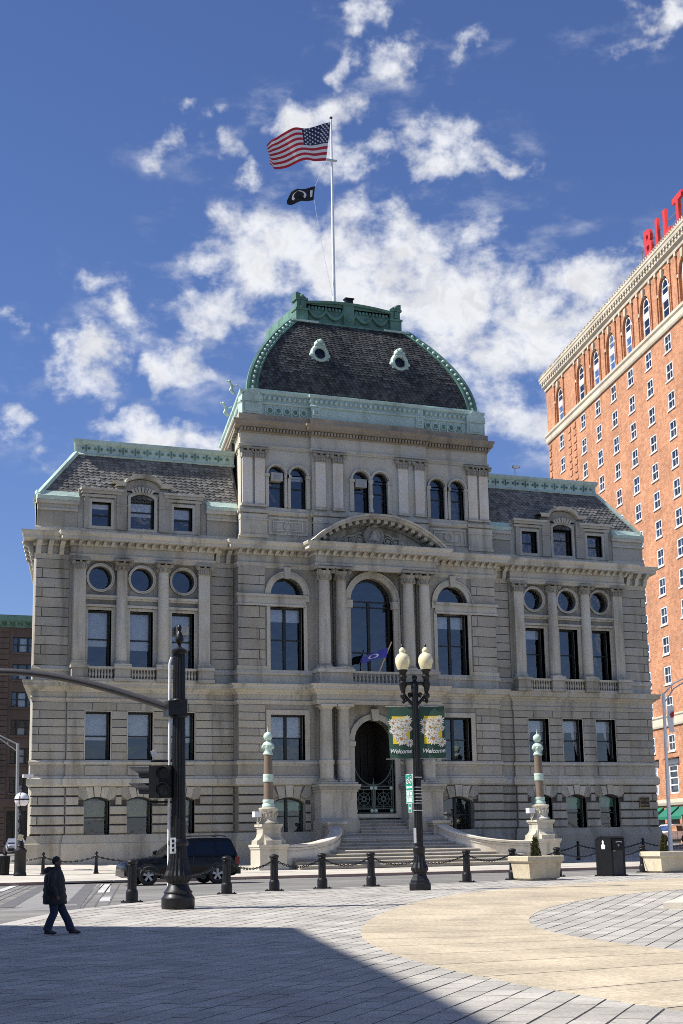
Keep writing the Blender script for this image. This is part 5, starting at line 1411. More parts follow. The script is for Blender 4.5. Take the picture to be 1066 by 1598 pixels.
def disc(F, uc, vc, ru, rv, off, mat, name, par, n=20, r0=0):
    m = MB()
    for q in range(n):
        a = 2*math.pi*q/n; p = F(uc+ru*math.cos(a), vc+rv*math.sin(a)); m.v.append((p.x, p.y+off, p.z))
    m.f = [tuple(range(n))]; m.sm = [False]; return m.build(name, mat, par)
d_ = disc(FB, .52, .5, .22, .36, -.035, 'flag_white', 'emblem_disc', bk)
disc(FB, .50, .48, .12, .24, -.05, 'flag_black', 'emblem_head', bk); disc(FB, .54, .74, .16, .12, -.052, 'flag_black', 'emblem_shoulder', bk)
flag_patch(FB, .07, .16, .25, .75, 3, 2, -.03).build('emblem_lettering', 'flag_white', bk)
hl = MB().tube([(-1.15, 3.95, 40.3), (-.9, 3.96, 38.6), (-.35, 3.98, 35.8), (.1, 4.0, 33.6)], .010, 5).tube([(-.06, 3.95, 45.5), (-.3, 3.95, 43.0), (-1.1, 3.95, 41.2)], .008, 5).build('halyard', 'white_paint')
tag(hl, 'thin pale halyard line slanting from the black flag to the dome', 'rope')
# blue flag on the balcony
bf = thing('blue_flag', 'small blue flag with white emblem on a slanted staff over the entrance balcony', 'flag', (-.12, -1.65, 10.6))
MB().tube([(-.10, -1.62, 10.45), (.20, -1.95, 11.4), (.50, -2.28, 12.3)], .035, 7).build('staff', 'pole_wood', bf)
T3 = [(.36, 12.0), (-.1, 11.86), (-.6, 11.66), (-1.0, 11.50), (-1.2, 11.36)]; B3 = [(.22, 11.42), (-.1, 11.42), (-.55, 11.30), (-.95, 11.16), (-1.22, 11.08)]
FBL = flag_fn(T3, B3, -2.15, .12, 8)
flag_patch(FBL, 0, 1, 0, 1, 22, 6).build('cloth', 'flag_blue', bf)
disc(FBL, .50, .5, .18, .30, -.03, 'flag_white', 'emblem', bf); disc(FBL, .49, .5, .09, .17, -.045, 'flag_blue', 'emblem_centre', bf)
# camera on the right roof crest
rc = thing('roof_camera', 'small white security camera on a post on the right roof crest', 'camera', (10.58, 1.2, 23.18))
MB().tube([(10.58, 1.2, 23.15), (10.58, 1.2, 23.62)], .035, 6).build('post', 'white_paint', rc)
MB().box(10.42, 10.80, 1.1, 1.28, 23.60, 23.76).build('housing', 'white_paint', rc); MB().lathe([(.06, 0), (.07, .1)], 10.83, 1.2, 8, cz=23.62).build('lens', 'lens_dark', rc)

# ------------------------------------------------------------------ bollards and chains on the plaza
def bollard_proto():
    t = thing('bollard', 'proto', 'bollard', (0, 0, 0), 'black fluted bollards along the plaza edge')
    MB().box(-.21, .21, -.21, .21, 0, .045).build('foot_plate', 'iron_black', t)
    b = MB().lathe([(.165, .04), (.165, .26), (.155, .30), (.135, .34)], 0, 0, 16)
    b.build('base', 'iron_black', t)
    s_ = MB(); n = 24; prof = [(.125, .32), (.118, .95), (.112, .98)]
    k0 = len(s_.v)
    for r_, z in prof:
        for i in range(n): a = 2*math.pi*i/n; rr = r_*(1.0 if i % 2 else .90); s_.v.append((rr*math.cos(a), rr*math.sin(a), z))
    for j in range(len(prof)-1):
        for i in range(n): s_.f.append((j*n+i, j*n+(i+1) % n, (j+1)*n+(i+1) % n, (j+1)*n+i)); s_.sm.append(False)
    s_.build('shaft', 'iron_black', t)
    MB().lathe([(.115, .96), (.125, .98), (.115, 1.0), (.145, 1.03), (.15, 1.07), (.13, 1.10), (.06, 1.125), (.001, 1.13)], 0, 0, 16).build('cap', 'iron_black', t)
    for q in range(4): MB().lathe([(.022, .04), (.022, .07)], (.16 if q % 2 else -.16), (.16 if q//2 else -.16), 6).build('bolt', 'iron_black', t)
    return t
BP = [(-23.23, -37.05, .244, 'black plaza bollard left of the traffic signal pole, nearest the camera'), (-19.27, -33.12, .25, 'black plaza bollard just right of the traffic signal pole'), (-17.16, -31.5, .25, 'black plaza bollard in front of the left stair pedestal'), (-15.21, -30.68, .25, 'black plaza bollard before the left end of the entrance steps'), (-13.17, -29.97, .25, 'black plaza bollard before the middle of the steps, left of the banner lamp post'),
      (-8.84, -28.47, .25, 'black plaza bollard next right of the banner lamp post'), (-6.2, -27.02, .25, 'black plaza bollard touching the near planter on its left'), (-2.95, -24.7, .25, 'black plaza bollard half hidden behind the near planter'), (2.47, -22.43, .25, 'black plaza bollard between the litter bin and the far planter')]
bo = bollard_proto()
for i, (x, y, z, lab) in enumerate(BP):
    if i: c = copy_tree(bo, TR(x, y, z, .35)); c['label'] = lab
move_tree(bo, TR(BP[0][0], BP[0][1], BP[0][2], .35)); bo['label'] = BP[0][3]
def link_geo(m, p, d, up, L=.085, r=.013):
    d = d.normalized(); side = d.cross(up).normalized()
    w = .028
    pts = []
    for q in range(10):
        a = 2*math.pi*q/10; pts.append(p+d*(math.cos(a)*L*.55)+side*(math.sin(a)*w))
    m.tube(pts, r, 4, closed=True)
def chain(name, a, b, sag, label, group, L=.085, r=.013):
    a, b = Vector(a), Vector(b); n = max(6, int((b-a).length/L*.98)); m = MB(); pts = []
    for i in range(n+1):
        t = i/n; p = a+(b-a)*t; p.z -= sag*4*t*(1-t); pts.append(p)
    for i in range(n):
        p, d = (pts[i]+pts[i+1])/2, pts[i+1]-pts[i]
        up = Vector((0, 0, 1)) if i % 2 else Vector((d.y, -d.x, 0))
        link_geo(m, p, d, up, max(L, d.length*1.15), r)
    o = m.build(name, 'iron_chain'); return tag(o, label, 'chain', group)
SP = (-22.98, -40.45, .19); LP = (-13.64, -34.7, .25)
seqp = [BP[0][:3], None, BP[1][:3]]
def hook(p, h=.97): return (p[0], p[1], p[2]+h)
CG = 'chains slung along the plaza edge'
chain('chain', hook(BP[0]), hook((-21.1, -35.0, .25), .62), .10, 'iron chain running right from the leftmost plaza bollard towards the signal pole', CG)
chain('chain', hook((-21.1, -35.0, .25), .62), hook(BP[1]), .10, 'iron chain from the signal pole to the bollard on its right', CG)
labs = ['iron chain between the bollard right of the signal pole and the left stair pedestal bollard', 'iron chain hanging in front of the left curved stair wall', 'iron chain hanging in front of the left half of the steps']
for i in range(3): chain('chain', hook(BP[i+1]), hook(BP[i+2]), .26, labs[i], CG)
LPH = (-11.2, -29.3, .25)
chain('chain', hook(BP[4]), hook(LPH, .82), .20, 'iron chain from the bollards to the left side of the banner lamp post', CG)
chain('chain', hook(LPH, .82), hook(BP[5]), .20, 'iron chain from the banner lamp post to the bollard on its right', CG)
chain('chain', hook(BP[5]), hook(BP[6]), .26, 'iron chain hanging in front of the right curved stair wall', CG)
chain('chain', hook(BP[6]), hook(BP[7]), .2, 'iron chain passing behind the near planter', CG)
chain('chain', hook(BP[7]), hook((0.0, -23.4, .25), 1.0), .26, 'iron chain from the half hidden bollard to the litter bin', CG)
chain('chain', hook((0.0, -23.4, .25), 1.0), hook(BP[8]), .24, 'iron chain from the litter bin to the bollard beside the far planter', CG)
chain('chain', hook(BP[8]), hook((6.6, -20.2, .25), .97), .30, 'iron chain passing behind the far planter', CG)
# small posts and chains on the sidewalk
def post_proto():
    t = thing('chain_post', 'p', 'post', (0, 0, 0), 'small black chain posts along the sidewalk')
    MB().lathe([(.13, 0), (.13, .05), (.10, .10), (.085, .3), (.07, .80), (.085, .83), (.06, .86), (.05, .88)], 0, 0, 12).build('shaft', 'iron_black', t)
    MB().ball((0, 0, .95), .085, 10, 7).build('ball', 'iron_black', t)
    return t
PP = [(-18.75, -4.6, 'small black chain post behind the walking person'), (-16.25, -4.7, 'small black ball-topped chain post between walking person and dark car'), (-13.35, -4.7, 'small black chain post showing above the bonnet of the dark car'), (-9.6, -4.7, 'small black chain post at the rear bumper of the dark car'), (10.56, -4.0, 'small black chain post on the sidewalk between planter and litter bin'), (15.4, -3.0, 'small black chain post on the sidewalk right of the litter bin'), (19.4, -2.4, 'small black chain post at the right corner of city hall')]
pp = post_proto()
for i, (x, y, lab) in enumerate(PP):
    if i: c = copy_tree(pp, TR(x, y, walk_z(y)-.01)); c['label'] = lab
move_tree(pp, TR(PP[0][0], PP[0][1], walk_z(PP[0][1])-.01)); pp['label'] = PP[0][2]
def ph(i): x, y, _ = PP[i]; return (x, y, walk_z(y)+.80)
SG = 'chains between the sidewalk posts'
chain('chain', (-21.2, -2.2, 1.4), ph(0), .24, 'thin chain left of the walking person against the wall', SG, .12, .02)
chain('chain', ph(0), ph(1), .24, 'thin chain right of the walking person against the wall', SG, .12, .02)
chain('chain', ph(1), ph(2), .24, 'thin chain ending above the bonnet of the dark car', SG, .12, .02)
chain('chain', (6.9, -4.5, 1.25), ph(4), .3, 'thin chain right of the right stair pedestal', SG, .12, .02)
chain('chain', ph(4), ph(5), .3, 'thin chain on the sidewalk behind the litter bin', SG, .12, .02)
chain('chain', ph(5), ph(6), .3, 'thin chain at the right corner of city hall', SG, .12, .02)
# two more posts round the left corner
for i, (x, y, lab) in enumerate(((-20.55, .6, 'small black chain post by the left corner of city hall, nearer the globe lamp'), (-19.85, 2.0, 'small black chain post tight against the left corner of city hall'))):
    c = copy_tree(pp, TR(x, y, .92 if i else .80)); c['label'] = lab

# ------------------------------------------------------------------ traffic signal pole
def signal_pole():
    x, y, z = SP
    t = thing('traffic_signal_pole', 'tall black fluted signal pole with curved mast arm and two signal heads', 'traffic signal', SP)
    MB().lathe([(.40, 0), (.41, .06), (.41, .26), (.37, .30), (.34, .36), (.36, .40), (.30, .46), (.24, .60), (.26, .66)], x, y, 24, cz=z).build('plinth', 'iron_black', t)
    b = MB(); n = 40; prof = [(.26, .62), (.34, .72), (.35, .80), (.30, .92), (.235, 1.20), (.205, 1.52)]
    for r_, zz in prof:
        for i in range(n): a = 2*math.pi*i/n; rr = r_*(1 if i % 2 else .92); b.v.append((x+rr*math.cos(a), y+rr*math.sin(a), z+zz))
    for j in range(len(prof)-1):
        for i in range(n): b.f.append((j*n+i, j*n+(i+1) % n, (j+1)*n+(i+1) % n, (j+1)*n+i)); b.sm.append(False)
    b.build('fluted_base', 'iron_black', t)
    MB().lathe([(.22, 1.50), (.25, 1.54), (.25, 1.62), (.20, 1.68)], x, y, 24, cz=z).build('collar', 'iron_black', t)
    s_ = MB(); n = 32; prof = [(.185, 1.62), (.165, 4.0), (.150, 6.28)]
    for r_, zz in prof:
        for i in range(n): a = 2*math.pi*i/n; rr = r_*(1 if i % 2 else .90); s_.v.append((x+rr*math.cos(a), y+rr*math.sin(a), z+zz))
    for j in range(len(prof)-1):
        for i in range(n): s_.f.append((j*n+i, j*n+(i+1) % n, (j+1)*n+(i+1) % n, (j+1)*n+i)); s_.sm.append(False)
    s_.build('shaft', 'iron_black', t)
    MB().lathe([(.175, 6.26), (.20, 6.30), (.20, 6.38), (.12, 6.42), (.05, 6.46), (.045, 6.52), (.10, 6.58), (.115, 6.66), (.07, 6.80), (.035, 6.86), (.05, 6.90), (.06, 6.96), (.03, 7.02), (.001, 7.04)], x, y, 16, cz=z).build('finial', 'iron_black', t)
    MB().box(x-.30, x+.16, y-.20, y+.20, z+4.72, z+5.06).box(x-.34, x-.26, y-.23, y+.23, z+4.70, z+5.08).build('arm_clamp', 'iron_black', t)
    for zz in (4.66, 5.05): MB().lathe([(.20, zz), (.215, zz+.02), (.215, zz+.06), (.20, zz+.08)], x, y, 20, cz=z).build('band', 'iron_black', t)
    L = -_r                                            # arm leaves to the left, square to the lens axis
    pts = []
    for q in range(19):
        s_ = q/18*7.2
        pts.append(Vector((x, y, z+4.90))+Vector((L.x, L.y, 0))*(.2+s_)+Vector((0, 0, 1.02*math.sin(min(1, s_/4.6)*math.pi/2)-.0*s_)))
    MB().tube(pts, [.105-.035*q/18 for q in range(19)], 10).build('mast_arm', 'arm_metal', t)
    # conduit up the left side
    o = Vector((L.x, L.y, 0))*.235
    MB().tube([(x+o.x, y+o.y, z+.4), (x+o.x, y+o.y, z+1.7), (x+o.x, y+o.y, z+6.05), (x+o.x*.8, y+o.y*.8, z+6.2)], .04, 8).build('conduit', 'pole_white', t)
    # signal heads
    D = Vector((L.x, L.y, 0)); Fw = Vector((-_f.x, -_f.y, 0)).normalized()
    def frame(c, fwd):
        fwd = fwd.normalized(); side = fwd.cross(Vector((0, 0, 1)))
        return Matrix(((side.x, fwd.x, 0, c.x), (side.y, fwd.y, 0, c.y), (0, 0, 1, c.z), (0, 0, 0, 1)))   # local +Y faces out
    c0 = Vector((x, y, z+3.08))
    for nm, c, fw, vis in (('signal_head', c0+D*.62+Fw*.05, D, .42), ('signal_head', c0+D*.33+Fw*.12, Fw*1.0+D*.15, .12)):
        h = MB().box(-.17, .17, -.16, .10, -.40, .40)
        h.xform(frame(c, fw)); ho = h.build(nm, 'signal_black', t)
        for zz in (.20, -.20):
            ln = MB().lathe([(.001, .115), (.13, .115), (.14, .10)], 0, 0, 16); ln.xform(frame(c+Vector((0, 0, zz)), fw) @ Matrix.Rotation(-R(90), 4, 'X')); ln.build('lens', 'lens_dark', ho)
            v = MB(); n = 14
            for i in range(n+1):
                a = -.35*math.pi/2+(math.pi+.35*math.pi)*i/n
                dep = vis*(.35+.65*max(0, math.sin(a)))+.1
                v.v += [(.165*math.cos(a), .10, .165*math.sin(a)), (.165*math.cos(a), .10+dep, .165*math.sin(a)), (.175*math.cos(a), .10+dep, .175*math.sin(a)), (.175*math.cos(a), .10, .175*math.sin(a))]
            for i in range(n):
                for q in range(4): v.f.append((4*i+q, 4*i+(q+1) % 4, 4*i+4+(q+1) % 4, 4*i+4+q)); v.sm.append(False)
            v.xform(frame(c+Vector((0, 0, zz)), fw)); v.build('visor', 'signal_black', ho)
    for zz in (.52, -.50):
        MB().tube([c0+D*.05+Vector((0, 0, zz)), c0+D*.70+Vector((0, 0, zz))], .03, 7).build('bracket', 'iron_black', t)
    q = c0+D*.62+Vector((0, 0, .70)); m = MB().box(-.065, .065, -.05, .05, -.085, .085); m.xform(Matrix.Translation(q) @ Matrix.Rotation(R(-18), 4, 'Y') @ Matrix.Rotation(YAW*-1, 4, 'Z')); m.build('detector', 'sign_white', t)
    # crossing push-button sign
    q = Vector((x, y, z+1.42))+Fw*.30+D*.10; m = MB().box(-.075, .075, -.01, .01, -.19, .19); m.xform(Matrix.Translation(q+Vector((0, 0, .1))) @ Matrix.Rotation(-YAW, 4, 'Z')); so = m.build('crossing_sign', 'sign_white', t)
    for k in range(3):
        m = MB().box(-.025, .03, -.018, -.01, -.035+.11*k-.11, .035+.11*k-.11); m.xform(Matrix.Translation(q+Vector((0, 0, .1))) @ Matrix.Rotation(-YAW, 4, 'Z')); m.build('sign_symbol', 'iron_black', so)
    return t
signal_pole()
# ------------------------------------------------------------------ banner lamp post
def banner_lamp():
    x, y, z = LP
    t = thing('street_lamp', 'black twin-globe lamp post carrying two daisy banners', 'street lamp', LP)
    MB().lathe([(.34, 0), (.345, .04), (.345, .20), (.31, .23), (.30, .30), (.26, .34), (.20, .48), (.22, .52)], x, y, 8, cz=z, smooth=False).build('plinth', 'iron_black', t)
    b = MB(); n = 28; prof = [(.20, .50), (.27, .60), (.265, .66), (.20, .82), (.16, 1.10)]
    for r_, zz in prof:
        for i in range(n): a = 2*math.pi*i/n; rr = r_*(1 if i % 2 else .92); b.v.append((x+rr*math.cos(a), y+rr*math.sin(a), z+zz))
    for j in range(len(prof)-1):
        for i in range(n): b.f.append((j*n+i, j*n+(i+1) % n, (j+1)*n+(i+1) % n, (j+1)*n+i)); b.sm.append(False)
    b.build('fluted_base', 'iron_black', t)
    MB().lathe([(.155, 1.08), (.185, 1.12), (.185, 1.26), (.15, 1.30)], x, y, 16, cz=z).build('collar', 'iron_black', t)
    s_ = MB(); n = 24; prof = [(.135, 1.26), (.12, 3.5), (.105, 5.80)]
    for r_, zz in prof:
        for i in range(n): a = 2*math.pi*i/n; rr = r_*(1 if i % 2 else .88); s_.v.append((x+rr*math.cos(a), y+rr*math.sin(a), z+zz))
    for j in range(len(prof)-1):
        for i in range(n): s_.f.append((j*n+i, j*n+(i+1) % n, (j+1)*n+(i+1) % n, (j+1)*n+i)); s_.sm.append(False)
    s_.build('shaft', 'iron_black', t)
    D = Vector((_r.x, _r.y, 0)); C0 = Vector((x, y, z))
    arm = MB()
    for s in (-1, 1):
        a = []
        for q in range(9):
            u_ = q/8; a.append(C0+D*s*(.08+.36*math.sin(u_*math.pi/2))+Vector((0, 0, 5.60+.62*u_)))
        arm.tube(a, [.055-.02*q/8 for q in range(9)], 7)
        arm.tube([C0+D*s*(.16+.05*math.cos(q*.8)*(1-q/12))+Vector((0, 0, 5.88+.09*math.sin(q*.8)*(1-q/12))) for q in range(10)], .035, 5)
        arm.tube([C0+D*s*(.30+.06*math.cos(q*.8+2)*(1-q/12))+Vector((0, 0, 5.76+.08*math.sin(q*.8+2)*(1-q/12))) for q in range(10)], .03, 5)
    arm.tube([C0-D*.46+Vector((0, 0, 6.25)), C0+D*.46+Vector((0, 0, 6.25))], .055, 8)
    arm.lathe([(.10, 5.75), (.12, 6.15), (.09, 6.30), (.05, 6.35), (.09, 6.41), (.07, 6.49), (.001, 6.53)], x, y, 12, cz=z)
    arm.build('crossarm', 'iron_black', t)
    for s in (-1, 1):
        c = C0+D*s*.36
        MB().lathe([(.001, 5.62), (.05, 5.66), (.06, 5.72), (.03, 5.76), (.09, 5.82), (.10, 5.90), (.06, 5.95), (.08, 6.12), (.13, 6.20), (.13, 6.28), (.09, 6.32), (.10, 6.40), (.15, 6.46), (.09, 6.52), (.12, 6.60), (.16, 6.65), (.16, 6.68)], c.x, c.y, 14, cz=z).build('lamp_holder', 'iron_black', t)
        g = MB().lathe([(.14, 6.66), (.19, 6.76), (.235, 6.92), (.225, 7.05), (.17, 7.15), (.11, 7.19), (.09, 7.22), (.105, 7.26), (.10, 7.31), (.05, 7.37), (.03, 7.39)], c.x, c.y, 20, cz=z).build('globe', 'globe_glass', t)
        MB().lathe([(.03, 7.37), (.045, 7.41), (.03, 7.45), (.001, 7.50)], c.x, c.y, 8, cz=z).build('globe_finial', 'iron_black', g)
    for zz in (5.55, 3.94):
        MB().tube([C0-D*.94+Vector((0, 0, zz)), C0+D*.94+Vector((0, 0, zz))], .012, 6).build('banner_rod', 'steel_grey', t)
    # banners
    rnd = random.Random(2)
    FL = [(.20, .30, .150), (.76, .255, .185), (.40, .42, .165), (.20, .52, .135), (.52, .74, .215), (.86, .86, .145), (.68, .52, .10), (.88, .47, .09), (.44, .215, .085), (.72, .36, .10), (.62, .82, .09), (.34, .62, .14), (.58, .60, .12), (.52, .34, .11)]
    for s in (-1, 1):
        o = C0+D*(.12 if s > 0 else -.88); W, H = .78, 1.58; zt = 5.54
        bt = thing('banner', 'green welcome banner with white daisies, %s of the lamp post shaft' % ('left' if s < 0 else 'right'), 'banner', (o.x+D.x*.38, o.y+D.y*.38, z+3.94), 'daisy banners on the lamp post')
        nrm = Vector((-_f.x, -_f.y, 0)).normalized()
        def Bp(u, v, off=0):
            cur = .05*math.sin(u*math.pi)*math.sin(v*2.2)+(.05*(1-u)*v*v if s < 0 else 0)
            return o+D*(u*W+(.06*v*(1-u) if s < 0 else 0))+Vector((0, 0, zt-v*H-(0.02*math.sin(u*3))))+nrm*(.02+cur+off)
        def patch(u0, u1, v0, v1, off, mat, nm, nu=8, nv=14):
            m = MB()
            for j in range(nv+1):
                for i in range(nu+1): m.v.append(tuple(Bp(u0+(u1-u0)*i/nu, v0+(v1-v0)*j/nv, off)))
            for j in range(nv):
                for i in range(nu): a = j*(nu+1)+i; m.f.append((a, a+1, a+nu+2, a+nu+1)); m.sm.append(True)
            return m.build(nm, mat, bt)
        cl = patch(0, 1, 0, 1, 0, 'banner_green', 'cloth')
        patch(.17, .88, .18, .72, .006, 'banner_yellow', 'yellow_panel', 6, 8)
        for k, (fu, fv, fr) in enumerate(FL):
            m = MB(); npet = 13
            for q in range(npet):
                a = 2*math.pi*q/npet+rnd.uniform(-.08, .08); fr_ = fr*1.3; L = fr_*rnd.uniform(.88, 1.08)
                pts = []
                for rr, ww in ((.16, -.03), (.62, -.125), (.92, -.08), (1.0, 0), (.92, .08), (.62, .125), (.16, .03)):
                    du = (rr*L*math.cos(a)-ww*fr_*math.sin(a))/1.0; dv = (rr*L*math.sin(a)+ww*fr_*math.cos(a))*W/H
                    pts.append(tuple(Bp(fu+du*1.0, .10+fv*.70+dv, .010+k*.0012+.0002*q)))
                m.add(pts, [tuple(range(len(pts)))])
            fo = m.build('daisy', 'petal_white', bt)
            m = MB(); pts = [tuple(Bp(fu+.30*fr*math.cos(q*.7), .10+fv*.70+.30*fr*math.sin(q*.7)*W/H, .012+k*.0012+.006)) for q in range(9)]
            m.add(pts, [tuple(range(9))]); m.build('eye', 'daisy_eye', fo)
        tx = text_mesh('Welcome', .18, .002, 'sign_white', 'lettering', .25, .004)
        for v in tx.vertices:
            u_ = (.47 if s < 0 else .52)+v.co.x/W; p = Bp(u_, .895-v.co.y/H, .012+v.co.z); v.co = p
        inst(tx, 'lettering', bt, Matrix.Identity(4))
    # bike route sign plates, turned away from the camera
    sg = thing('bike_sign', 'green bicycle route sign plates strapped to the lamp post', 'sign', (x, y, z+2.0))
    ang = -YAW-R(68); Rm = Matrix.Translation(C0+D*-.14+nrm*.14+Vector((0, 0, .26))) @ Matrix.Rotation(ang, 4, 'Z') @ Matrix.Translation((0, 0, 3.2)) @ Matrix.Diagonal((.92, 1, .76, 1)) @ Matrix.Translation((0, 0, -3.2))
    def plate(x0, x1, z0, z1, nm):
        p = MB().box(x0, x1, -.005, .005, z0, z1); p.xform(Rm); po = p.build(nm, 'sign_white', sg)
        q = MB().box(x0+.02, x1-.02, -.009, -.004, z0+.02, z1-.02); q.xform(Rm); q.build('sign_face', 'sign_green', po); return po
    a = plate(-.56, .0, 2.56, 3.22, 'sign_plate'); m = MB()
    for cx in (-.40, -.16): m.tube([(cx+.085*math.cos(q*.5236), -.012, 2.93+.085*math.sin(q*.5236)) for q in range(12)], .014, 5, closed=True)
    m.tube([(-.40, -.012, 2.93), (-.30, -.012, 3.08), (-.18, -.012, 3.06), (-.16, -.012, 2.93)], .013, 5).tube([(-.30, -.012, 3.08), (-.26, -.012, 2.92), (-.18, -.012, 3.06)], .013, 5).tube([(-.20, -.012, 3.13), (-.12, -.012, 3.12)], .013, 5)
    m.xform(Rm); m.build('bicycle_symbol', 'sign_white', a)
    m = MB().box(-.50, -.32, -.012, -.008, 2.66, 2.74).box(-.26, -.06, -.012, -.008, 2.66, 2.74); m.xform(Rm); m.build('sign_marks', 'sign_white', a)
    b_ = plate(-.56, .0, 2.32, 2.55, 'sign_plate'); m = MB().box(-.50, -.32, -.012, -.008, 2.37, 2.50).box(-.26, -.06, -.012, -.008, 2.37, 2.50); m.xform(Rm); m.build('sign_marks', 'sign_white', b_)
    b_ = plate(-.56, .0, 2.06, 2.31, 'sign_plate'); m = MB().box(-.50, -.36, -.012, -.008, 2.11, 2.26).box(-.30, -.06, -.012, -.008, 2.11, 2.26); m.xform(Rm); m.build('sign_marks', 'sign_white', b_)
    b_ = plate(-.40, -.14, 1.70, 2.05, 'sign_plate'); m = MB().prism([(-.34, 1.86), (-.26, 1.94), (-.26, 1.89), (-.19, 1.89), (-.19, 1.83), (-.26, 1.83), (-.26, 1.78)], -.012, -.008); m.xform(Rm); m.build('arrow', 'sign_white', b_)
    for zz in (3.36, 3.06, 2.96, 2.86, 2.76, 2.66, 2.58, 2.36): MB().lathe([(.142, zz), (.146, zz+.01), (.142, zz+.024)], x, y, 16, cz=z).build('strap', 'steel_silver', sg)
    w = MB().box(-.04, .04, -.004, .004, .8, 1.25); w.xform(Matrix.Translation(C0+nrm*.16-D*.12+Vector((0, 0, .6))) @ Matrix.Rotation(-YAW, 4, 'Z')); w.build('notice', 'sign_white', t)
    return t
banner_lamp()
# ------------------------------------------------------------------ planters, conifers, bin
def planter(x, y, z, label):
    t = thing('planter', label, 'planter', (x, y, z), 'stone planters on the plaza')
    MB().box(-.52, .52, -.52, .52, 0, .06).xform(TR(x, y, z)).build('foot', 'planter_stone', t)
    m = MB(); prof = [(.56, .06), (.60, .08), (.66, .62)]
    vs = []
    for r_, zz in prof: vs += [(-r_, -r_, zz), (r_, -r_, zz), (r_, r_, zz), (-r_, r_, zz)]
    fs = [(3, 2, 1, 0)]
    for j in range(2): fs += [(4*j+q, 4*j+(q+1) % 4, 4*j+4+(q+1) % 4, 4*j+4+q) for q in range(4)]
    m.add(vs, fs).xform(TR(x, y, z)); m.build('body', 'planter_stone', t)
    o = [(-.74, -.74), (.74, -.74), (.74, .74), (-.74, .74)]; i_ = [(-.58, -.58), (.58, -.58), (.58, .58), (-.58, .58)]
    m = MB(); k = 0
    m.v = [(a, b, .62) for a, b in [(-.67, -.67), (.67, -.67), (.67, .67), (-.67, .67)]]+[(a, b, .68) for a, b in o]+[(a, b, .83) for a, b in o]+[(a*.97, b*.97, .86) for a, b in o]+[(a, b, .86) for a, b in i_]+[(a, b, .6) for a, b in i_]
    for j in range(5): m.f += [(4*j+q, 4*j+(q+1) % 4, 4*j+4+(q+1) % 4, 4*j+4+q) for q in range(4)]
    m.sm = [False]*len(m.f); m.xform(TR(x, y, z)); m.build('rim', 'planter_stone', t)
    MB().box(-.58, .58, -.58, .58, .6, .79).xform(TR(x, y, z)).build('soil', 'soil', t)
planter(-5.95, -28.3, .25, 'square stone planter left of the litter bin, holding a small conifer')
planter(3.02, -23.25, .25, 'square stone planter at the right edge of the picture')
def conifer(x, y, z, h, seed, label):
    t = thing('dwarf_conifer', label, 'shrub', (x, y, z), 'dwarf conifers in planters')
    MB().tube([(x, y, z-.05), (x, y, z+h*.9)], [.04, .008], 6).build('trunk', 'bark', t)
    rnd = random.Random(seed); m = MB()
    for i in range(1100):
        u = rnd.random()**1.15; rr = (.17*(1-u)**.8+.02)*math.sqrt(rnd.random())*rnd.uniform(.8, 1.12); a = rnd.uniform(0, 6.283); zz = .03+u*h
        p = Vector((x+rr*math.cos(a), y+rr*math.sin(a), z+zz)); d = Vector((math.cos(a)*.6, math.sin(a)*.6, rnd.uniform(.3, 1.2))).normalized(); sd = d.cross(Vector((rnd.uniform(-1, 1), rnd.uniform(-1, 1), rnd.uniform(-1, 1)))).normalized()
        L = rnd.uniform(.05, .10); w = rnd.uniform(.012, .025)
        m.add([p-sd*w, p+sd*w, p+d*L+sd*w*.3, p+d*L-sd*w*.3], [(0, 1, 2, 3)])
    stuff(m.build('crown', 'conifer_needles', t))
conifer(-5.95, -28.3, 1.03, .68, 4, 'small cone-shaped conifer in the left planter')
conifer(2.95, -23.3, 1.03, .70, 9, 'small cone-shaped conifer in the planter at the right edge')
def litter_bin():
    x, y, z = -1.16, -25.70, .25
    t = thing('litter_bin', 'black and dark grey box litter bin with rounded top and chute door', 'litter bin', (x, y, z))
    M = TR(x, y, z, R(13))
    w, d = .37, .42
    MB().box(-w-.06, w+.06, -d-.06, d+.06, 0, .05).xform(M).build('base', 'bin_black', t)
    sec = [(-d, .05), (d, .05), (d, 1.32), (d-.08, 1.42), (.1, 1.48), (-d+.10, 1.46), (-d+.02, 1.40), (-d, 1.32)]
    MB().prism(sec, -w, -w+.10, 'x').prism(sec, w-.10, w, 'x').xform(M).build('side_cheek', 'bin_black', t)
    MB().prism([(a*.985, b if b < 1.3 else b-.02) for a, b in sec], -w+.10, w-.10, 'x').xform(M).build('cabinet', 'bin_grey', t)
    MB().prism([(d, 1.32), (d-.08, 1.44), (.1, 1.51), (-d+.10, 1.49), (-d+.0, 1.43), (-d+.02, 1.40), (.1, 1.47), (d-.1, 1.40)], -w-.01, w+.01, 'x').xform(M).build('lid', 'bin_black', t)
    dr_ = MB().box(-w+.06, w-.06, -d-.035, -d+.01, .98, 1.34).xform(M).build('chute_door', 'bin_black', t)
    MB().tube([(-.16, -d-.06, 1.28), (0, -d-.08, 1.30), (.16, -d-.06, 1.28)], .018, 6).xform(M).build('chute_handle', 'steel_silver', dr_)
    MB().lathe([(.001, 0), (.05, 0), (.05, .006)], 0, 0, 14).xform(M @ Matrix.Translation((0, -d-.036, 1.16)) @ Matrix.Rotation(R(90), 4, 'X')).build('roundel_decal', 'steel_grey', dr_)
    MB().box(-w+.08, -w+.22, -d-.02, -d+.01, .93, .97).xform(M).build('latch', 'brass', t)
    s_ = MB().prism([(.02, 1.02), (.20, 1.02), (.22, 1.18), (.15, 1.20), (.17, 1.30), (.12, 1.36), (.07, 1.30), (.08, 1.20), (.0, 1.16)], -w-.012, -w-.002, 'x').xform(M @ Matrix.Translation((0, -.12, 0)))
    s_.build('pictogram', 'sign_white', t)
litter_bin()
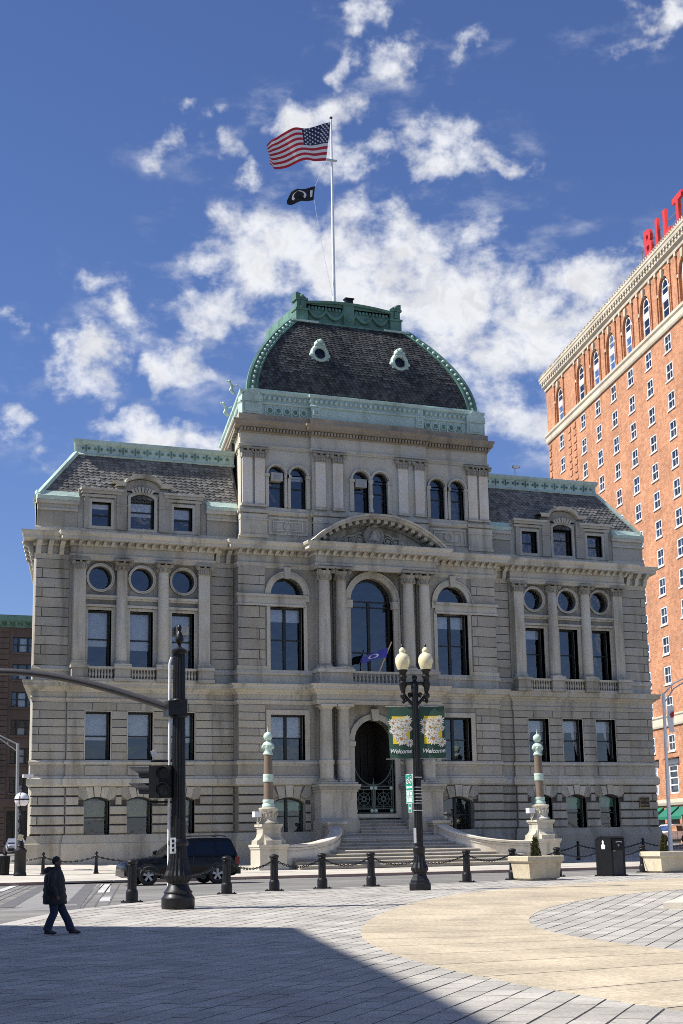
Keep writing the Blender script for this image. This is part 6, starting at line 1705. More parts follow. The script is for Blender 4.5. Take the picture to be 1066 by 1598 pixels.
# stone base at right with the second person's foot on it
hh = R(41.5); A_ = Vector((math.sin(hh), math.cos(hh), 0)); B_2 = Vector((math.cos(hh), -math.sin(hh), 0)); c0 = Vector((-12.75, -46.2, 0))
sl = MB(); cs = [c0, c0+B_2*5, c0+B_2*5+A_*5, c0+A_*5]
sl.add([(p.x, p.y, gz(p.y)-.05) for p in cs]+[(p.x, p.y, .19) for p in cs], [(4, 5, 6, 7), (0, 1, 5, 4), (1, 2, 6, 5), (2, 3, 7, 6), (3, 0, 4, 7)])
so = sl.build('stone_base', 'granite_pale'); tag(so, 'low pale stone monument base entering at the right edge of the plaza', 'stone base')
c1 = c0+B_2*.6+A_*.6; sl = MB(); cs = [c1, c1+B_2*3.8, c1+B_2*3.8+A_*3.8, c1+A_*3.8]
sl.add([(p.x, p.y, .18) for p in cs]+[(p.x, p.y, .36) for p in cs], [(4, 5, 6, 7), (0, 1, 5, 4), (1, 2, 6, 5), (2, 3, 7, 6), (3, 0, 4, 7)]); sl.build('upper_step', 'granite_pale', so)
# ------------------------------------------------------------------ cars
def lofted(stations, ring):
    m = MB(); q = None
    for s_ in stations:
        r_ = ring(s_); q = len(r_); m.v += r_
    n = len(stations)
    for i in range(n-1):
        for j in range(q): m.f.append((i*q+j, (i+1)*q+j, (i+1)*q+(j+1) % q, i*q+(j+1) % q)); m.sm.append(True)
    m.f.append(tuple(range(q))); m.f.append(tuple((n-1)*q+j for j in range(q))); m.sm += [False, False]
    return m
def body_ring(s_):
    x, zb, zt, w = s_
    h = [(w*.86, zb), (w*.97, zb+.10), (w, zb+(zt-zb)*.45), (w*.985, zb+(zt-zb)*.72), (w*.94, zt-.05), (w*.86, zt)]
    return [(x, y, z) for y, z in h]+[(x, -y, z) for y, z in reversed(h)]
def wheel(t, x, y, r_, side, M, tw=.22):
    w = MB().lathe([(r_*.62, -tw/2), (r_*.92, -tw/2), (r_, -tw/2+.04), (r_, tw/2-.04), (r_*.92, tw/2), (r_*.62, tw/2)], 0, 0, 24, caps=False)
    Mw = M @ Matrix.Translation((x, y, r_)) @ Matrix.Rotation(R(90)*side, 4, 'X')
    w.xform(Mw); wo = w.build('wheel', 'tyre', t)
    rm = MB().lathe([(r_*.66, -.02), (r_*.66, .07), (r_*.60, .09), (r_*.57, .03)], 0, 0, 20, caps=False)
    for k in range(5):
        a = 2*math.pi*k/5; k0 = len(rm.v); rm.prism([(-.035, .0), (.035, .0), (.05, r_*.60), (-.05, r_*.60)], -.02, .03); rm.xform(Matrix.Rotation(a, 4, 'Z') @ Matrix.Translation((0, 0, .04)) @ Matrix.Rotation(-R(90), 4, 'X'), k0)
    rm.lathe([(.07, .02), (.07, .09), (.001, .10)], 0, 0, 10)
    rm.xform(Mw); rm.build('rim', 'rim', wo)
    MB().lathe([(.001, .01), (r_*.56, .01)], 0, 0, 16).xform(Mw).build('brake_disc', 'car_trim', wo)
def car(name, label, loc, rz, paint, suv=True, scale=1.0):
    t = thing(name, label, 'car', loc, None, rz)
    M = TR(*loc, rz) @ Matrix.Scale(scale, 4)
    if suv: ST = [(-2.30, .48, .74, .66), (-2.24, .36, .86, .78), (-2.05, .28, .95, .86), (-1.6, .26, 1.02, .89), (-1.0, .25, 1.07, .90), (-.6, .25, 1.10, .90), (.8, .25, 1.10, .90), (1.8, .26, 1.09, .90), (2.12, .32, 1.07, .88), (2.24, .42, 1.04, .85), (2.28, .55, 1.0, .80)]; GH = dict(b=(-.85, 2.22), t=(-.10, 1.98), zb=1.06, zt=1.74, wb=.86, wt=.72); wr = .37; wx = (-1.42, 1.36); belt = 1.10
    else: ST = [(-2.25, .42, .62, .66), (-2.18, .30, .72, .78), (-1.9, .24, .80, .84), (-1.2, .22, .90, .87), (-.7, .22, .94, .87), (1.2, .22, .96, .87), (1.9, .26, .98, .85), (2.15, .32, .94, .80), (2.25, .45, .84, .72)]; GH = dict(b=(-.75, 1.75), t=(-.02, 1.15), zb=.92, zt=1.44, wb=.82, wt=.64); wr = .31; wx = (-1.35, 1.30); belt = .95
    bd = lofted(ST, body_ring).xform(M).build('body', paint, t)
    g = GH; n = 8; gm = MB()
    prof = [(g['b'][0], g['zb']), (g['t'][0]-.05, g['zt']-.10), (g['t'][0]+.12, g['zt']-.01), ((g['t'][0]+g['t'][1])/2, g['zt']+.03), (g['t'][1]-.12, g['zt']), (g['t'][1], g['zt']-.08), (g['b'][1], g['zb'])]
    wf = lambda z: g['wb']+(g['wt']-g['wb'])*((z-g['zb'])/(g['zt']-g['zb']))
    q = len(prof)
    gm.v = [(x, wf(z), z) for x, z in prof]+[(x, -wf(z), z) for x, z in prof]
    gm.f = [tuple(range(q)), tuple(range(2*q-1, q-1, -1))]+[(i, i+1, q+i+1, q+i) for i in range(q-1)]; gm.sm = [False, False]+[True]*(q-1)
    cab = gm.xform(M).build('cabin', paint, t)
    def xat(z, front):
        f = (z-g['zb'])/(g['zt']-.10-g['zb']); a, b = (g['b'][0], g['t'][0]-.05) if front else (g['b'][1], g['t'][1]); return a+(b-a)*f
    zl, zh = g['zb']+.06, g['zt']-.13
    xs = [None, .40, 1.30, None] if suv else [None, .52, None]
    for s in (-1, 1):
        cuts = [(xat, True)]+[(v,) for v in xs[1:-1]]+[(xat, False)]
        for i in range(len(cuts)-1):
            def X(c, z, d):
                return (xat(z, c[1])+d*.10) if len(c) == 2 else c[0]+d*.04
            pts = [(X(cuts[i], zl, 1), zl), (X(cuts[i+1], zl, -1), zl), (X(cuts[i+1], zh, -1), zh), (X(cuts[i], zh, 1), zh)]
            m = MB(); m.add([(x, s*(wf(z)+.008), z) for x, z in pts], [(0, 1, 2, 3)]); m.xform(M).build('side_window', 'car_glass', cab)
    for fr in (True, False):
        pts = []
        for z, w in ((zl+.02, .90), (zh+.04, .86)):
            for sg in (-1, 1): pts.append((xat(z, fr)+(-.012 if fr else .012), sg*wf(z)*w, z))
        m = MB(); m.add([pts[0], pts[1], pts[3], pts[2]], [(0, 1, 2, 3)]); m.xform(M).build('windscreen' if fr else 'rear_window', 'car_glass', cab)
    for s in (-1, 1):
        for x in wx:
            arc = [(x+(wr+.09)*math.cos(math.pi*i/14), wr+(wr+.08)*math.sin(math.pi*i/14)) for i in range(15)]
            MB().prism(arc, s*.80, s*.912, 'y').xform(M).build('wheel_arch', 'car_trim', t)
            wheel(t, x, s*.865, wr, -s, M, .2)
        MB().box(wx[0]+wr+.1, wx[1]-wr-.1, s*.84, s*.92, .24, .36).xform(M).build('sill_trim', 'car_trim', t)
        dm_ = MB().box(-.52, .42, s*.895, s*.905, .42, belt-.08) if False else None
        for x in ((-.62, .38, 1.18) if suv else (-.6, .48)): MB().box(x-.006, x+.006, s*.885, s*.908, .38, belt-.03).xform(M).build('door_seam', 'car_trim', bd)
        for x in ((.18, 1.02) if suv else (.25, 1.1)): MB().box(x-.09, x+.09, s*.895, s*.925, belt-.20, belt-.16).xform(M).build('door_handle', paint, bd)
        MB().box(-.74, -.58, s*.88, s*1.06, belt+.02, belt+.18).xform(M).build('wing_mirror', 'car_trim', t)
        hl = MB().box(-2.20 if suv else -2.18, -2.0, s*.58, s*.835, .74 if suv else .58, .87 if suv else .72); hl.xform(M).build('headlight', 'lamp_clear', t)
        MB().box(-2.0, -1.90, s*.80, s*.885, .66, .72).xform(M).build('indicator', 'lamp_amber', t)
        MB().box(2.10, 2.27 if suv else 2.22, s*.66, s*.89 if suv else s*.80, .74 if suv else .66, 1.02 if suv else .86).xform(M).build('tail_light', 'lamp_red', t)
        if suv: MB().tube([(.1, s*.66, 1.79), (.3, s*.66, 1.84), (1.6, s*.66, 1.84), (1.8, s*.66, 1.79)], .022, 6).xform(M).build('roof_rail', 'car_trim', t)
    MB().box(-2.31, -2.16, -.66, .66, .36, .55).xform(M).build('front_bumper', paint, t); MB().box(2.16, 2.36, -.78, .78, .36, .62).xform(M).build('rear_bumper', 'car_trim', t)
    MB().box(2.29, 2.31, -.26, .26, .66, .78).xform(M).build('number_plate', 'plate', t)
    return t
car('parked_car', 'black sport utility car parked at the kerb before the left wing', (-16.35, -18.3, .2), 0, 'car_black', True, 1.0)
car('parked_car', 'silver sedan seen from behind at the left picture edge', (-7.55, 60.0, 1.0), R(-90-8), 'car_silver', False)
car('parked_car', 'white hatchback by the hotel behind the right corner of city hall', (50.6, 46.0, 1.0), R(14), 'car_white', True)
# ------------------------------------------------------------------ people
def skin_mesh(name, verts, edges, rad, mat, mw, sub=2):
    me = bpy.data.meshes.new(name); me.from_pydata(verts, edges, []); o = bpy.data.objects.new(name, me); COL.objects.link(o)
    o.modifiers.new('s', 'SKIN'); sv = me.skin_vertices[0].data
    for i, r_ in enumerate(rad): sv[i].radius = r_ if isinstance(r_, tuple) else (r_, r_)
    sv[0].use_root = True
    sb = o.modifiers.new('b', 'SUBSURF'); sb.levels = sub; sb.render_levels = sub
    bpy.context.view_layer.update()
    m2 = bpy.data.meshes.new_from_object(o.evaluated_get(bpy.context.evaluated_depsgraph_get()))
    bpy.data.objects.remove(o); m2.materials.clear(); m2.materials.append(MATS[mat]); m2.transform(mw)
    for p in m2.polygons: p.use_smooth = True
    return m2
def loft_z(st, n=14):
    m = MB()
    for z, cx, cy, rx, ry in st:
        for i in range(n): a = 2*math.pi*i/n; m.v.append((cx+rx*math.cos(a), cy+ry*math.sin(a), z))
    for j in range(len(st)-1):
        for i in range(n): m.f.append((j*n+i, j*n+(i+1) % n, (j+1)*n+(i+1) % n, (j+1)*n+i)); m.sm.append(True)
    m.f.append(tuple(range(n-1, -1, -1))); m.f.append(tuple((len(st)-1)*n+i for i in range(n))); m.sm += [False, False]
    return m
def person(label, loc, rz, scale, stride=True):
    t = thing('person', label, 'person', loc, None, rz); M = TR(*loc, rz) @ Matrix.Scale(scale, 4)
    if stride: kl, al, tl = (.20, .10, .52), (.40, .11, .12), (.56, .11, .06); kr, ar, tr = (.02, -.10, .50), (-.13, -.10, .12), (.04, -.10, .04)
    else: kl, al, tl = (.03, .11, .50), (.0, .11, .09), (.16, .12, .04); kr, ar, tr = (.03, -.11, .50), (.0, -.11, .09), (.16, -.12, .04)
    V = [(0, 0, .94), (0, 0, 1.12), (.01, 0, 1.32), (.03, 0, 1.47), (.045, 0, 1.53), (.06, 0, 1.60), (.07, 0, 1.68), (.055, 0, 1.74),
         (0, .09, .90), kl, al, tl, (0, -.09, .90), kr, ar, tr,
         (.0, .19, 1.42), (-.03, .25, 1.16), (.06, .25, .93), (.09, .245, .85), (0, -.19, 1.42), (-.02, -.25, 1.16), (.09, -.25, .94), (.12, -.245, .86),
         (.155, 0, 1.635),
         (.12, .25, .78), (.10, .262, .775), (.08, .26, .775), (.15, .235, .82),
         (.15, -.25, .79), (.13, -.262, .785), (.11, -.26, .785), (.18, -.235, .83)]
    E = [(0, 1), (1, 2), (2, 3), (3, 4), (4, 5), (5, 6), (6, 7), (0, 8), (8, 9), (9, 10), (10, 11), (0, 12), (12, 13), (13, 14), (14, 15), (2, 16), (16, 17), (17, 18), (18, 19), (2, 20), (20, 21), (21, 22), (22, 23), (5, 24), (19, 25), (19, 26), (19, 27), (19, 28), (23, 29), (23, 30), (23, 31), (23, 32)]
    Rr = [.14, .12, .15, .06, .055, .085, .095, .06, .09, .06, .045, .035, .09, .06, .045, .035, .06, .045, .035, .035, .06, .045, .035, .035, .016, .011, .011, .010, .011, .011, .011, .010, .011]
    me = skin_mesh('body', V, E, Rr, 'skin', Matrix.Scale(scale, 4), 2); b = inst(me, 'body', t, TR(*loc, rz))
    h = MB().ball((.030, 0, 1.695), .108, 14, 10, 1.0); h.v = [(min(x, .125), y, max(z, 1.715 if x > .07 else (1.66 if x > .0 else 1.60))) for x, y, z in h.v]; h.xform(M).build('hair', 'hair', t)
    for s in (-1, 1): MB().ball((.045, s*.098, 1.635), .028, 8, 6, 1.3).xform(M).build('ear', 'skin', b)
    for s in (-1, 1): MB().ball((.142, s*.035, 1.665), .012, 6, 5).xform(M).build('eye', 'hair', b)
    j = loft_z([(.70, .02, 0, .265, .265), (.73, .02, 0, .292, .28), (.80, .015, 0, .278, .275), (.88, .01, 0, .290, .275), (.96, .005, 0, .262, .265), (1.04, 0, 0, .272, .265), (1.12, 0, 0, .248, .26), (1.20, 0, 0, .258, .265), (1.34, -.01, 0, .235, .26), (1.44, .0, 0, .185, .21), (1.50, .03, 0, .12, .13), (1.56, .045, 0, .105, .11)])
    j.xform(M); jk = j.build('jacket', 'jacket_black', t)
    for s in (-1, 1):
        w = (.075 if s > 0 else .10)
        MB().tube([(.0, s*.17, 1.45), (-.01, s*.235, 1.36), (-.03, s*.27, 1.15), (w-.03, s*.275, .96), (w, s*.27, .90)], [.085, .10, .092, .082, .075], 10).xform(M).build('sleeve', 'jacket_black', jk)
    MB().ball((-.13, 0, 1.47), .13, 12, 8, .72).xform(M).build('hood', 'jacket_black', jk)
    for q, (k_, a_) in enumerate(((kl, al), (kr, ar))):
        s = 1 if q == 0 else -1
        MB().tube([(0, s*.09, .95), (k_[0]*.45, s*.10, .74), (k_[0], k_[1], k_[2]), (k_[0]*.45+a_[0]*.55, a_[1], .32), (a_[0]-.01, a_[1], .10)], [.115, .115, .095, .095, .10], 10).xform(M).build('trouser_leg', 'jeans', t)
    for a_, t_ in ((al, tl), (ar, tr)):
        d = Vector(t_)-Vector(a_); d.z = 0; d.normalize(); z0 = a_[2]-.10
        sh = MB().tube([Vector(a_)+Vector((-.06, 0, -.06)), Vector(a_)+d*.05+Vector((0, 0, -.06)), Vector(a_)+d*.16+Vector((0, 0, -.075)), Vector(a_)+d*.22+Vector((0, 0, -.08))], [.045, .055, .045, .025], 9)
        sh.xform(M); so_ = sh.build('shoe', 'shoe', t)
        s2 = MB().tube([Vector(a_)+Vector((-.08, 0, -.105)), Vector(a_)+d*.08+Vector((0, 0, -.108)), Vector(a_)+d*.22+Vector((0, 0, -.105))], [.03, .038, .03], 8); s2.xform(M); s2.build('sole', 'shoe_sole', so_)
    return t
person('person in black hooded jacket and dark jeans walking to the right', (-27.42, -46.7, .028), -YAW, .845)
person('person in a dark jacket standing on the stone base, cut by the right edge', (-10.92, -45.9, .36), R(160), .92, False)

# ------------------------------------------------------------------ left corner street furniture
def globe_lamp():
    x, y, z = -19.9, -5.0, .44
    t = thing('street_lamp', 'black cast iron lamp with one white globe at the left corner', 'street lamp', (x, y, z))
    MB().lathe([(.30, 0), (.31, .05), (.29, .10), (.27, .16), (.27, 1.02), (.30, 1.06), (.31, 1.14), (.24, 1.20), (.15, 1.28)], x, y, 16, cz=z).build('drum_base', 'iron_black', t)
    MB().lathe([(.15, 1.26), (.18, 1.34), (.12, 1.46), (.10, 1.8), (.13, 1.9), (.09, 2.0), (.085, 2.7), (.12, 2.76), (.08, 2.84), (.10, 2.95), (.16, 3.05), (.18, 3.12)], x, y, 14, cz=z).build('shaft', 'iron_black', t)
    g = MB().ball((x, y, z+3.45), .34, 18, 12).build('globe', 'globe_white', t)
    MB().lathe([(.345, -.03), (.355, 0), (.345, .03)], x, y, 20, cz=z+3.45).build('band', 'iron_black', g)
    for k in range(3): MB().tube([(x+.35*math.cos(k*2.09)*math.cos(a), y+.35*math.sin(k*2.09)*math.cos(a), z+3.45+.35*math.sin(a)) for a in [R(-80+20*q) for q in range(9)]], .012, 5).build('rib', 'iron_black', g)
    MB().lathe([(.10, 3.76), (.12, 3.82), (.05, 3.90), (.07, 3.98), (.03, 4.06), (.001, 4.22)], x, y, 12, cz=z).build('finial', 'iron_black', t)
    for zz, s in ((1.9, .34), (2.35, .28)): MB().tube([(x-.05, y-.09, z+zz), (x-.16, y-.10, z+zz+s*.4), (x-.06, y-.10, z+zz+s)], .03, 6).build('scroll', 'iron_black', t)
    n = MB().box(-.11, .11, -.01, .01, -.14, .14); n.xform(Matrix.Translation((x-.05, y-.20, z+1.72)) @ Matrix.Rotation(R(14), 4, 'Y')); n.build('notice', 'planter_stone', t)
globe_lamp()
bt = thing('litter_barrel', 'black slatted litter barrel beside the white globe lamp', 'litter bin', (-20.55, -4.3, .46))
MB().lathe([(.24, .05), (.26, .80)], -20.55, -4.3, 16, cz=.46).build('liner', 'car_trim', bt)
for k in range(20):
    a = 2*math.pi*k/20; MB().tube([(-20.55+.27*math.cos(a), -4.3+.27*math.sin(a), .50), (-20.55+.30*math.cos(a), -4.3+.30*math.sin(a), 1.30)], .018, 5).build('slat', 'iron_black', bt)
MB().lathe([(.29, .80), (.33, .82), (.33, .87), (.29, .88)], -20.55, -4.3, 18, cz=.46).build('rim', 'iron_black', bt)
cb = thing('street_light', 'thin grey street light with trussed arm reaching left', 'street light', (-19.55, -2.4, .65))
MB().tube([(-19.55, -2.4, .6), (-19.65, -2.4, 6.65)], [.10, .075], 10).build('pole', 'steel_grey', cb)
MB().tube([(-19.65, -2.4, 6.60), (-20.5, -2.1, 7.05), (-21.8, -1.6, 7.6)], .035, 7).tube([(-19.65, -2.4, 6.25), (-20.5, -2.1, 6.92), (-21.8, -1.6, 7.55)], .03, 7).tube([(-20.1, -2.25, 6.82), (-20.1, -2.25, 6.6)], .02, 5).build('truss_arm', 'steel_grey', cb)
MB().box(-22.5, -21.75, -1.75, -1.4, 7.5, 7.66).build('lamp_head', 'steel_grey', cb)
rp = thing('street_light', 'leaning silver street light with trussed arm at the right edge', 'street light', (16.53, -4.0, .5))
MB().tube([(16.52, -4.0, .48), (16.55, -4.0, 2.0), (16.67, -4.0, 9.68)], [.14, .115, .08], 12).build('pole', 'pole_white', rp)
MB().tube([(16.67, -4, 9.6), (17.4, -4.0, 10.25), (19.4, -4, 11.1)], .045, 8).tube([(16.67, -4, 9.1), (17.4, -4, 9.95), (19.4, -4, 11.0)], .038, 8).tube([(17.25, -4, 10.1), (17.25, -4, 9.8)], .028, 6).build('truss_arm', 'steel_silver', rp)
MB().box(19.3, 20.1, -4.15, -3.85, 10.95, 11.12).build('lamp_head', 'steel_silver', rp)
ban = MB(); 
for j in range(9):
    for i in range(4): ban.v.append((16.82+.14*i+.02*math.sin(j), -4.06+.04*math.sin(i*1.4+j*.6), 8.95-.185*j))
for j in range(8):
    for i in range(3): a = j*4+i; ban.f.append((a, a+1, a+5, a+4)); ban.sm.append(True)
bo_ = ban.build('banner', 'flag_white'); tag(bo_, 'sunlit white banner on the silver street light', 'banner')
MB().prism([(16.96, 8.50), (17.22, 8.66), (17.18, 8.32), (17.0, 8.28)], -4.14, -4.12).build('banner_print', 'flag_red', bo_)
# ------------------------------------------------------------------ hotel
hz = R(14.9); hd = Vector((math.sin(hz), math.cos(hz), 0)); hn = Vector((-math.cos(hz), math.sin(hz), 0))
HM = Matrix(((-hd.x, -hn.x, 0, 59.285), (-hd.y, -hn.y, 0, 58.79), (0, 0, 1, 0), (0, 0, 0, 1)))
HO = bpy.data.objects.new('hotel', None); place(HO, None, Matrix.Translation((59.285, 58.79, 1.0)))
tag(HO, 'tall orange brick hotel with white sash windows and cream cornice', 'building')
HX = [-31.0, -21.45, -15.28, -9.15, -3.0, 3.15, 9.25, 15.4, 21.5]
HZ = [52.88-3.09*i for i in range(13)]
def hv(x, z, m=60):
    p = project(HM @ Vector((x, 0, z))); return p and -m < p[0] < 1066+m and p[1] < 1330+m
hops = []
for x in HX:
    for z in HZ:
        if hv(x, z): hops.append((x, 1.0, z-1.86, z, 0))
    for z, h in ((11.9, 1.7), (8.8, 2.9)):
        if hv(x, z): hops.append((x, 1.0 if h < 2 else 1.3, z-h, z, 0))
    if hv(x, 57): hops.append((x, 1.55, 54.55, 59.3, 1.55))
hw_ = MB(); wall_cells(hw_, -37.3, 30, .8, 60.6, 0, hops, .45)
hw_.box(-37.3, -36.9, .45, 30, .8, 60.6).box(-37.3, 30, 29.5, 30, .8, 60.6).box(29.6, 30, .45, 30, .8, 60.6).box(-37, 29.9, .5, 29.9, 60.0, 60.4).box(-36.8, 29.5, 3.0, 3.2, .8, 60)
hw_.xform(HM); hwall = hw_.build('wall', 'brick_orange', HO)
wf_ = MB().ring([(-1.0, 0), (1.0, 0), (1.0, 1.86), (-1.0, 1.86)], [(-.82, .14), (.82, .14), (.82, 1.72), (-.82, 1.72)], .02, .2)
wf_.box(-.85, .85, .06, .16, .88, 1.0).box(-.045, .045, .08, .15, .1, 1.75).box(-1.14, 1.14, -.10, .1, -.14, .0).mesh('x', 'white_paint') if False else None
wf_.box(-.85, .85, .06, .16, .88, 1.0).box(-.045, .045, .08, .15, .1, 1.75).box(-1.14, 1.14, -.10, .1, -.14, .0)
wmesh = wf_.mesh('window', 'white_paint')
pm_ = MB(); pm_.add([(-.84, .12, .1), (.84, .12, .1), (.84, .12, 1.76), (-.84, .12, 1.76)], [(0, 1, 2, 3)]); pmesh = pm_.mesh('pane', 'glass')
bm_ = MB().box(-.84, .84, .24, .26, .08, .88).mesh('blind', 'blind'); bm2_ = MB().box(-.84, .84, .24, .26, 1.1, 1.75).mesh('blind', 'blind')
rh = random.Random(8)
for x, hw, z0, z1, rise in hops:
    if rise == 0 and hw == 1.0:
        k = (z1-z0)/1.86; Mx = HM @ Matrix.Translation((x, 0, z0)) @ Matrix.Diagonal((1, 1, k, 1))
        w = inst(wmesh, 'window', HO, Mx); inst(pmesh, 'pane', w, Mx); q_ = rh.random(); inst(bm_ if q_ < .55 else bm2_, 'blind', w, Mx @ Matrix.Translation((0, 0, 0 if q_ < .55 else rh.uniform(0, .1))) @ Matrix.Diagonal((1, 1, rh.uniform(.5, 1.0) if q_ < .55 else 1, 1))) if q_ < .86 else None
    elif rise == 0:
        m = MB().ring([(x-1.3, z0), (x+1.3, z0), (x+1.3, z1), (x-1.3, z1)], [(x-1.08, z0+.15), (x+1.08, z0+.15), (x+1.08, z1-.15), (x-1.08, z1-.15)], .02, .22)
        for q in (.3, .55, .78): m.box(x-1.1, x+1.1, .06, .16, z0+2.9*q-.06, z0+2.9*q+.06)
        m.box(x-1.7, x+1.7, -.06, .05, z1+.05, z1+.55)
        m.xform(HM); w = m.build('window', 'white_paint', HO)
        p = MB(); p.add([(x-1.1, .12, z0+.1), (x+1.1, .12, z0+.1), (x+1.1, .12, z1-.1), (x-1.1, .12, z1-.1)], [(0, 1, 2, 3)]); p.xform(HM); p.build('pane', 'glass', w)
        MB().box(x-1.1, x+1.1, .3, .32, z0+.4, z0+1.6).xform(HM).build('blind', 'blind', w)
        MB().prism([(-.55, z1+.55), (.0, z1+.75), (.0, z1+.55)], x-1.9, x+1.9, 'x').xform(HM).build('window_hood', 'iron_black', HO)
    else:
        m = MB()
        for a, b in ((54.7, 56.75), ):
            m.ring([(x-.95, a), (x+.95, a), (x+.95, b), (x-.95, b)], [(x-.80, a+.13), (x+.80, a+.13), (x+.80, b-.13), (x-.80, b-.13)], .10, .25).box(x-.8, x+.8, .12, .22, 55.66, 55.78)
        m.ring(arch(x, .95, 57.25, 59.0, .95), arch(x, .95, 57.25, 59.0, .95, .14), .10, .25).box(x-.8, x+.8, .12, .22, 58.0, 58.1)
        m.box(x-.95, x+.95, .08, .25, 56.75, 57.25)
        m.xform(HM); w = m.build('window', 'white_paint', HO)
        p = MB(); p.add([(x-.82, .18, 54.8), (x+.82, .18, 54.8), (x+.82, .18, 56.7), (x-.82, .18, 56.7)], [(0, 1, 2, 3)])
        pa = arch(x, .85, 57.3, 58.9, .85); p.add([(a, .18, b) for a, b in pa], [tuple(range(len(pa)))]); p.xform(HM); p.build('pane', 'glass', w)
        fill = MB(); wall_cells(fill, x-1.6, x+1.6, 54.5, 59.4, .20, [(x, .95, 54.7, 59.0, .95)], .2); fill.xform(HM); fill.build('recess_wall', 'brick_orange', HO)
        s_ = MB().ring(arch(x, 1.62, 54.5, 59.38, 1.62), arch(x, 1.5, 54.5, 59.26, 1.5), -.10, .3); s_.xform(HM); s_.build('arch_moulding', 'brick_orange', HO)
        MB().prism([(x-.18, 59.1), (x+.18, 59.1), (x+.34, 60.0), (x-.34, 60.0)], -.30, .1).xform(HM).build('keystone', 'limestone', HO)
        for q in (-1, 1):
            MB().box(x+q*1.85-.22, x+q*1.85+.22, -.14, .1, 57.5, 57.85).xform(HM).build('impost_block', 'limestone', HO)
            MB().box(x+q*2.1-.10, x+q*2.1+.10, -.16, .1, 54.6, 59.9).xform(HM).build('brick_pilaster', 'brick_orange', HO)
            MB().box(x+q*2.1-.25, x+q*2.1+.25, -.22, .1, 59.9, 60.3).xform(HM).build('pilaster_cap', 'limestone', HO)
def hband(nm, prof, mat='limestone'): return MB().sweep(prof, [(-37.3, 29), (-37.3, 0), (29.9, 0)]).xform(HM).build(nm, mat, HO)
hband('cornice', [(-.3, 60.4), (.15, 60.4), (.2, 60.8), (.45, 61.0), (.45, 61.4), (.65, 61.6), (.68, 61.9), (.75, 62.0), (.75, 62.35), (-.3, 62.4)])
hband('belt_course', [(-.2, 53.15), (.16, 53.15), (.24, 53.35), (.24, 53.9), (.38, 54.1), (.38, 54.4), (-.2, 54.45)])
hband('lower_belt', [(-.2, 12.72), (.15, 12.72), (.2, 12.9), (.2, 13.6), (.3, 13.75), (.3, 13.9), (-.2, 13.95)])
hband('base_belt', [(-.2, 4.75), (.2, 4.75), (.3, 5.0), (.3, 5.35), (-.2, 5.4)])
dn_ = MB().box(-.12, .12, -.80, -.62, 0, .22).mesh('cornice_tooth', 'limestone')
for i in range(90):
    x = -37.6+i*.62
    if x < 18: inst(dn_, 'cornice_tooth', HO, HM @ Matrix.Translation((x, 0, 62.3)))
dn2 = MB().box(-.18, .18, -.62, -.3, 0, .3).mesh('cornice_bracket', 'limestone')
for i in range(64):
    x = -37.2+i*.9
    if x < 18: inst(dn2, 'cornice_bracket', HO, HM @ Matrix.Translation((x, 0, 61.3)))
for x in (-36.4, -27.3, -25.0):        # brick quoin strips
    for i in range(26):
        z = 52.7-i*.95
        MB().box(x-.55, x+.55, -.10, .02, z-.60, z).xform(HM).build('brick_quoin', 'brick_orange', HO)
aw = MB
for x in (-5.9, -1.9, 2.5, 6.5):
    MB().add([(x-1.6, -.05, 4.6), (x+1.6, -.05, 4.6), (x+1.6, -1.3, 3.6), (x-1.6, -1.3, 3.6), (x+1.6, -1.3, 3.3), (x-1.6, -1.3, 3.3), (x-1.6, -.05, 3.6), (x+1.6, -.05, 3.6)], [(0, 1, 2, 3), (3, 2, 4, 5), (0, 3, 6), (1, 7, 2)]).xform(HM).build('awning', 'awning_green', HO)
    MB().box(x-1.5, x+1.5, -.06, .02, 1.0, 4.6).xform(HM).build('shopfront', 'door_dark', HO)
# rooftop letters
RS = bpy.data.objects.new('rooftop_sign', None); place(RS, None, HM @ Matrix.Translation((10, .3, 62.4))); tag(RS, 'red rooftop letters standing on the hotel cornice', 'sign')
for ch, x in zip('BILTMORE', (6.9, 9.8, 12.7, 16.1, 19.8, 22.4, 25.7, 28.8)):
    me = text_mesh(ch, 4.15, .16, 'red_sign', 'letter', 0, .13)
    inst(me, 'letter', RS, HM @ Matrix.Translation((x, -.50, 62.5)) @ Matrix.Diagonal((1.0, 1, 1, 1)) @ Matrix.Rotation(R(90), 4, 'X'))
MB().tube([(4, -.25, 62.4), (4, -.25, 64.2), (30, -.25, 64.2), (30, -.25, 62.4)], .05, 6).tube([(4, -.25, 63.3), (30, -.25, 63.3)], .04, 6).xform(HM).build('sign_frame', 'steel_grey', RS)
rl = MB()
for i in range(8): rl.tube([(-3.5+i*.5, .4, 62.3), (-3.5+i*.5, .4, 63.4)], .03, 5) if i in (0, 7) else None
rl.tube([(-3.5, .4, 63.4), (0, .4, 63.4)], .03, 5); rl.xform(HM); rl.build('roof_rail', 'steel_grey', HO)
MB().box(-25.5, -24.3, .3, 1.2, 62.3, 63.3).xform(HM).build('roof_vent', 'bronze', HO)
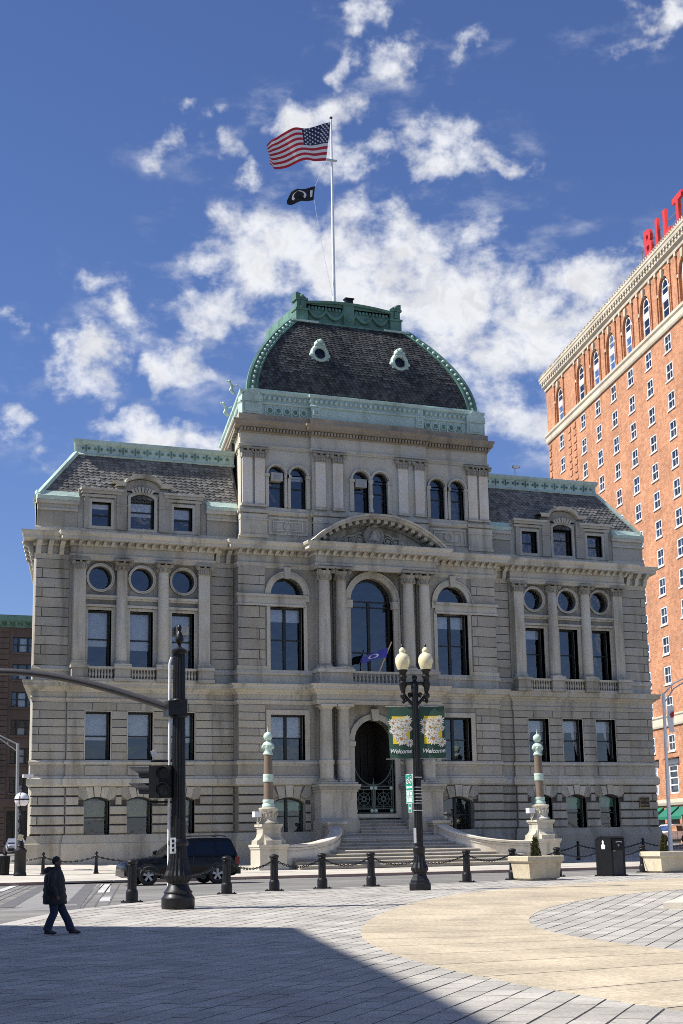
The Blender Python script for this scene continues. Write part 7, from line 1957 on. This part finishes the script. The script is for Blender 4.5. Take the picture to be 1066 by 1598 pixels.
# ------------------------------------------------------------------ brownstone block on the left
LB = thing('office_block', 'brownstone office block with green cornice behind the left corner', 'building', (4, 95, 1.0))
lops = []
for xc in (-.45, 4.2, 8.9):
    for zt in (24.85, 21.8, 18.7, 15.6, 12.45, 9.3): lops.append((xc, 1.2, zt-1.75, zt, 0))
    lops.append((xc, 1.4, 1.1, 5.6, 0))
lm = MB(); wall_cells(lm, -3.1, 14, .8, 26.2, 95, lops, .5); lm.box(-3.1, -2.6, 95.5, 115, .8, 26.2).box(-3.1, 14, 114.5, 115, .8, 26.2).box(13.5, 14, 95.5, 115, .8, 26.2).box(-3, 13.9, 95.6, 114.9, 25.6, 26).box(-3, 14, 97.5, 97.7, .8, 26).build('wall', 'brownstone', LB)
for xc, hw, z0, z1, r_ in lops:
    big = hw > 1.3
    m = MB().ring([(xc-hw, z0), (xc+hw, z0), (xc+hw, z1), (xc-hw, z1)], [(xc-hw+.1, z0+.1), (xc+hw-.1, z0+.1), (xc+hw-.1, z1-.1), (xc-hw+.1, z1-.1)], 95.15, 95.3)
    for x in (xc-.52, xc+.52): m.box(x-.10, x+.10, 95.12, 95.3, z0, z1)
    m.box(xc-hw, xc+hw, 95.18, 95.28, (z0+z1)/2-.05, (z0+z1)/2+.05)
    w = m.build('window', 'window_timber', LB)
    p = MB(); p.add([(xc-hw+.05, 95.25, z0), (xc+hw-.05, 95.25, z0), (xc+hw-.05, 95.25, z1), (xc-hw+.05, 95.25, z1)], [(0, 1, 2, 3)]); p.build('pane', 'glass_dark' if big else 'glass', w)
    if not big: MB().box(xc-.42, xc+.42, 95.4, 95.42, z0+.02, z0+(.85 if int(z1) % 2 else 1.6)).build('blind', 'blind', w); MB().box(xc-hw-.15, xc+hw+.15, 94.85, 95.1, z0-.22, z0).build('sill', 'brownstone', w)
for i in range(40):
    z = 1.2+i*.62
    MB().box(-3.16, -2.1, 94.86, 95.02, z, z+.54).build('pier_stone', 'brownstone', LB)
MB().sweep([(-.3, 25.9), (.2, 25.9), (.3, 26.3), (.9, 26.6), (.95, 27.2), (-.3, 27.3)], [(-3.1, 114), (-3.1, 95), (14, 95)]).build('cornice', 'copper_green', LB)
for i in range(16): MB().box(-3.4+i*.9, -3.1+i*.9, 94.3, 94.95, 26.1, 26.55).build('cornice_bracket', 'copper_green', LB)
MB().sweep([(-.3, 6.0), (.15, 6.0), (.25, 6.3), (.25, 6.9), (-.3, 7.0)], [(-3.1, 114), (-3.1, 95), (14, 95)]).build('belt_course', 'brownstone', LB)
# ------------------------------------------------------------------ tower block out of frame to the left that shades the near plaza
SHC = Vector((-43.2, -42.6)); H_ = 25.0
e1, e2 = Vector((-.83, .56)), Vector((-.255, -.967))
SB = thing('office_block', 'pale stone office block left of the plaza whose shadow falls across the paving', 'building', (-60, -55, 0))
pl_ = [SHC, SHC+e1*40, SHC+e1*40+Vector((-20, -40)), SHC+e2*60+Vector((-25, 0)), SHC+e2*60]
MB().prism([(p.x, p.y) for p in reversed(pl_)], -.2, H_, 'z').build('wall', 'office_stone', SB)
MB().sweep([(-.3, H_-1.2), (.05, H_-1.2), (.05, H_-.02), (-.3, H_-.02)], [(p.x, p.y) for p in (pl_[1], pl_[0], pl_[4])]).build('parapet_band', 'limestone', SB)
owm = MB().ring([(-.8, 0), (.8, 0), (.8, 2.0), (-.8, 2.0)], [(-.68, .12), (.68, .12), (.68, 1.88), (-.68, 1.88)], -.06, .04).box(-.9, .9, -.14, .02, -.15, 0).mesh('window', 'steel_grey')
opm = MB().add([(-.7, -.02, .1), (.7, -.02, .1), (.7, -.02, 1.9), (-.7, -.02, 1.9)], [(0, 1, 2, 3)]).mesh('pane', 'glass_dark')
for (a, dvec, n) in ((SHC, e1, 10), (SHC, e2, 16)):
    nrm_ = Vector((dvec.y, -dvec.x)); 
    if nrm_.x < 0: nrm_ = -nrm_
    ang = math.atan2(-nrm_.y, -nrm_.x)-math.pi/2
    for i in range(n):
        for f_ in range(6):
            p = a+dvec*(2+3.4*i); M_ = Matrix.Translation((p.x+nrm_.x*.03, p.y+nrm_.y*.03, 3.5+3.4*f_)) @ Matrix.Rotation(ang, 4, 'Z')
            w = inst(owm, 'window', SB, M_); inst(opm, 'pane', w, M_)
